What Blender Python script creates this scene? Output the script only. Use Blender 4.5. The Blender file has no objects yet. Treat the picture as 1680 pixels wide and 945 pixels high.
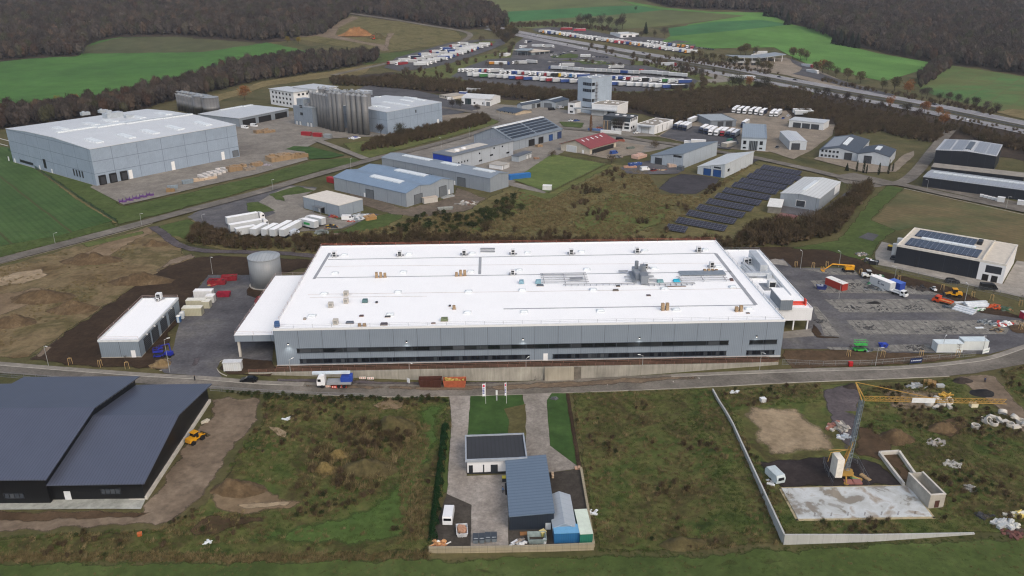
import bpy,bmesh,math,random
import numpy as np
from mathutils import Vector,Matrix
from mathutils.geometry import delaunay_2d_cdt
from mathutils import noise as mnoise
random.seed(7)
SC=bpy.context.scene
COL=SC.collection
R=math.radians
# ------------------------------------------------------------------ camera, sky, sun, exposure
W0,H0,FPX=1680.0,945.0,1303.0
PITCH,ROLL,YAW,CAMZ=R(21.71),R(-0.19),R(2.05),100.0
cp,sp=math.cos(PITCH),math.sin(PITCH)
r0,u0,f0=Vector((1,0,0)),Vector((0,sp,cp)),Vector((0,cp,-sp))
cr,sr=math.cos(ROLL),math.sin(ROLL)
r1,u1=cr*r0+sr*u0,-sr*r0+cr*u0
RZ=Matrix.Rotation(-YAW,3,'Z')
CR,CU,CF=RZ@r1,RZ@u1,RZ@f0
cam_d=bpy.data.cameras.new('camera')
cam=bpy.data.objects.new('camera',cam_d)
COL.objects.link(cam)
cam.matrix_world=Matrix(((CR.x,CU.x,-CF.x,0),(CR.y,CU.y,-CF.y,0),(CR.z,CU.z,-CF.z,CAMZ),(0,0,0,1)))
cam_d.sensor_width=36.0
cam_d.lens=FPX/W0*36.0
cam_d.clip_start,cam_d.clip_end=1.0,9000.0
SC.camera=cam
SUN_EL,SUN_AZ=R(42),R(-35)          # soft overcast light, from behind and left of the camera
wd=bpy.data.worlds.new('World')
SC.world=wd
wd.use_nodes=True
nt=wd.node_tree
sky=nt.nodes.new('ShaderNodeTexSky')
sky.sky_type='NISHITA'
sky.sun_disc=False
sky.sun_elevation=SUN_EL
sky.sun_rotation=math.pi+SUN_AZ
sky.air_density,sky.dust_density,sky.ozone_density=1.0,6.0,1.0
nt.links.new(sky.outputs[0],nt.nodes['Background'].inputs[0])
nt.nodes['Background'].inputs[1].default_value=0.13
sl=bpy.data.lights.new('sun','SUN')
sl.energy,sl.angle,sl.color=0.75,R(30),(1.0,0.985,0.965)
sun=bpy.data.objects.new('sun',sl)
COL.objects.link(sun)
sdir=Vector((math.sin(SUN_AZ)*math.cos(SUN_EL),-math.cos(SUN_AZ)*math.cos(SUN_EL),math.sin(SUN_EL)))
sun.rotation_euler=sdir.to_track_quat('Z','Y').to_euler()
sun.location=(0,0,300)
SC.view_settings.view_transform='Standard'
SC.view_settings.look='None'
SC.view_settings.exposure=0.27
SC.view_settings.gamma=1.0
SC.render.engine='CYCLES'
SC.cycles.max_bounces=4
SC.cycles.diffuse_bounces=2
SC.cycles.transparent_max_bounces=12
SC.cycles.use_denoising=True
SC.cycles.denoising_prefilter='NONE'
SC.cycles.use_adaptive_sampling=False
SC.cycles.pixel_filter_type='BLACKMAN_HARRIS'
SC.cycles.filter_width=1.2

# ------------------------------------------------------------------ photograph pixel -> place on the ground
def ray(px,py):
    return(CF+CR*((px-W0/2)/FPX)-CU*((py-H0/2)/FPX))
def GP(px,py,z):
    d=ray(px,py);t=(z-CAMZ)/d.z
    return Vector((d.x*t,d.y*t,z))
WALL_Y=0.5*(GP(447,609,0).y+GP(1308,597,0).y)
def dip(x):
    """how far the road and plots lie below the factory platform"""
    if x<-82 or x>104:return 0.0
    return 1.95*(1-math.cos(2*math.pi*(x+82)/186.0))
def hill(x,y):
    t=min(1.0,max(0.0,(y-650.0)/1100.0))
    return 75.0*t*t*(3-2*t)
def zt(x,y):
    if x>40 and y<176:                       # the crane plot is nearly level
        p=min(1.0,(x-40)/14)*min(1.0,(176-y)/10);p=p*p*(3-2*p)
        far=max(0.0,min(1.0,(140-x)/30));return-(dip(x)*(1-p)+1.3*far*p)
    if-65.5<x<78.0:return-dip(x)if y<WALL_Y else hill(x,y)
    if y>WALL_Y+8:return hill(x,y)
    t=min(1.0,(WALL_Y+8-y)/10.0)
    return-dip(x)*t*t*(3-2*t)
def G(px,py,up=0.0):
    """point of the terrain (raised by up) seen at a photograph pixel"""
    d=ray(px,py).normalized()
    t,st=90.0,4.0
    if d.z>-0.001:t=1e4
    prev=t
    while t<6000:
        if CAMZ+d.z*t<=zt(d.x*t,d.y*t)+up:break
        prev=t;t+=max(2.0,t*0.012)
    a,b=prev,t
    for _ in range(26):
        m=(a+b)/2
        if CAMZ+d.z*m<=zt(d.x*m,d.y*m)+up:b=m
        else:a=m
    return Vector((d.x*b,d.y*b,zt(d.x*b,d.y*b)+up))
def PX(p):
    q=Vector(p)-Vector((0,0,CAMZ));z=q.dot(CF)
    return W0/2+FPX*q.dot(CR)/z,H0/2-FPX*q.dot(CU)/z
def hfrom(base,top,ground=None):
    """height of a vertical edge whose foot and head are seen at two pixels"""
    p=G(*base)if ground is None else GP(base[0],base[1],ground)
    lo,hi=0.0,80.0
    for _ in range(40):
        m=(lo+hi)/2
        if PX(p+Vector((0,0,m)))[1]>top[1]:lo=m
        else:hi=m
    return lo

# ------------------------------------------------------------------ materials
def lin(v):return v/12.92 if v<=0.04045 else((v+0.055)/1.055)**2.4
def C(h,k=1.0):
    h=h.lstrip('#')
    return tuple(min(1.0,lin(int(h[i:i+2],16)/255)*k)for i in(0,2,4))+(1.0,)
MC={}
def _new(name):
    m=bpy.data.materials.new(name);m.use_nodes=True
    n=m.node_tree.nodes;b=n['Principled BSDF']
    return m,m.node_tree,n,m.node_tree.links,b
def N(nt,t,**kw):
    n=nt.nodes.new(t)
    for k,v in kw.items():setattr(n,k,v)
    return n
def math_(nt,op,a,b=None,clamp=False):
    n=N(nt,'ShaderNodeMath',operation=op);n.use_clamp=clamp
    for i,v in enumerate((a,b)):
        if v is None:continue
        if isinstance(v,(int,float)):n.inputs[i].default_value=v
        else:nt.links.new(v,n.inputs[i])
    return n.outputs[0]
def mixc(nt,f,a,b,mode='MIX'):
    n=N(nt,'ShaderNodeMix',data_type='RGBA',blend_type=mode)
    for s,v in((n.inputs[0],f),(n.inputs[6],a),(n.inputs[7],b)):
        if isinstance(v,(int,float)):s.default_value=v
        elif isinstance(v,tuple):s.default_value=v
        else:nt.links.new(v,s)
    return n.outputs[2]
def noise_(nt,vec,scale,detail=4,rough=0.6,dist=0.0):
    n=N(nt,'ShaderNodeTexNoise');n.inputs['Scale'].default_value=scale
    n.inputs['Detail'].default_value=detail;n.inputs['Roughness'].default_value=rough
    n.inputs['Distortion'].default_value=dist
    nt.links.new(vec,n.inputs['Vector']);return n.outputs['Fac']
def ramp(nt,f,stops):
    n=N(nt,'ShaderNodeValToRGB');e=n.color_ramp.elements
    while len(e)<len(stops):e.new(0.5)
    for el,(p,c)in zip(e,stops):el.position=p;el.color=c
    nt.links.new(f,n.inputs[0]);return n.outputs[0]
def paint(h,rough=0.6,metal=0.0,var=0.10,scale=0.6,k=1.0,spec=0.4):
    """plain surface colour with a little uneven wear"""
    key=('p',h,rough,metal,var,scale,k)
    if key in MC:return MC[key]
    m,nt,n,l,b=_new('paint_'+h.strip('#'))
    g=N(nt,'ShaderNodeTexCoord')
    f=noise_(nt,g.outputs['Object'],scale,5,0.65)
    c=C(h,k)
    lo=tuple(x*(1-var*1.6)for x in c[:3])+(1,);hi=tuple(min(1,x*(1+var))for x in c[:3])+(1,)
    l.new(ramp(nt,f,[(0.3,lo),(0.7,hi)]),b.inputs['Base Color'])
    b.inputs['Roughness'].default_value=rough;b.inputs['Metallic'].default_value=metal
    b.inputs['Specular IOR Level'].default_value=spec
    MC[key]=m;return m
def clad(h,su=5.0,sv=0.0,seam='#30353a',w=0.12,rib=1.0,rough=0.45,var=0.06,k=0.87,streak=0.10,off=0.0,amt=0.8):
    """cladding: panel seams every su (along) and sv (up) metres, fine ribs, faint rain streaks"""
    key=('c',h,su,sv,seam,w,rib,rough,k,off,amt,streak)
    if key in MC:return MC[key]
    m,nt,n,l,b=_new('cladding_'+h.strip('#'))
    uv=N(nt,'ShaderNodeTexCoord');s=N(nt,'ShaderNodeSeparateXYZ');l.new(uv.outputs['UV'],s.inputs[0])
    def lines(o,per,wid,of=0.0):
        q=math_(nt,'FRACT',math_(nt,'DIVIDE',math_(nt,'ADD',o,of),per))
        return math_(nt,'LESS_THAN',q,wid/per)
    base=C(h,k)
    mp=N(nt,'ShaderNodeMapping');mp.inputs['Scale'].default_value=(1.2,0.12,1);l.new(uv.outputs['UV'],mp.inputs[0])
    f1=noise_(nt,mp.outputs[0],1.0,6,0.7)
    f2=noise_(nt,uv.outputs['UV'],0.15,3)
    f=math_(nt,'ADD',math_(nt,'MULTIPLY',f1,0.5),math_(nt,'MULTIPLY',f2,0.5))
    v=var+streak
    col=ramp(nt,f,[(0.3,tuple(x*(1-v)for x in base[:3])+(1,)),(0.7,tuple(min(1,x*(1+v*0.6))for x in base[:3])+(1,))])
    if rib:
        rb=lines(s.outputs[0],rib,rib*0.3)
        col=mixc(nt,math_(nt,'MULTIPLY',rb,0.14),col,(0,0,0,1))
    msk=None
    if su:msk=lines(s.outputs[0],su,w,off)
    if sv:
        q=lines(s.outputs[1],sv,w)
        msk=q if msk is None else math_(nt,'MAXIMUM',msk,q)
    if msk is not None:col=mixc(nt,math_(nt,'MULTIPLY',msk,amt),col,C(seam))
    l.new(col,b.inputs['Base Color'])
    b.inputs['Roughness'].default_value=rough;b.inputs['Specular IOR Level'].default_value=0.35
    MC[key]=m;return m
def glass(tint='#10151c',su=1.2,sv=0.0,frame='#1a1e24',w=0.12):
    key=('g',tint,su,sv,frame,w)
    if key in MC:return MC[key]
    m,nt,n,l,b=_new('window_glass')
    uv=N(nt,'ShaderNodeTexCoord');s=N(nt,'ShaderNodeSeparateXYZ');l.new(uv.outputs['UV'],s.inputs[0])
    q=math_(nt,'LESS_THAN',math_(nt,'FRACT',math_(nt,'DIVIDE',s.outputs[0],su)),w/su)
    wn=N(nt,'ShaderNodeTexWhiteNoise',noise_dimensions='1D');l.new(math_(nt,'FLOOR',math_(nt,'DIVIDE',s.outputs[0],su)),wn.inputs['W'])
    c0=mixc(nt,math_(nt,'POWER',wn.outputs[0],3.0),C(tint),C('#4b5056'))
    l.new(mixc(nt,q,c0,C(frame)),b.inputs['Base Color'])
    b.inputs['Roughness'].default_value=0.12
    MC[key]=m;return m
def ground(name,cols,scale=0.05,fine=0.9,fine_amt=0.35,rough=0.95,soft=False,tracks=None,bump=0.0,speck=None):
    """ground colours mixed at several sizes; soft: ragged edge where the vertex layer 'fade' falls to 0;
    tracks: (angle, spacing, colour, amount, width) worked lines such as drill rows and wheel marks"""
    key=('gr',name)
    if key in MC:return MC[key]
    m,nt,n,l,b=_new(name)
    geo=N(nt,'ShaderNodeNewGeometry');P=geo.outputs['Position']
    f1=noise_(nt,P,scale,6,0.62,0.6)
    st=[(0.28+0.44*i/max(1,len(cols)-1),C(c,0.84))for i,c in enumerate(cols)]
    col=ramp(nt,f1,st)
    f2=noise_(nt,P,fine,5,0.7)
    col=mixc(nt,fine_amt,col,ramp(nt,f2,[(0.25,(0.12,0.12,0.12,1)),(0.75,(0.98,0.98,0.98,1))]),'OVERLAY')
    f3=noise_(nt,P,scale*3.7,3,0.6)
    col=mixc(nt,0.22,col,ramp(nt,f3,[(0.35,(0.2,0.2,0.2,1)),(0.65,(0.8,0.8,0.8,1))]),'OVERLAY')
    if tracks:
        for ang,spc,tc,amt,wd_ in tracks:
            mp=N(nt,'ShaderNodeMapping');mp.inputs['Rotation'].default_value=(0,0,ang);l.new(P,mp.inputs[0])
            s=N(nt,'ShaderNodeSeparateXYZ');l.new(mp.outputs[0],s.inputs[0])
            wob=math_(nt,'MULTIPLY',noise_(nt,P,0.03,2),spc*0.12)
            q=math_(nt,'FRACT',math_(nt,'DIVIDE',math_(nt,'ADD',s.outputs[0],wob),spc))
            q=math_(nt,'LESS_THAN',math_(nt,'ABSOLUTE',math_(nt,'SUBTRACT',q,0.5)),wd_/spc/2)
            q=math_(nt,'MULTIPLY',q,math_(nt,'MULTIPLY',ramp(nt,f2,[(0.3,(0.4,0.4,0.4,1)),(0.6,(1,1,1,1))]),amt))
            col=mixc(nt,q,col,C(tc))
    if speck:
        vo=N(nt,'ShaderNodeTexVoronoi');vo.inputs['Scale'].default_value=speck[0];l.new(P,vo.inputs['Vector'])
        q=math_(nt,'LESS_THAN',vo.outputs['Distance'],speck[1])
        col=mixc(nt,math_(nt,'MULTIPLY',q,0.8),col,C(speck[2]))
    l.new(col,b.inputs['Base Color'])
    b.inputs['Roughness'].default_value=rough;b.inputs['Specular IOR Level'].default_value=0.15
    if bump:
        bp=N(nt,'ShaderNodeBump');bp.inputs['Strength'].default_value=0.6;bp.inputs['Distance'].default_value=bump
        l.new(noise_(nt,P,0.5,6,0.7),bp.inputs['Height']);l.new(bp.outputs[0],b.inputs['Normal'])
    if soft:
        at=N(nt,'ShaderNodeAttribute',attribute_name='fade')
        nz=noise_(nt,P,0.35,6,0.75)
        a=math_(nt,'MULTIPLY',math_(nt,'SUBTRACT',math_(nt,'ADD',math_(nt,'MULTIPLY',at.outputs['Fac'],1.1),nz),0.85),3.0,True)
        tr=N(nt,'ShaderNodeBsdfTransparent');mx=N(nt,'ShaderNodeMixShader')
        l.new(a,mx.inputs[0]);l.new(tr.outputs[0],mx.inputs[1]);l.new(b.outputs[0],mx.inputs[2])
        l.new(mx.outputs[0],n['Material Output'].inputs['Surface'])
    MC[key]=m;return m

# ------------------------------------------------------------------ mesh builder
class MB:
    def __init__(s):s.v=[];s.f=[];s.m=[]
    def face(s,pts,mi=0):
        i=len(s.v);s.v+=[tuple(p)for p in pts];s.f.append(tuple(range(i,i+len(pts))));s.m.append(mi);return s
    def box(s,x0,x1,y0,y1,z0,z1,mi=0,rz=0.0,c=None,M=None):
        P=[Vector((x,y,z))for z in(z0,z1)for x,y in((x0,y0),(x1,y0),(x1,y1),(x0,y1))]
        if rz:
            c=Vector(c)if c else Vector(((x0+x1)/2,(y0+y1)/2,0));rm=Matrix.Rotation(rz,3,'Z')
            P=[rm@(p-c)+c for p in P]
        if M is not None:P=[M@p for p in P]
        return s.hexa(P,mi)
    def hexa(s,P,mi=0):
        i=len(s.v);s.v+=[tuple(p)for p in P]
        for q in((3,2,1,0),(4,5,6,7),(0,1,5,4),(1,2,6,5),(2,3,7,6),(3,0,4,7)):
            s.f.append(tuple(i+k for k in q));s.m.append(mi)
        return s
    def prism(s,poly,z0,z1,mi=0,mtop=None):
        n=len(poly);i=len(s.v)
        s.v+=[(p[0],p[1],z0)for p in poly]+[(p[0],p[1],z1)for p in poly]
        s.f.append(tuple(range(i+n-1,i-1,-1)));s.m.append(mi)
        s.f.append(tuple(range(i+n,i+2*n)));s.m.append(mi if mtop is None else mtop)
        for k in range(n):
            j=(k+1)%n;s.f.append((i+k,i+j,i+n+j,i+n+k));s.m.append(mi)
        return s
    def prof(s,poly,x0,x1,mi=0):
        """profile in y,z swept along x"""
        n=len(poly);i=len(s.v)
        s.v+=[(x0,p[0],p[1])for p in poly]+[(x1,p[0],p[1])for p in poly]
        s.f.append(tuple(range(i+n-1,i-1,-1)));s.m.append(mi)
        s.f.append(tuple(range(i+n,i+2*n)));s.m.append(mi)
        for k in range(n):
            j=(k+1)%n;s.f.append((i+k,i+j,i+n+j,i+n+k));s.m.append(mi)
        return s
    def profy(s,poly,y0,y1,mi=0):
        n=len(poly);i=len(s.v)
        s.v+=[(p[0],y0,p[1])for p in poly]+[(p[0],y1,p[1])for p in poly]
        s.f.append(tuple(range(i,i+n)));s.m.append(mi)
        s.f.append(tuple(range(i+2*n-1,i+n-1,-1)));s.m.append(mi)
        for k in range(n):
            j=(k+1)%n;s.f.append((i+j,i+k,i+n+k,i+n+j));s.m.append(mi)
        return s
    def tube(s,a,b,r,n=6,r2=None,mi=0):
        a,b=Vector(a),Vector(b);d=b-a
        if d.length<1e-6:return s
        q=d.to_track_quat('Z','Y');r2=r if r2 is None else r2;i=len(s.v)
        for P,rr in((a,r),(b,r2)):
            for k in range(n):
                t=2*math.pi*k/n;s.v.append(tuple(P+q@Vector((rr*math.cos(t),rr*math.sin(t),0))))
        s.f.append(tuple(range(i+n-1,i-1,-1)));s.m.append(mi);s.f.append(tuple(range(i+n,i+2*n)));s.m.append(mi)
        for k in range(n):
            j=(k+1)%n;s.f.append((i+k,i+j,i+n+j,i+n+k));s.m.append(mi)
        return s
    def cyl(s,x,y,z0,z1,r,n=16,mi=0,r2=None):return s.tube((x,y,z0),(x,y,z1),r,n,r2,mi)
    def wheel(s,x,y,r,w,mi=0):return s.tube((x,y-w/2,r),(x,y+w/2,r),r,12,None,mi)
    def blob(s,c,rx,ry,rz_,seed=0,n=8,m=5,rough=0.25,mi=0):
        i=len(s.v);rn=random.Random(seed)
        for a in range(m+1):
            th=math.pi*a/m
            for k in range(n):
                t=2*math.pi*k/n;q=1+rn.uniform(-rough,rough)
                s.v.append((c[0]+rx*q*math.sin(th)*math.cos(t),c[1]+ry*q*math.sin(th)*math.sin(t),c[2]+rz_*q*math.cos(th)))
        for a in range(m):
            for k in range(n):
                j=(k+1)%n;s.f.append((i+a*n+k,i+(a+1)*n+k,i+(a+1)*n+j,i+a*n+j));s.m.append(mi)
        return s
    def mesh(s,name,mats,smooth=False):
        me=bpy.data.meshes.new(name);me.from_pydata(s.v,[],s.f)
        for mt in(mats if isinstance(mats,(list,tuple))else[mats]):me.materials.append(mt)
        me.polygons.foreach_set('material_index',s.m)
        if smooth:me.polygons.foreach_set('use_smooth',[True]*len(s.f))
        me.update()
        uvl=me.uv_layers.new(name='UVMap');co=[]
        for p in me.polygons:
            nn=p.normal
            if abs(nn.z)>0.6:
                for vi in p.vertices:q=me.vertices[vi].co;co+=[q.x,q.y]
            else:
                t=Vector((-nn.y,nn.x,0)).normalized()if(abs(nn.x)+abs(nn.y))>1e-6 else Vector((1,0,0))
                for vi in p.vertices:q=me.vertices[vi].co;co+=[q.dot(t),q.z]
        uvl.data.foreach_set('uv',co)
        return me
    def obj(s,name,mats,parent=None,smooth=False):
        o=bpy.data.objects.new(name,s.mesh(name,mats,smooth));COL.objects.link(o)
        if parent:o.parent=parent
        return o
def tag(o,label=None,cat=None,group=None,kind=None):
    if label:o['label']=label
    if cat:o['category']=cat
    if group:o['group']=group
    if kind:o['kind']=kind
    return o
def thing(name,label,cat,loc=(0,0,0),rz=0.0,group=None):
    o=bpy.data.objects.new(name,None);o.empty_display_size=0.3
    COL.objects.link(o);o.location=loc;o.rotation_euler=(0,0,rz)
    return tag(o,label,cat,group)
def copy_tree(o,parent=None):
    c=o.copy();COL.objects.link(c)
    if parent:c.parent=parent
    for ch in list(o.children):copy_tree(ch,c)
    return c
def place(o,loc,rz,label,group=None,sc=None):
    o.location=loc;o.rotation_euler=(0,0,rz);o['label']=label
    if group:o['group']=group
    if sc:o.scale=(sc,sc,sc)
    return o
ORD=['','first','second','third','fourth','fifth','sixth','seventh','eighth','ninth','tenth','eleventh','twelfth',
       'thirteenth','fourteenth','fifteenth','sixteenth','seventeenth','eighteenth','nineteenth','twentieth']
ORD+=['twenty-'+o for o in ORD[1:10]]+['thirtieth']+['thirty-'+o for o in ORD[1:10]]
def azim(a,b):
    """heading about z of local +x, from pixel a to pixel b on the ground"""
    p,q=G(*a),G(*b);return math.atan2(q.y-p.y,q.x-p.x)

# ------------------------------------------------------------------ ground sheets
def inpoly(x,y,poly):
    c=False;j=len(poly)-1
    for i in range(len(poly)):
        xi,yi=poly[i][0],poly[i][1];xj,yj=poly[j][0],poly[j][1]
        if(yi>y)!=(yj>y)and x<(xj-xi)*(y-yi)/(yj-yi)+xi:c=not c
        j=i
    return c
def segdist(x,y,poly):
    d=1e9;n=len(poly)
    for i in range(n):
        ax,ay=poly[i][0],poly[i][1];bx,by=poly[(i+1)%n][0],poly[(i+1)%n][1]
        dx,dy=bx-ax,by-ay;L=dx*dx+dy*dy
        t=0 if L==0 else max(0,min(1,((x-ax)*dx+(y-ay)*dy)/L))
        d=min(d,math.hypot(x-ax-t*dx,y-ay-t*dy))
    return d
LIFT=0.04
SHEETS=[]
def sheet(name,poly,mat,layer,jit=0.0,soft=0.0,label=None,step=None,cat=None):
    """a ground sheet over world polygon poly, following the terrain, layer*LIFT above it"""
    xs=[p[0]for p in poly];ys=[p[1]for p in poly]
    diag=math.hypot(max(xs)-min(xs),max(ys)-min(ys));far=sum(ys)/len(ys)
    st=step or max(2.5,min(40.0,diag/14.0))
    est=min(st,max(1.2,far*0.008))if(jit or soft)else st
    B=[];n=len(poly)
    for i in range(n):
        a=poly[i];b=poly[(i+1)%n];L=math.hypot(b[0]-a[0],b[1]-a[1]);k=max(1,int(L/est))
        for q in range(k):
            t=q/k;x=a[0]+(b[0]-a[0])*t;y=a[1]+(b[1]-a[1])*t
            if jit:
                x+=jit*(mnoise.noise(Vector((x*0.25,y*0.25,3.1)))+0.6*mnoise.noise(Vector((x*0.9,y*0.9,7.7))))*1.4
                y+=jit*(mnoise.noise(Vector((x*0.25,y*0.25,13.1)))+0.6*mnoise.noise(Vector((x*0.9,y*0.9,17.7))))*1.4
            B.append((x,y))
    V=[Vector(p)for p in B];m=len(V)
    E=[(i,(i+1)%m)for i in range(m)]
    x0,x1,y0,y1=min(xs),max(xs),min(ys),max(ys)
    gx=x0+st*0.5
    while gx<x1:
        gy=y0+st*0.5
        while gy<y1:
            if inpoly(gx,gy,B)and segdist(gx,gy,B)>st*0.3:V.append(Vector((gx,gy)))
            gy+=st
        gx+=st
    if soft:
        for i in range(m):
            a=Vector(B[i-1]);b=Vector(B[(i+1)%m]);d=(b-a)
            if d.length<1e-5:continue
            nn=Vector((-d.y,d.x)).normalized()
            for sg in(1,-1):
                for kk in(0.45,1.0):
                    q=Vector(B[i])+nn*sg*soft*kk
                    if inpoly(q.x,q.y,B)and segdist(q.x,q.y,B)>soft*kk*0.6:V.append(q)
    vo,eo,fo,*_=delaunay_2d_cdt(V,E,[],1,1e-4)
    me=bpy.data.meshes.new(name)
    SHEETS.append(name);lf=(layer*LIFT+len(SHEETS)*0.00016)*(1.0 if far<400 else 3.0)
    me.from_pydata([(p.x,p.y,zt(p.x,p.y)+lf)for p in vo],[],[tuple(f)for f in fo])
    if soft:
        at=me.attributes.new('fade','FLOAT','POINT')
        at.data.foreach_set('value',[min(1.0,segdist(p.x,p.y,B)/soft)for p in vo])
    me.materials.append(mat)
    # faces up
    bm=bmesh.new();bm.from_mesh(me)
    for f in bm.faces:
        if f.normal.z<0:f.normal_flip()
    bm.to_mesh(me);bm.free()
    o=bpy.data.objects.new(name,me);COL.objects.link(o)
    return tag(o,label,cat or name.split('.')[0].replace('_',' '),None,'structure')
def area(name,px,mat,layer,jit=0.0,soft=0.0,label=None,step=None,cat=None):
    return sheet(name,[tuple(G(*p)[:2])for p in px],mat,layer,jit,soft,label,step,cat)
def smooth_line(P,k=6):
    """Catmull-Rom through world points"""
    out=[]
    for i in range(len(P)-1):
        p0,p1,p2,p3=P[max(0,i-1)],P[i],P[i+1],P[min(len(P)-1,i+2)]
        for q in range(k):
            t=q/k
            out.append(tuple(0.5*((2*p1[j])+(-p0[j]+p2[j])*t+(2*p0[j]-5*p1[j]+4*p2[j]-p3[j])*t*t+(-p0[j]+3*p1[j]-3*p2[j]+p3[j])*t**3)for j in(0,1)))
    out.append(tuple(P[-1][:2]));return out
def offset(P,d):
    out=[]
    for i in range(len(P)):
        a,b=P[max(0,i-1)],P[min(len(P)-1,i+1)];dx,dy=b[0]-a[0],b[1]-a[1];L=math.hypot(dx,dy)or 1
        out.append((P[i][0]-dy/L*d,P[i][1]+dx/L*d))
    return out
def strip(name,px,w,mat,layer,label=None,world=None,off=0.0,jit=0.0,soft=0.0,cat=None):
    P=world or smooth_line([tuple(G(*p)[:2])for p in px])
    return sheet(name,offset(P,off+w/2)[::-1]+offset(P,off-w/2),mat,layer,jit,soft,label,max(3.0,w*0.8)if len(P)<60 else max(6,w),cat),P
def kerb(name,P,mat,h=0.12,w=0.25,label=None):
    b=MB();A=offset(P,w/2);Bq=offset(P,-w/2)
    for i in range(len(P)-1):
        a,c,d,e=A[i],A[i+1],Bq[i+1],Bq[i]
        q=[(p[0],p[1],zt(*p)-0.05)for p in(e,d,c,a)]+[(p[0],p[1],zt(*p)+h)for p in(e,d,c,a)]
        b.hexa([q[0],q[1],q[2],q[3],q[4],q[5],q[6],q[7]])
    o=b.obj(name,mat);return tag(o,label,'kerb',None,'structure')
# ------------------------------------------------------------------ building kit
class Bld:
    """a building from three roof corners seen in the photograph: A, B ends of the near eave, C any point of the far eave;
    its height from a foot seen below A or B"""
    def __init__(s,name,label,cat,A,B,C,base=None,at='B',h=None,rise=None,baseA=None,baseB=None,prof=None,axis='u',
                 wall=None,roof=None,over=0.25,th=0.22,coping=None,parent=None,group=None,gz=None,foot=None,plinth=None):
        hb=None
        if baseA and baseB:
            h=hfrom(baseA,A);hb=hfrom(baseB,B);rise=hb-h
        elif h is None:h=hfrom(base,A if at=='A' else B)
        a=G(A[0],A[1],h);b=G(B[0],B[1],hb if hb else h);c=G(C[0],C[1],h)
        g0=a.z-h if gz is None else gz
        ux=Vector((b.x-a.x,b.y-a.y,0));s.L=ux.length;ux.normalize();uy=Vector((-ux.y,ux.x,0))
        s.D=(c-a).dot(uy);s.h=h;s.rise=rise or 0.0;s.axis=axis
        if s.D<0.5:raise ValueError(name+' depth %.1f'%s.D)
        s.o=Vector((a.x,a.y,g0));s.rz=math.atan2(ux.y,ux.x);s.ux,s.uy=ux,uy
        s.root=thing(name,label,cat,s.o,s.rz,group)
        if parent is not None:
            s.root.parent=parent.root
            s.root.matrix_parent_inverse=(Matrix.Translation(parent.o)@Matrix.Rotation(parent.rz,4,'Z')).inverted()
            for k in('category','label','group'):
                if k in s.root.keys():del s.root[k]
        if prof is None:
            prof=[(0,0),(1,0)]if rise is None else([(0,0),(1,s.rise)]if hb else[(0,0),(0.5,s.rise),(1,0)])
        s.prof=prof;s.over=over
        span=s.D if axis=='u' else s.L;ln=s.L if axis=='u' else s.D
        lo=-0.6
        w=[(0,lo),(span,lo)]+[(t*span,h+z)for t,z in reversed(prof)]
        b_=MB();wm=wall
        (b_.prof if axis=='u' else b_.profy)(w,0,ln)
        s.wall=b_.obj('wall',wm,s.root)
        e=MB();up=[(t*span,h+z)for t,z in prof]
        d0=(up[1][1]-up[0][1])/max(1e-6,up[1][0]-up[0][0]);d1=(up[-1][1]-up[-2][1])/max(1e-6,up[-1][0]-up[-2][0])
        up[0]=(up[0][0]-over,up[0][1]-over*d0);up[-1]=(up[-1][0]+over,up[-1][1]+over*d1)
        for(p,q)in zip(up,up[1:]):
            sec=[(p[0],p[1]+0.01),(q[0],q[1]+0.01),(q[0],q[1]+th),(p[0],p[1]+th)]
            (e.prof if axis=='u' else e.profy)(sec,-over,ln+over)
        s.th=th
        s.roof=e.obj('roof',roof,s.root)
        if coping:
            k=MB();x0,x1,y0,y1=-over-0.05,s.L+over+0.05,-over-0.05,s.D+over+0.05;z0,z1=h-0.25,h+th+0.28;w_=0.35
            k.box(x0,x1,y0,y0+w_,z0,z1);k.box(x0,x1,y1-w_,y1,z0,z1)
            k.box(x0,x0+w_,y0+w_,y1-w_,z0,z1);k.box(x1-w_,x1,y0+w_,y1-w_,z0,z1)
            k.obj('parapet',coping,s.root)
        if plinth:
            k=MB();k.box(-0.05,s.L+0.05,-0.05,s.D+0.05,lo,0.35);k.obj('plinth',plinth,s.root)
    def loc(s,p):
        q=Vector(p)-s.o;return Vector((q.dot(s.ux),q.dot(s.uy),q.z))
    def world(s,x,y,z):return s.o+s.ux*x+s.uy*y+Vector((0,0,z))
    def ztop(s,x,y):
        t=(y/s.D)if s.axis=='u' else(x/s.L);t=min(1,max(0,t))
        for(a,za),(b,zb)in zip(s.prof,s.prof[1:]):
            if t<=b+1e-9:return s.h+s.th+za+(zb-za)*(t-a)/max(1e-6,b-a)
        return s.h+s.th
    def rxy(s,px,py):
        z=s.o.z+s.h+s.th
        for _ in range(12):
            p=s.loc(GP(px,py,z));z=s.o.z+s.ztop(p.x,p.y)
        return p.x,p.y
    def fuv(s,face,px,py):
        d=ray(px,py);o=Vector((0,0,CAMZ))
        n,p0={'f':(s.uy,s.world(0,0,0)),'b':(s.uy,s.world(0,s.D,0)),'l':(s.ux,s.o),'r':(s.ux,s.world(s.L,0,0))}[face]
        t=(p0-o).dot(n)/d.dot(n);q=s.loc(o+d*t)
        return(q.x if face in 'fb' else q.y),q.z
    def fbox(s,b,face,u0,u1,z0,z1,p0=-0.02,p1=0.06,mi=0):
        if face=='f':b.box(u0,u1,-p1,-p0,z0,z1,mi)
        elif face=='b':b.box(u0,u1,s.D+p0,s.D+p1,z0,z1,mi)
        elif face=='l':b.box(-p1,-p0,u0,u1,z0,z1,mi)
        else:b.box(s.L+p0,s.L+p1,u0,u1,z0,z1,mi)
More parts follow.
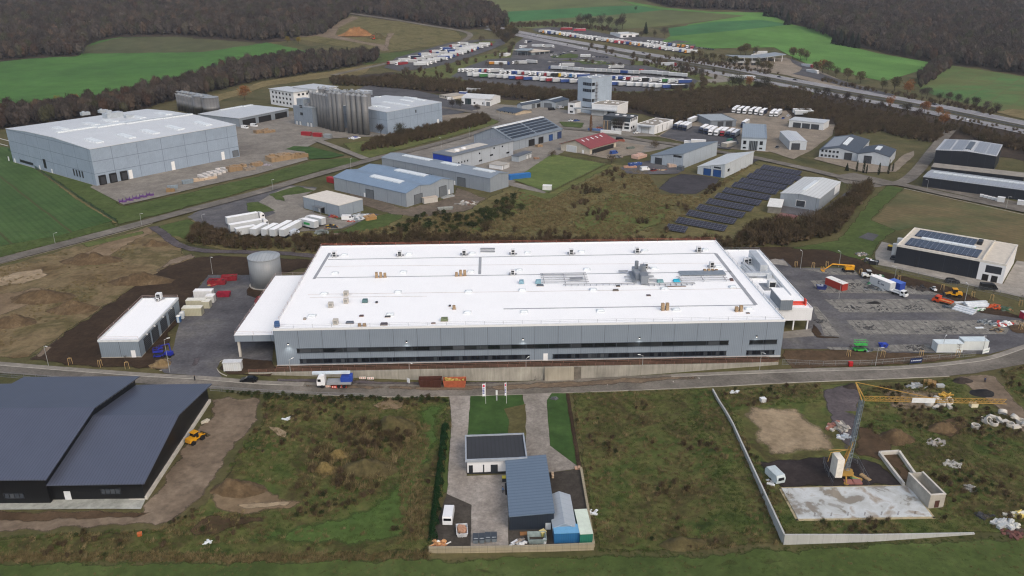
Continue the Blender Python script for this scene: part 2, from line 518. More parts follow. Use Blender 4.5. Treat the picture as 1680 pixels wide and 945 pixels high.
    def pane(s,name,face,u0,u1,z0,z1,mat,p1=0.06,label=None):
        b=MB();s.fbox(b,face,u0,u1,z0,z1,-0.02,p1);o=b.obj(name,mat,s.root)
        if label:o['label']=label
        return o
    def panep(s,name,face,a,b,mat,p1=0.06,label=None):
        u0,z1=s.fuv(face,*a);u1,z0=s.fuv(face,*b)
        if u0>u1:u0,u1=u1,u0
        return s.pane(name,face,u0,u1,min(z0,z1),max(z0,z1),mat,p1,label)
    def win(s,face,u0,u1,z0,z1,frame=None,gl=None,fw=0.09,name='window'):
        """window: frame with its glass"""
        b=MB()
        s.fbox(b,face,u0,u1,z0,z0+fw,-0.02,0.09);s.fbox(b,face,u0,u1,z1-fw,z1,-0.02,0.09)
        s.fbox(b,face,u0,u0+fw,z0+fw,z1-fw,-0.02,0.09);s.fbox(b,face,u1-fw,u1,z0+fw,z1-fw,-0.02,0.09)
        s.fbox(b,face,u0+fw,u1-fw,z0+fw,z1-fw,-0.02,0.03,1)
        return b.obj(name,[frame or M_DARK,gl or M_GLASS],s.root)
    def wins(s,face,us,w,z0,z1,**k):
        for u in us:s.win(face,u-w/2,u+w/2,z0,z1,**k)
    def gate(s,face,u0,u1,z0,z1,mat=None,frame=None,name='roller_door'):
        b=MB();fw=0.14
        s.fbox(b,face,u0,u0+fw,z0,z1,-0.02,0.12,1);s.fbox(b,face,u1-fw,u1,z0,z1,-0.02,0.12,1);s.fbox(b,face,u0+fw,u1-fw,z1-fw,z1,-0.02,0.12,1)
        s.fbox(b,face,u0+fw,u1-fw,z0,z1-fw,-0.02,0.05,0)
        return b.obj(name,[mat or M_GATE,frame or M_DARK],s.root)
    def gatep(s,face,a,b,**k):
        u0,z1=s.fuv(face,*a);u1,z0=s.fuv(face,*b)
        if u0>u1:u0,u1=u1,u0
        return s.gate(face,u0,u1,max(0.05,min(z0,z1)),max(z0,z1),**k)
    def slab(s,name,x0,x1,y0,y1,t,mat,lift=0.0,label=None):
        x0,x1,y0,y1=max(x0,.3),min(x1,s.L-.3),max(y0,.3),min(y1,s.D-.3)
        if x1-x0<.3 or y1-y0<.3:return None
        b=MB();P=[]
        for dz in(lift+0.01,lift+t):
            for x,y in((x0,y0),(x1,y0),(x1,y1),(x0,y1)):P.append((x,y,s.ztop(x,y)+dz))
        b.hexa(P);o=b.obj(name,mat,s.root)
        if label:o['label']=label
        return o
    def slabp(s,name,a,b,t,mat,wx=None,wy=None,lift=0.0):
        x0,y0=s.rxy(*a)
        if b is None:x1,y1=x0+wx/2,y0+wy/2;x0,y0=x0-wx/2,y0-wy/2
        else:
            x1,y1=s.rxy(*b)
            if wx:xm=(x0+x1)/2;x0,x1=xm-wx/2,xm+wx/2
            if wy:ym=(y0+y1)/2;y0,y1=ym-wy/2,ym+wy/2
        return s.slab(name,min(x0,x1),max(x0,x1),min(y0,y1),max(y0,y1),t,mat,lift)

M_DARK=paint('#20242a',0.5);M_GLASS=glass();M_WHITE=paint('#e6e8ea',0.5,var=0.05);M_STEEL=paint('#8f9499',0.4,0.6)
M_GATE=clad('#6f767d',0,0.55,seam='#2b2f35',w=0.06,rib=0,amt=0.9);M_GATEW=clad('#d5d9dc',0,0.5,seam='#8a9096',w=0.05,rib=0)
M_GATEB=clad('#24508f',0,0.6,seam='#12305c',w=0.07,rib=0);M_GATED=clad('#2a2f37',0,0.55,seam='#8d949b',w=0.08,rib=0,amt=0.6)
M_CONC=paint('#a9a59c',0.9,var=0.18,scale=0.35);M_CONCL=paint('#c4c1b9',0.9,var=0.16,scale=0.4);M_RUBBER=paint('#17181a',0.9)
M_ROOFW=clad('#f3f6f8',0,24.0,seam='#dfe3e6',w=0.06,rib=0,rough=0.6,streak=0.015,var=0.02,amt=0.6,k=1.0)
M_ROOFL=clad('#c9d0d6',0,0,rib=1.0,rough=0.5,streak=0.04)
M_ROOFLV=clad('#c9d0d6',0,1.0,seam='#a8b0b7',w=0.2,rib=0,rough=0.5,streak=0.04,amt=0.6)
M_ROOFG=clad('#7f8c99',0,0,rib=0.8,rough=0.5,streak=0.06)
M_ROOFD=clad('#475260',1.0,0,seam='#39434f',w=0.15,rib=0,rough=0.5,streak=0.06)
M_SKYL=clad('#e8f0f4',2.2,0,seam='#9aa6ae',w=0.12,rib=0,rough=0.3,streak=0.02)
M_PV=clad('#2b3346',1.7,1.05,seam='#98a0ae',w=0.07,rib=0,rough=0.18,streak=0.02,amt=0.75)
M_WALLG=clad('#a3adb8',6.0,0,rib=1.0);M_WALLB=clad('#98a8bb',6.0,6.2,seam='#46505c',w=0.16,rib=0.5)
M_WHITEW=clad('#e2e5e8',0,0,rib=0,streak=0.04,k=.95);M_BLACK=clad('#232831',8.0,0,seam='#3a414c',w=0.12,rib=0.6,k=1.0,streak=0.05)
M_BITUM=paint('#6d6a67',0.95,var=0.16,scale=0.2);M_GRAVELR=paint('#8c8880',0.95,var=0.14,scale=0.3)
M_WOOD=paint('#84705a',0.85,var=0.25,scale=1.5);M_WOODL=paint('#9c866a',0.85,var=0.2,scale=1.5)
M_TANK=clad('#868c91',1.9,1.4,seam='#84898d',w=0.08,rib=0,rough=0.35,amt=0.6,streak=0.12)
M_SILO=clad('#77797b',0,2.6,seam='#7b7a76',w=0.12,rib=0.9,rough=0.38,streak=0.12,amt=0.6)

# ------------------------------------------------------------------ the big new factory
FAC=Bld('factory_hall','huge new grey factory hall with a white roof and two dark window bands','factory',(447.6,541.4),(1287.9,527.3),(1178,395.5),
          base=(1281.2,585.4),wall=clad('#8a97a5',6.4,0,seam='#4c5560',w=0.13,rib=0.5,streak=0.04),roof=M_ROOFW,over=0.02,th=0.1,
          coping=paint('#dfe3e6',0.5,var=0.03),plinth=paint('#b9bdc0',0.7))
def band(z1a,z0a,xs,mul,nm='window_band'):
    for a,b in xs:
        u0=FAC.fuv('f',a,565)[0];u1=FAC.fuv('f',b,565)[0]
        FAC.pane(nm,'f',u0,u1,z0a,z1a,glass('#14181f',1.15,0,'#1d2630',0.16)if mul else glass('#15191c',3.2,0,'#20262c',0.14),0.05)
        t=MB();FAC.fbox(t,'f',u0-.08,u1+.08,z0a-.1,z0a,-.02,.2);FAC.fbox(t,'f',u0-.08,u1+.08,z1a,z1a+.08,-.02,.16);n=int((u1-u0)/6.4)
        for k in range(1,n+1):x=u0+(u1-u0)*k/(n+1);FAC.fbox(t,'f',x-.06,x+.06,z0a,z1a,.05,.13)
        t.obj('window_frame',paint('#3a424b',.5),FAC.root)
zz=FAC.fuv('f',840,566)[1],FAC.fuv('f',840,571.2)[1],FAC.fuv('f',840,583)[1],FAC.fuv('f',840,588.5)[1]
band(zz[0]+0.1,zz[1]-0.1,[(486,1195),(1229,1274)],False)
band(zz[2]+0.1,zz[3]-0.1,[(489,869),(907,1193),(1226,1272)],True)
FAC.panep('door','f',(891.5,580),(898.5,591.5),M_WHITE,0.08,'white steel door above the concrete stair')
M_LAMP=bpy.data.materials.new('lamp_glow');M_LAMP.use_nodes=True
M_LAMP.node_tree.nodes['Principled BSDF'].inputs['Emission Color'].default_value=(1,0.93,0.8,1)
M_LAMP.node_tree.nodes['Principled BSDF'].inputs['Emission Strength'].default_value=8
for px,py in((473,563.5),(667,559.5),(858,555.5),(1049,553.5),(1241,551)):
    u,z=FAC.fuv('f',px,py)
    b=MB();FAC.fbox(b,'f',u-0.22,u+0.22,z-0.12,z+0.14,-0.02,0.5)
    w=b.obj('wall_lamp',M_DARK,FAC.root)
    b=MB();FAC.fbox(b,'f',u-0.16,u+0.16,z-0.20,z-0.13,0.1,0.42);b.obj('lens',M_LAMP,w)
    ld=bpy.data.lights.new('wall_lamp_light','SPOT');ld.energy=420;ld.spot_size=R(125);ld.spot_blend=0.9;ld.shadow_soft_size=0.15;ld.color=(1,0.93,0.82)
    lo=bpy.data.objects.new('wall_lamp_light',ld);COL.objects.link(lo);lo.parent=FAC.root;lo.location=(u,-0.75,z-0.25);lo.rotation_euler=(R(-14),0,0)
# ducts, gutters, walkways on the roof
M_DUCT=paint('#8b9097',0.5,0.3);M_PATHG=paint('#9a9fa5',0.8)
def roofline(a,b,w,name='walkway',mat=None,t=0.06):
    x0,y0=FAC.rxy(*a);x1,y1=FAC.rxy(*b);bb=MB();z=FAC.h+FAC.th
    d=Vector((x1-x0,y1-y0));n=Vector((-d.y,d.x)).normalized()*w/2
    P=[(x0-n.x,y0-n.y),(x0+n.x,y0+n.y),(x1+n.x,y1+n.y),(x1-n.x,y1-n.y)][::-1]
    bb.prism(P,z+0.012,z+t);bb.obj(name,mat or M_PATHG,FAC.root)
roofline((538,426),(1174,415.5),0.55);roofline((517,456),(1200,446),0.5);roofline((826,507),(1240,500.5),0.55)
roofline((1174,416),(1240,500),1.1);roofline((541,415),(515,458),0.9);roofline((788,422),(787,450),0.9)
for a_,b_ in(((533,437),(1188,431.5)),((505,483),(1224,473.5)),((508,488),(700,486))):roofline(a_,b_,.16,'dirt_seam',paint('#b9aca4',.8,var=.3,scale=.3),.03)
roofline((788,409.5),(812,409.5),0.4,'duct',M_DUCT,0.6);roofline((788,413.8),(812,413.8),0.4,'duct',M_DUCT,0.6)
for px,py in((565,419),(671,417.5),(775,416),(866,415),(954,413.5),(1058,411.5),(1157,410),(550,449),(662,447),(772,446),(852,444),(963,442.5),(1073,441),(1178,438.5),
               (532,482.5),(653,480),(769,479),(857,477),(973,476),(1090,474),(1202,471.5),(512,519),(640,517),(767,513.5),(860,512.5),(985,510.5),(1109,508.5),(1228,507)):
    x,y=FAC.rxy(px,py);b=MB();z=FAC.h+FAC.th
    b.box(x-1.1,x+1.1,y-0.9,y+0.9,z-0.02,z+0.35,0);b.hexa([(x-1.0,y-0.8,z+0.35),(x+1.0,y-0.8,z+0.35),(x+1.0,y+0.8,z+0.35),(x-1.0,y+0.8,z+0.35),(x-0.6,y-0.4,z+0.6),(x+0.6,y-0.4,z+0.6),(x+0.6,y+0.4,z+0.6),(x-0.6,y+0.4,z+0.6)],1)
    b.obj('roof_light',[paint('#cfd6db'),paint('#dfe8ec',0.25)],FAC.root)
def hvac(bl,px,py,s=1.0,rz=0.0,name='ventilation_unit'):
    x,y=bl.rxy(px,py);z=bl.h+bl.th;b=MB()
    M=Matrix.Translation((x,y,z))@Matrix.Rotation(rz,4,'Z')@Matrix.Scale(s,4)
    b.box(-0.7,0.7,-0.7,0.7,0.25,2.0,0,M=M)
    b.box(-0.5,0.5,-0.74,-0.7,1.15,1.85,1,M=M);b.box(-0.5,0.5,-0.74,-0.7,0.4,1.0,1,M=M)
    b.box(-1.3,-0.7,-0.3,0.3,0.3,0.8,2,M=M);b.box(0.7,1.4,-0.25,0.25,0.2,0.6,2,M=M)
    for q in(-0.6,0.6):b.box(q-0.06,q+0.06,-0.8,0.8,-0.02,0.25,2,M=M)
    return b.obj(name,[paint('#d9dde0'),M_DARK,M_DUCT],bl.root)
for px,py in((549,421.5),(656,420.5),(761.5,419),(841.5,418),(937,417.5),(1045,415),(1146,413.5),(1059,441),(1167,439)):hvac(FAC,px,py)
for px,py in((841,451),):hvac(FAC,px,py,0.9)
# pipe racks and the ventilation plant in the middle of the roof
def rack(x0,y0,x1,y1,n,m,name='pipe_rack',flat=None):
    xa,ya=FAC.rxy(x0,y0);xb,yb=FAC.rxy(x1,y1);xa,xb=sorted((xa,xb));ya,yb=sorted((ya,yb));z=FAC.h+FAC.th;b=MB()
    for i in range(n):
        y=ya+(yb-ya)*i/(n-1);b.tube((xa-0.8,y,z+0.62),(xb+0.8,y,z+0.62),0.11,6)
    for j in range(m):
        x=xa+(xb-xa)*j/(m-1);b.tube((x,ya-0.3,z+0.5),(x,yb+0.3,z+0.5),0.08,5)
        for y in(ya,(ya+yb)/2,yb):b.tube((x,y,z-0.01),(x,y,z+0.5),0.06,5)
    if flat:b.box(xa+(xb-xa)*flat[0],xa+(xb-xa)*flat[1],ya+(yb-ya)*flat[2],ya+(yb-ya)*flat[3],z+0.72,z+0.95)
    b.obj(name,M_DUCT,FAC.root)
rack(893,466,957,450.5,5,3,flat=(0.62,0.93,0.25,0.38));rack(1118,463,1186,455,3,3)
rack(928,469.5,1040,467.5,2,12);rack(1065,469.5,1135,466.5,2,9)
x,y=FAC.rxy(1056,466);z=FAC.h+FAC.th;b=MB()
b.box(x-2.0,x+1.9,y+3.0,y+10.0,z+0.3,z+2.2);b.box(x-1.0,x+1.2,y-1.0,y+2.8,z+0.3,z+3.0,1);b.cyl(x+0.6,y+5.5,z+2.2,z+4.2,1.0,14,1)
b.cyl(x-0.9,y+8,z+2.2,z+4.6,0.6,12,1);b.box(x-3.2,x-2.1,y+1,y+9,z+0.5,z+0.9,1);b.box(x+2.0,x+4.4,y+1.5,y+2.0,z+0.5,z+0.9);b.box(x+2.0,x+4.0,y+4.5,y+5.0,z+0.5,z+0.9);b.box(x+2.0,x+3.6,y+7.5,y+8.0,z+0.5,z+0.9)
b.box(x-5.4,x-3.3,y+1.5,y+1.9,z+0.5,z+0.9);b.box(x-5.2,x-3.3,y+4.6,y+5.0,z+0.5,z+0.9);b.box(x-6.2,x-3.3,y+9.4,y+10,z+0.5,z+0.9)
for q in((-1.9,3.1),(1.8,3.1),(-1.9,9.9),(1.8,9.9),(-0.9,-0.9),(1.1,-0.9)):b.tube((x+q[0],y+q[1],z-0.01),(x+q[0],y+q[1],z+0.4),0.12,5)
b.obj('ventilation_plant',[paint('#9aa1a8',0.5,0.2),paint('#7f868e',0.5,0.2)],FAC.root)
x0,y0=FAC.rxy(1117,453.5);x1,y1=FAC.rxy(1186,445.5);b=MB();b.box(x0,x1,y0,y1,z+0.35,z+0.5);
for q in range(7):
    for yy in(y0+0.3,y1-0.3):b.tube((x0+(x1-x0)*(q+0.1)/6.2,yy,z-0.01),(x0+(x1-x0)*(q+0.1)/6.2,yy,z+0.4),0.07,5)
b.obj('steel_platform',paint('#8d98a2',0.5,0.3),FAC.root)
# guard rail along the roof edges (red posts and tapes still standing at the rear)
def rail(bl,pts,mat,z,hgt=1.05,sp=5.0,name='guard_rail',r=0.045):
    b=MB()
    for(a,c)in zip(pts,pts[1:]):
        a,c=Vector((a[0],a[1],z)),Vector((c[0],c[1],z));n=max(1,int((c-a).length/sp))
        for k in range(n+1):p=a+(c-a)*k/n;b.tube(p,p+Vector((0,0,hgt)),r,5)
        for q in(0.55,1.0):b.tube(a+Vector((0,0,hgt*q)),c+Vector((0,0,hgt*q)),r*0.7,4)
    return b.obj(name,mat,bl.root)
L,D=FAC.L,FAC.D
rail(FAC,[(0.3,0.3),(L-0.3,0.3)],M_STEEL,FAC.h+0.3,r=0.035);rail(FAC,[(0.4,D-0.3),(L-0.4,D-0.3)],paint('#b3685c',0.6),FAC.h+0.3)
rail(FAC,[(0.3,6),(0.3,D-1)],paint('#b9a7a3',0.6),FAC.h+0.3);rail(FAC,[(L-0.3,2),(L-0.3,D-1)],M_STEEL,FAC.h+0.3,r=0.035)
# left canopy wing
CAN=Bld('canopy_wing',None,None,(383.5,550.5),(452,549.5),(446,452.7),base=(389,588),at='A',wall=paint('#8f9aa5'),roof=M_ROOFW,over=0.0,th=0.08,parent=FAC,gz=0.0)
CAN.wall.data.clear_geometry()
b=MB();b.box(0,CAN.L-0.3,0,CAN.D,CAN.h-1.9,CAN.h);
me=b.mesh('canopy_fascia',clad('#8a96a3',5,0,rib=0));CAN.wall.data=me;CAN.wall.name='fascia'
for y in(0.8,CAN.D*0.33,CAN.D*0.66,CAN.D-1):
    b=MB();b.box(0.5,1.1,y-0.3,y+0.3,-0.5,CAN.h-1.89);b.obj('column',M_CONCL,CAN.root)
b=MB();b.box(CAN.L*0.62,CAN.L-0.32,10,CAN.D,-0.3,CAN.h-1.89);b.obj('loading_wall',paint('#77726a',0.9,var=0.2),CAN.root)
rail(CAN,[(CAN.L-1,0.2),(0.2,0.2),(0.2,CAN.D-0.2),(CAN.L,CAN.D-0.2)],paint('#b9a7a3',0.6),CAN.h+0.05)
# right lower wing with the white entrance front
RW=Bld('entrance_wing',None,None,(1240,507.5),(1333.5,507),(1241,411),h=6.9,wall=M_WHITEW,roof=M_ROOFW,over=0.02,th=0.08,parent=FAC,gz=0.0,coping=paint('#dfe3e6',0.5,var=0.03))
RW.wall.data.clear_geometry()
b=MB();b.box(0,RW.L,0,RW.D,3.2,RW.h);b.box(0,RW.L-0.3,7.5,RW.D,-0.5,3.19)
RW.wall.data=b.mesh('wall',M_WHITEW)
u=RW.L
b=MB();b.box(0,u-0.6,7.3,7.49,0.1,3.15);b.obj('glazed_entrance',glass('#20262a',1.6,0,'#c9ced2',0.12),RW.root)
for q in(0.6,4.8,8.4):b=MB();b.box(u-q-0.35,u-q,0.3,0.7,-0.3,3.19);b.obj('column',M_WHITE,RW.root)
rail(RW,[(u-0.3,0.3),(u-0.3,RW.D-0.3),(2,RW.D-0.3)],M_STEEL,RW.h+0.1)
x,y=RW.rxy(1283,512);x1,y1=RW.rxy(1268,481)
b=MB();zt_=RW.h+RW.th
bx0,by0=RW.rxy(1279.5,508.5);bx1,_=RW.rxy(1299,508);b.box(bx0,bx1,by0,by0+9.5,zt_-0.02,zt_+3.1);o=b.obj('stair_head',clad('#7f8a95',0,0,rib=0.6),RW.root)
b=MB();b.box(bx0-0.1,bx1+0.1,by0-0.1,by0+9.6,zt_+3.11,zt_+3.3);b.obj('roof_cap',M_ROOFW,o)
for(p0,p1,hh,ww,nm)in(((1252,451),(1233,426),3.2,2.4,'air_handling_unit'),((1240,455),(1219,434),0.9,0.8,'duct'),((1235,455),(1217,439),0.9,0.8,'duct'),
                       ((1262,459),(1256,442),1.3,1.5,'duct'),((1296,487),(1262,446),0.5,0.7,'duct')):
    a=Vector(RW.rxy(*p0));c=Vector(RW.rxy(*p1));d=(c-a);n=Vector((-d.y,d.x)).normalized()*ww/2;b=MB()
    b.prism([(a.x-n.x,a.y-n.y),(c.x-n.x,c.y-n.y),(c.x+n.x,c.y+n.y),(a.x+n.x,a.y+n.y)][::-1],zt_+0.3,zt_+0.3+hh)
    for q in(0.1,0.9):p=a+d*q;b.tube((p.x,p.y,zt_-0.02),(p.x,p.y,zt_+0.4),0.15,5)
    b.obj(nm,paint('#c3cad0',0.4,0.3),RW.root)
for p in((1223,434),(1228,433)):hvac(RW,p[0],p[1],1.1)
a=Vector(RW.rxy(1226,463));c=Vector(RW.rxy(1262,456));b=MB();b.box(a.x,c.x,c.y-0.6,c.y+0.7,zt_+0.8,zt_+2.0);b.tube((a.x+0.5,c.y,zt_-0.02),(a.x+0.5,c.y,zt_+1),0.2,6);b.tube((c.x-0.5,c.y,zt_-0.02),(c.x-0.5,c.y,zt_+1),0.2,6);b.obj('duct',paint('#c3cad0',0.4,0.3),RW.root)
x,y=RW.rxy(1265,471);b=MB();b.box(x-1.1,x+1.1,y-1.2,y+1.2,zt_+0.2,zt_+2.3);b.box(x-0.9,x+0.9,y-1.25,y-1.2,zt_+0.5,zt_+2.0,1);b.box(x-3,x+2.6,y-3,y+3,zt_-0.01,zt_+0.2,2);b.obj('chiller',[paint('#d7dcdf'),M_DARK,M_DUCT],RW.root)
x,y=RW.rxy(1309,500);b=MB()
for q in range(3):b.box(x-2.5,x+2.5,y-0.4+q*0.45,y-0.2+q*0.45,zt_+0.15+q*0.2,zt_+0.4+q*0.25)
b.box(x+1.9,x+2.2,y-0.8,y+0.8,zt_,zt_+1.9);o=b.obj('barrier_stack',paint('#d8452f',0.6));o.parent=None
o.location=RW.o;o.rotation_euler=(0,0,RW.rz);tag(o,'orange red safety barriers lying beside the roof stair head','safety barrier')

# ------------------------------------------------------------------ left garage, tank, kiosk
GA=Bld('garage_building','long white roofed garage with four dark roller doors beside the asphalt yard','garage',(160.7,560),(227,559),(291.8,490),base=(235.5,586.7),wall=clad('#8795a2',5.5,0,rib=0.5),roof=M_ROOFW,
         over=0.05,th=0.1,coping=paint('#cfd5d9',0.5),plinth=M_CONC)
for k in range(4):
    c=GA.D*(0.14+0.215*k+0.03*(k==0));GA.gate('r',c-2.2,c+2.2,0.1,4.3,M_GATED)
    b=MB();b.box(GA.L+0.02,GA.L+0.4,c-0.2,c+0.2,4.6,4.9);b.obj('wall_lamp',M_WHITE,GA.root)
u0=GA.fuv('f',219,580)[0];GA.pane('door','f',u0-0.6,u0+0.6,0.1,2.3,M_WHITE)
rail(GA,[(GA.L,0.1),(0.1,0.1),(0.1,GA.D-0.1),(GA.L,GA.D-0.1)],paint('#b9a7a3',0.6),GA.h+0.2,sp=8)
hvac(GA,262,491.5,1.1,name='roof_vent');hvac(GA,259,494.5,0.5,name='roof_vent')
p=G(433.5,474);r=25.6/FPX*(p-Vector((0,0,CAMZ))).dot(CF);ht=hfrom((433.5,474),(433.5,427.5))
t=thing('storage_tank','round galvanised steel tank with a flat domed top beside the white roof','tank',p+Vector((0,r*0.75,0)))
MB().cyl(0,0,-0.3,ht,r,40).obj('tank_wall',M_TANK,t,True);b=MB();b.cyl(0,0,ht,ht+0.25,r+0.12,40);b.tube((0,0,ht+0.25),(0,0,ht+1.3),r,40,0.6);b.obj('tank_roof',clad('#a3aaaf',0,0,rib=1.2,rough=0.4),t)
b=MB();b.cyl(0,0,0.0,0.4,r+0.5,40);b.obj('base_ring',M_CONC,t)
KI=Bld('kiosk','small white metal transformer kiosk at the yard entrance by the dark soil','kiosk',(365,596),(394.3,595.5),(395.5,590),base=(366.2,610.2),at='A',wall=clad('#dfe4e6',0,0,rib=0.5),roof=paint('#c9cdd0'),over=0.15,th=0.18)
KI.pane('door','f',KI.L*0.6,KI.L*0.8,0.05,2.0,paint('#c6ccd0'))

# ------------------------------------------------------------------ house plot
HO=Bld('flat_roof_house','white flat roofed house with a black roof and dark door on the paved plot','house',(766.3,755.5),(862.3,753.4),(861.6,715.5),base=(766.3,777.7),at='A',
         wall=M_WHITEW,roof=clad('#3a3d42',0,0,rib=0.9,rough=0.8),over=0.35,th=0.12,coping=paint('#98a1ab',0.5),plinth=paint('#2a2b2e'))
for a,b_,nm in(((769,763.5),(776,776),'window'),((792.5,762.5),(794.6,776),'window'),((805,762.5),(816.7,775.6),'door')):
    u0,z1=HO.fuv('f',*a);u1,z0=HO.fuv('f',*b_)
    if nm=='window':HO.win('f',u0,u1,max(z0,0.2),z1)
    else:HO.pane('door','f',u0,u1,0.1,z1,paint('#2a3036'))
HH=Bld('workshop_hall','blue grey workshop with a ribbed sloping roof joined to the white house','workshop',(836,848),(909,842),(899,751.5),baseA=(836.3,871.5),baseB=(909.5,869.5),axis='v',
         wall=clad('#2b3440',0,0,rib=0.5),roof=clad('#6b7d90',0,1.0,seam='#56677a',w=0.3,rib=0,rough=0.45,streak=0.03),over=0.15,th=0.2,plinth=paint('#3a3d40'))
u0,z1=HH.fuv('f',895,858);u1,z0=HH.fuv('f',903.5,870);HH.pane('door','f',u0,u1,0.05,z1,paint('#c9d0d4'))
HH.win('l',HH.D*0.3,HH.D*0.36,1,2.2);HH.win('l',HH.D*0.5,HH.D*0.56,1,2.2);HH.gate('l',HH.D*0.62,HH.D*0.8,0.05,3.0)

# ------------------------------------------------------------------ black timber hall at lower left
hb_=hfrom((239,819.5),(232,790))
M_BROOF=clad('#575e70',0.62,0,seam='#343a46',w=0.16,rib=0,rough=0.42,streak=0.05,amt=0.5);M_BWALL=clad('#14161a',6.0,0,seam='#0b0c0e',w=0.1,rib=0.5,k=0.9)
BH=Bld('black_hall','large black clad hall with three stepped slate grey metal roofs and a light concrete apron','hall',(70,791.8),(232,790),(343,634),h=hb_,wall=M_BWALL,roof=M_BROOF,over=1.0,th=0.25,rise=3.4)
hm=hb_+2.0
BM_=Bld('raised_nave',None,None,(-150,784.5),(72,783),(222.5,620.5),h=hm,wall=M_BWALL,roof=M_BROOF,over=0.9,th=0.25,rise=3.6,parent=BH)
BL_=Bld('side_aisle',None,None,(-330,797),(-140,794),(70,632),h=hb_,wall=M_BWALL,roof=M_BROOF,over=0.9,th=0.25,rise=3.4,parent=BH)
for bl_,us in((BH,(BH.L*0.67,)),(BM_,(BM_.L-7.0,))):
    for u in us:
        bl_.win('f',u-2.1,u+2.1,1.3,2.7,gl=glass('#3a4048',1.0,0,'#17191c',0.14),fw=0.15)
u0,z1=BH.fuv('f',105,809.5);u1,z0=BH.fuv('f',116,821);BH.pane('door','f',u0,u0+1.3,0.05,2.2,paint('#cfd5d8'))
b=MB()
for k in range(24):y=BH.D*(k+0.5)/24;b.box(BH.L-0.02,BH.L+0.03,y-BH.D/60,y+BH.D/60,BH.ztop(0,y)-1.1,BH.ztop(0,y)-0.45)
b.obj('clerestory_slots',paint('#8e918f'),BH.root)
b=MB()
for k in range(24):y=BM_.D*(k+0.5)/24;b.box(BM_.L-0.02,BM_.L+0.03,y-BM_.D/60,y+BM_.D/60,BM_.ztop(0,y)-0.95,BM_.ztop(0,y)-0.4)
b.obj('clerestory_slots',paint('#6e7270'),BM_.root)
b=MB();b.box(BH.L,BH.L+0.5,0,BH.D,-0.3,0.6);b.box(-60,BH.L,-0.4,0,-0.3,0.12);b.obj('concrete_base',M_CONCL,BH.root)
o=sheet('concrete_apron',[tuple(G(*q)[:2])for q in((-60,821),(239.5,820),(231.5,836.5),(-60,838))],ground('apron_concrete',['#8f938c','#a5a8a2','#b9bcb8'],0.12,0.8,0.3),5,label='pale concrete apron along the front of the black hall')
# ------------------------------------------------------------------ buildings of the estate
def B(*a,**k):return Bld(*a,**k)
M_G1=clad('#9aa5b1',6,0,rib=0.8);M_G2=clad('#aab4bd',6,0,rib=0.6);M_WW=clad('#dfe4e8',0,0,rib=0.8,streak=0.05)
# left warehouse
WH=B('distribution_warehouse','very large grey panelled warehouse with a pale roof and three black loading docks','warehouse',(147,245.4),(386.5,204.8),(57,205.5),base=(160.7,306),at='A',
       wall=clad('#9fb0c4',13.5,6.2,seam='#55616e',w=0.22,rib=0.6,off=3),roof=clad('#d3d9de',6.0,0,seam='#bcc4ca',w=0.25,rib=0,streak=0.05),prof=[(0,0),(0.4,1.7),(0.72,1.4),(1,0.2)],over=0.15,th=0.25,plinth=M_CONC)
for a,b_ in(((161,289.5),(175,303)),((178.5,286.5),(192.5,300)),((196.5,283),(210,296.5))):
    u0,z1=WH.fuv('f',*a);u1,z0=WH.fuv('f',*b_)
    b=MB();WH.fbox(b,'f',u0,u1,0.3,5.2,-0.02,0.9);WH.fbox(b,'f',u0+0.5,u1-0.5,0.9,4.4,0.9,0.95,1);b.obj('loading_dock',[M_RUBBER,paint('#31343a')],WH.root)
for px,py in((215.5,291),(285.5,279.5),(367,263)):u,z=WH.fuv('f',px,py);WH.pane('door','f',u-1,u+1,0.1,5.0,M_WHITE)
WH.gatep('f',(381,247.5),(392,256))
for k in range(4):WH.pane('louvre','l',12+k*3.0,13.4+k*3.0,2.5,6.0,M_DARK)
WH.pane('louvre','l',52,55,2,7,M_DARK);WH.pane('louvre','l',68,84,1.5,3.0,M_DARK);WH.pane('gutter_line','l',92,128,12.2,12.5,M_WHITE);WH.pane('gutter_line','l',96,128,9,9.3,M_WHITE)
for u in(46,60,90,98):WH.pane('door','l',u,u+1.4,0.1,2.6,M_WHITE)
for px,py in((154,231),(207,223.5),(246,216.5),(287,210),(332,203),(98,211),(149,203.5),(180,198.5),(225,192.5),(268,187)):WH.slabp('roof_light',(px,py),None,0.5,M_SKYL,4.0,13.0)
for px,py,w in((165,207,48),(215,201,40),(265,194.5,44),(305,189,30),(87,195,55),(222,176.5,52),(160,186.5,6)):WH.slabp('roof_light',(px,py),None,0.6,M_SKYL,w,3.2)
for px,py,s in((186,192.5,1),(169,184,.5),(212,193,.5),(140,188,.5)):
    x,y=WH.rxy(px,py);b=MB();z=WH.ztop(x,y);b.box(x-5*s,x+5*s,y-3*s,y+3*s,z-0.2,z+3*s);b.cyl(x-2*s,y,z+3*s,z+4.4*s,1.6*s,10);b.obj('roof_plant',paint('#a9b2ba'),WH.root)
LK=B('canopy_shed','long low pale roofed shed between the big warehouse and the white offices','shed',(391.7,194.6),(473,178.5),(440,166.3),base=(473,192),wall=clad('#8d98a3',7,0),roof=M_ROOFLV,over=0.4)
LK.slabp('roof_light',(380,177.5),None,0.4,M_SKYL,22,2.5);LK.slabp('roof_light',(420,171),None,0.4,M_SKYL,26,2.5)
LK.gate('f',3,15,0.1,4.5,M_RUBBER);LK.gate('f',18,30,0.1,4.5,M_RUBBER);LK.gate('f',34,46,0.1,4.5,M_RUBBER)
O1=B('office_building','white four storey office block with rows of dark windows beside the steel silos','office',(442,145.8),(481,151.8),(507,147.5),base=(482.5,177.5),wall=M_WHITEW,roof=M_ROOFL,over=0.8,th=0.3)
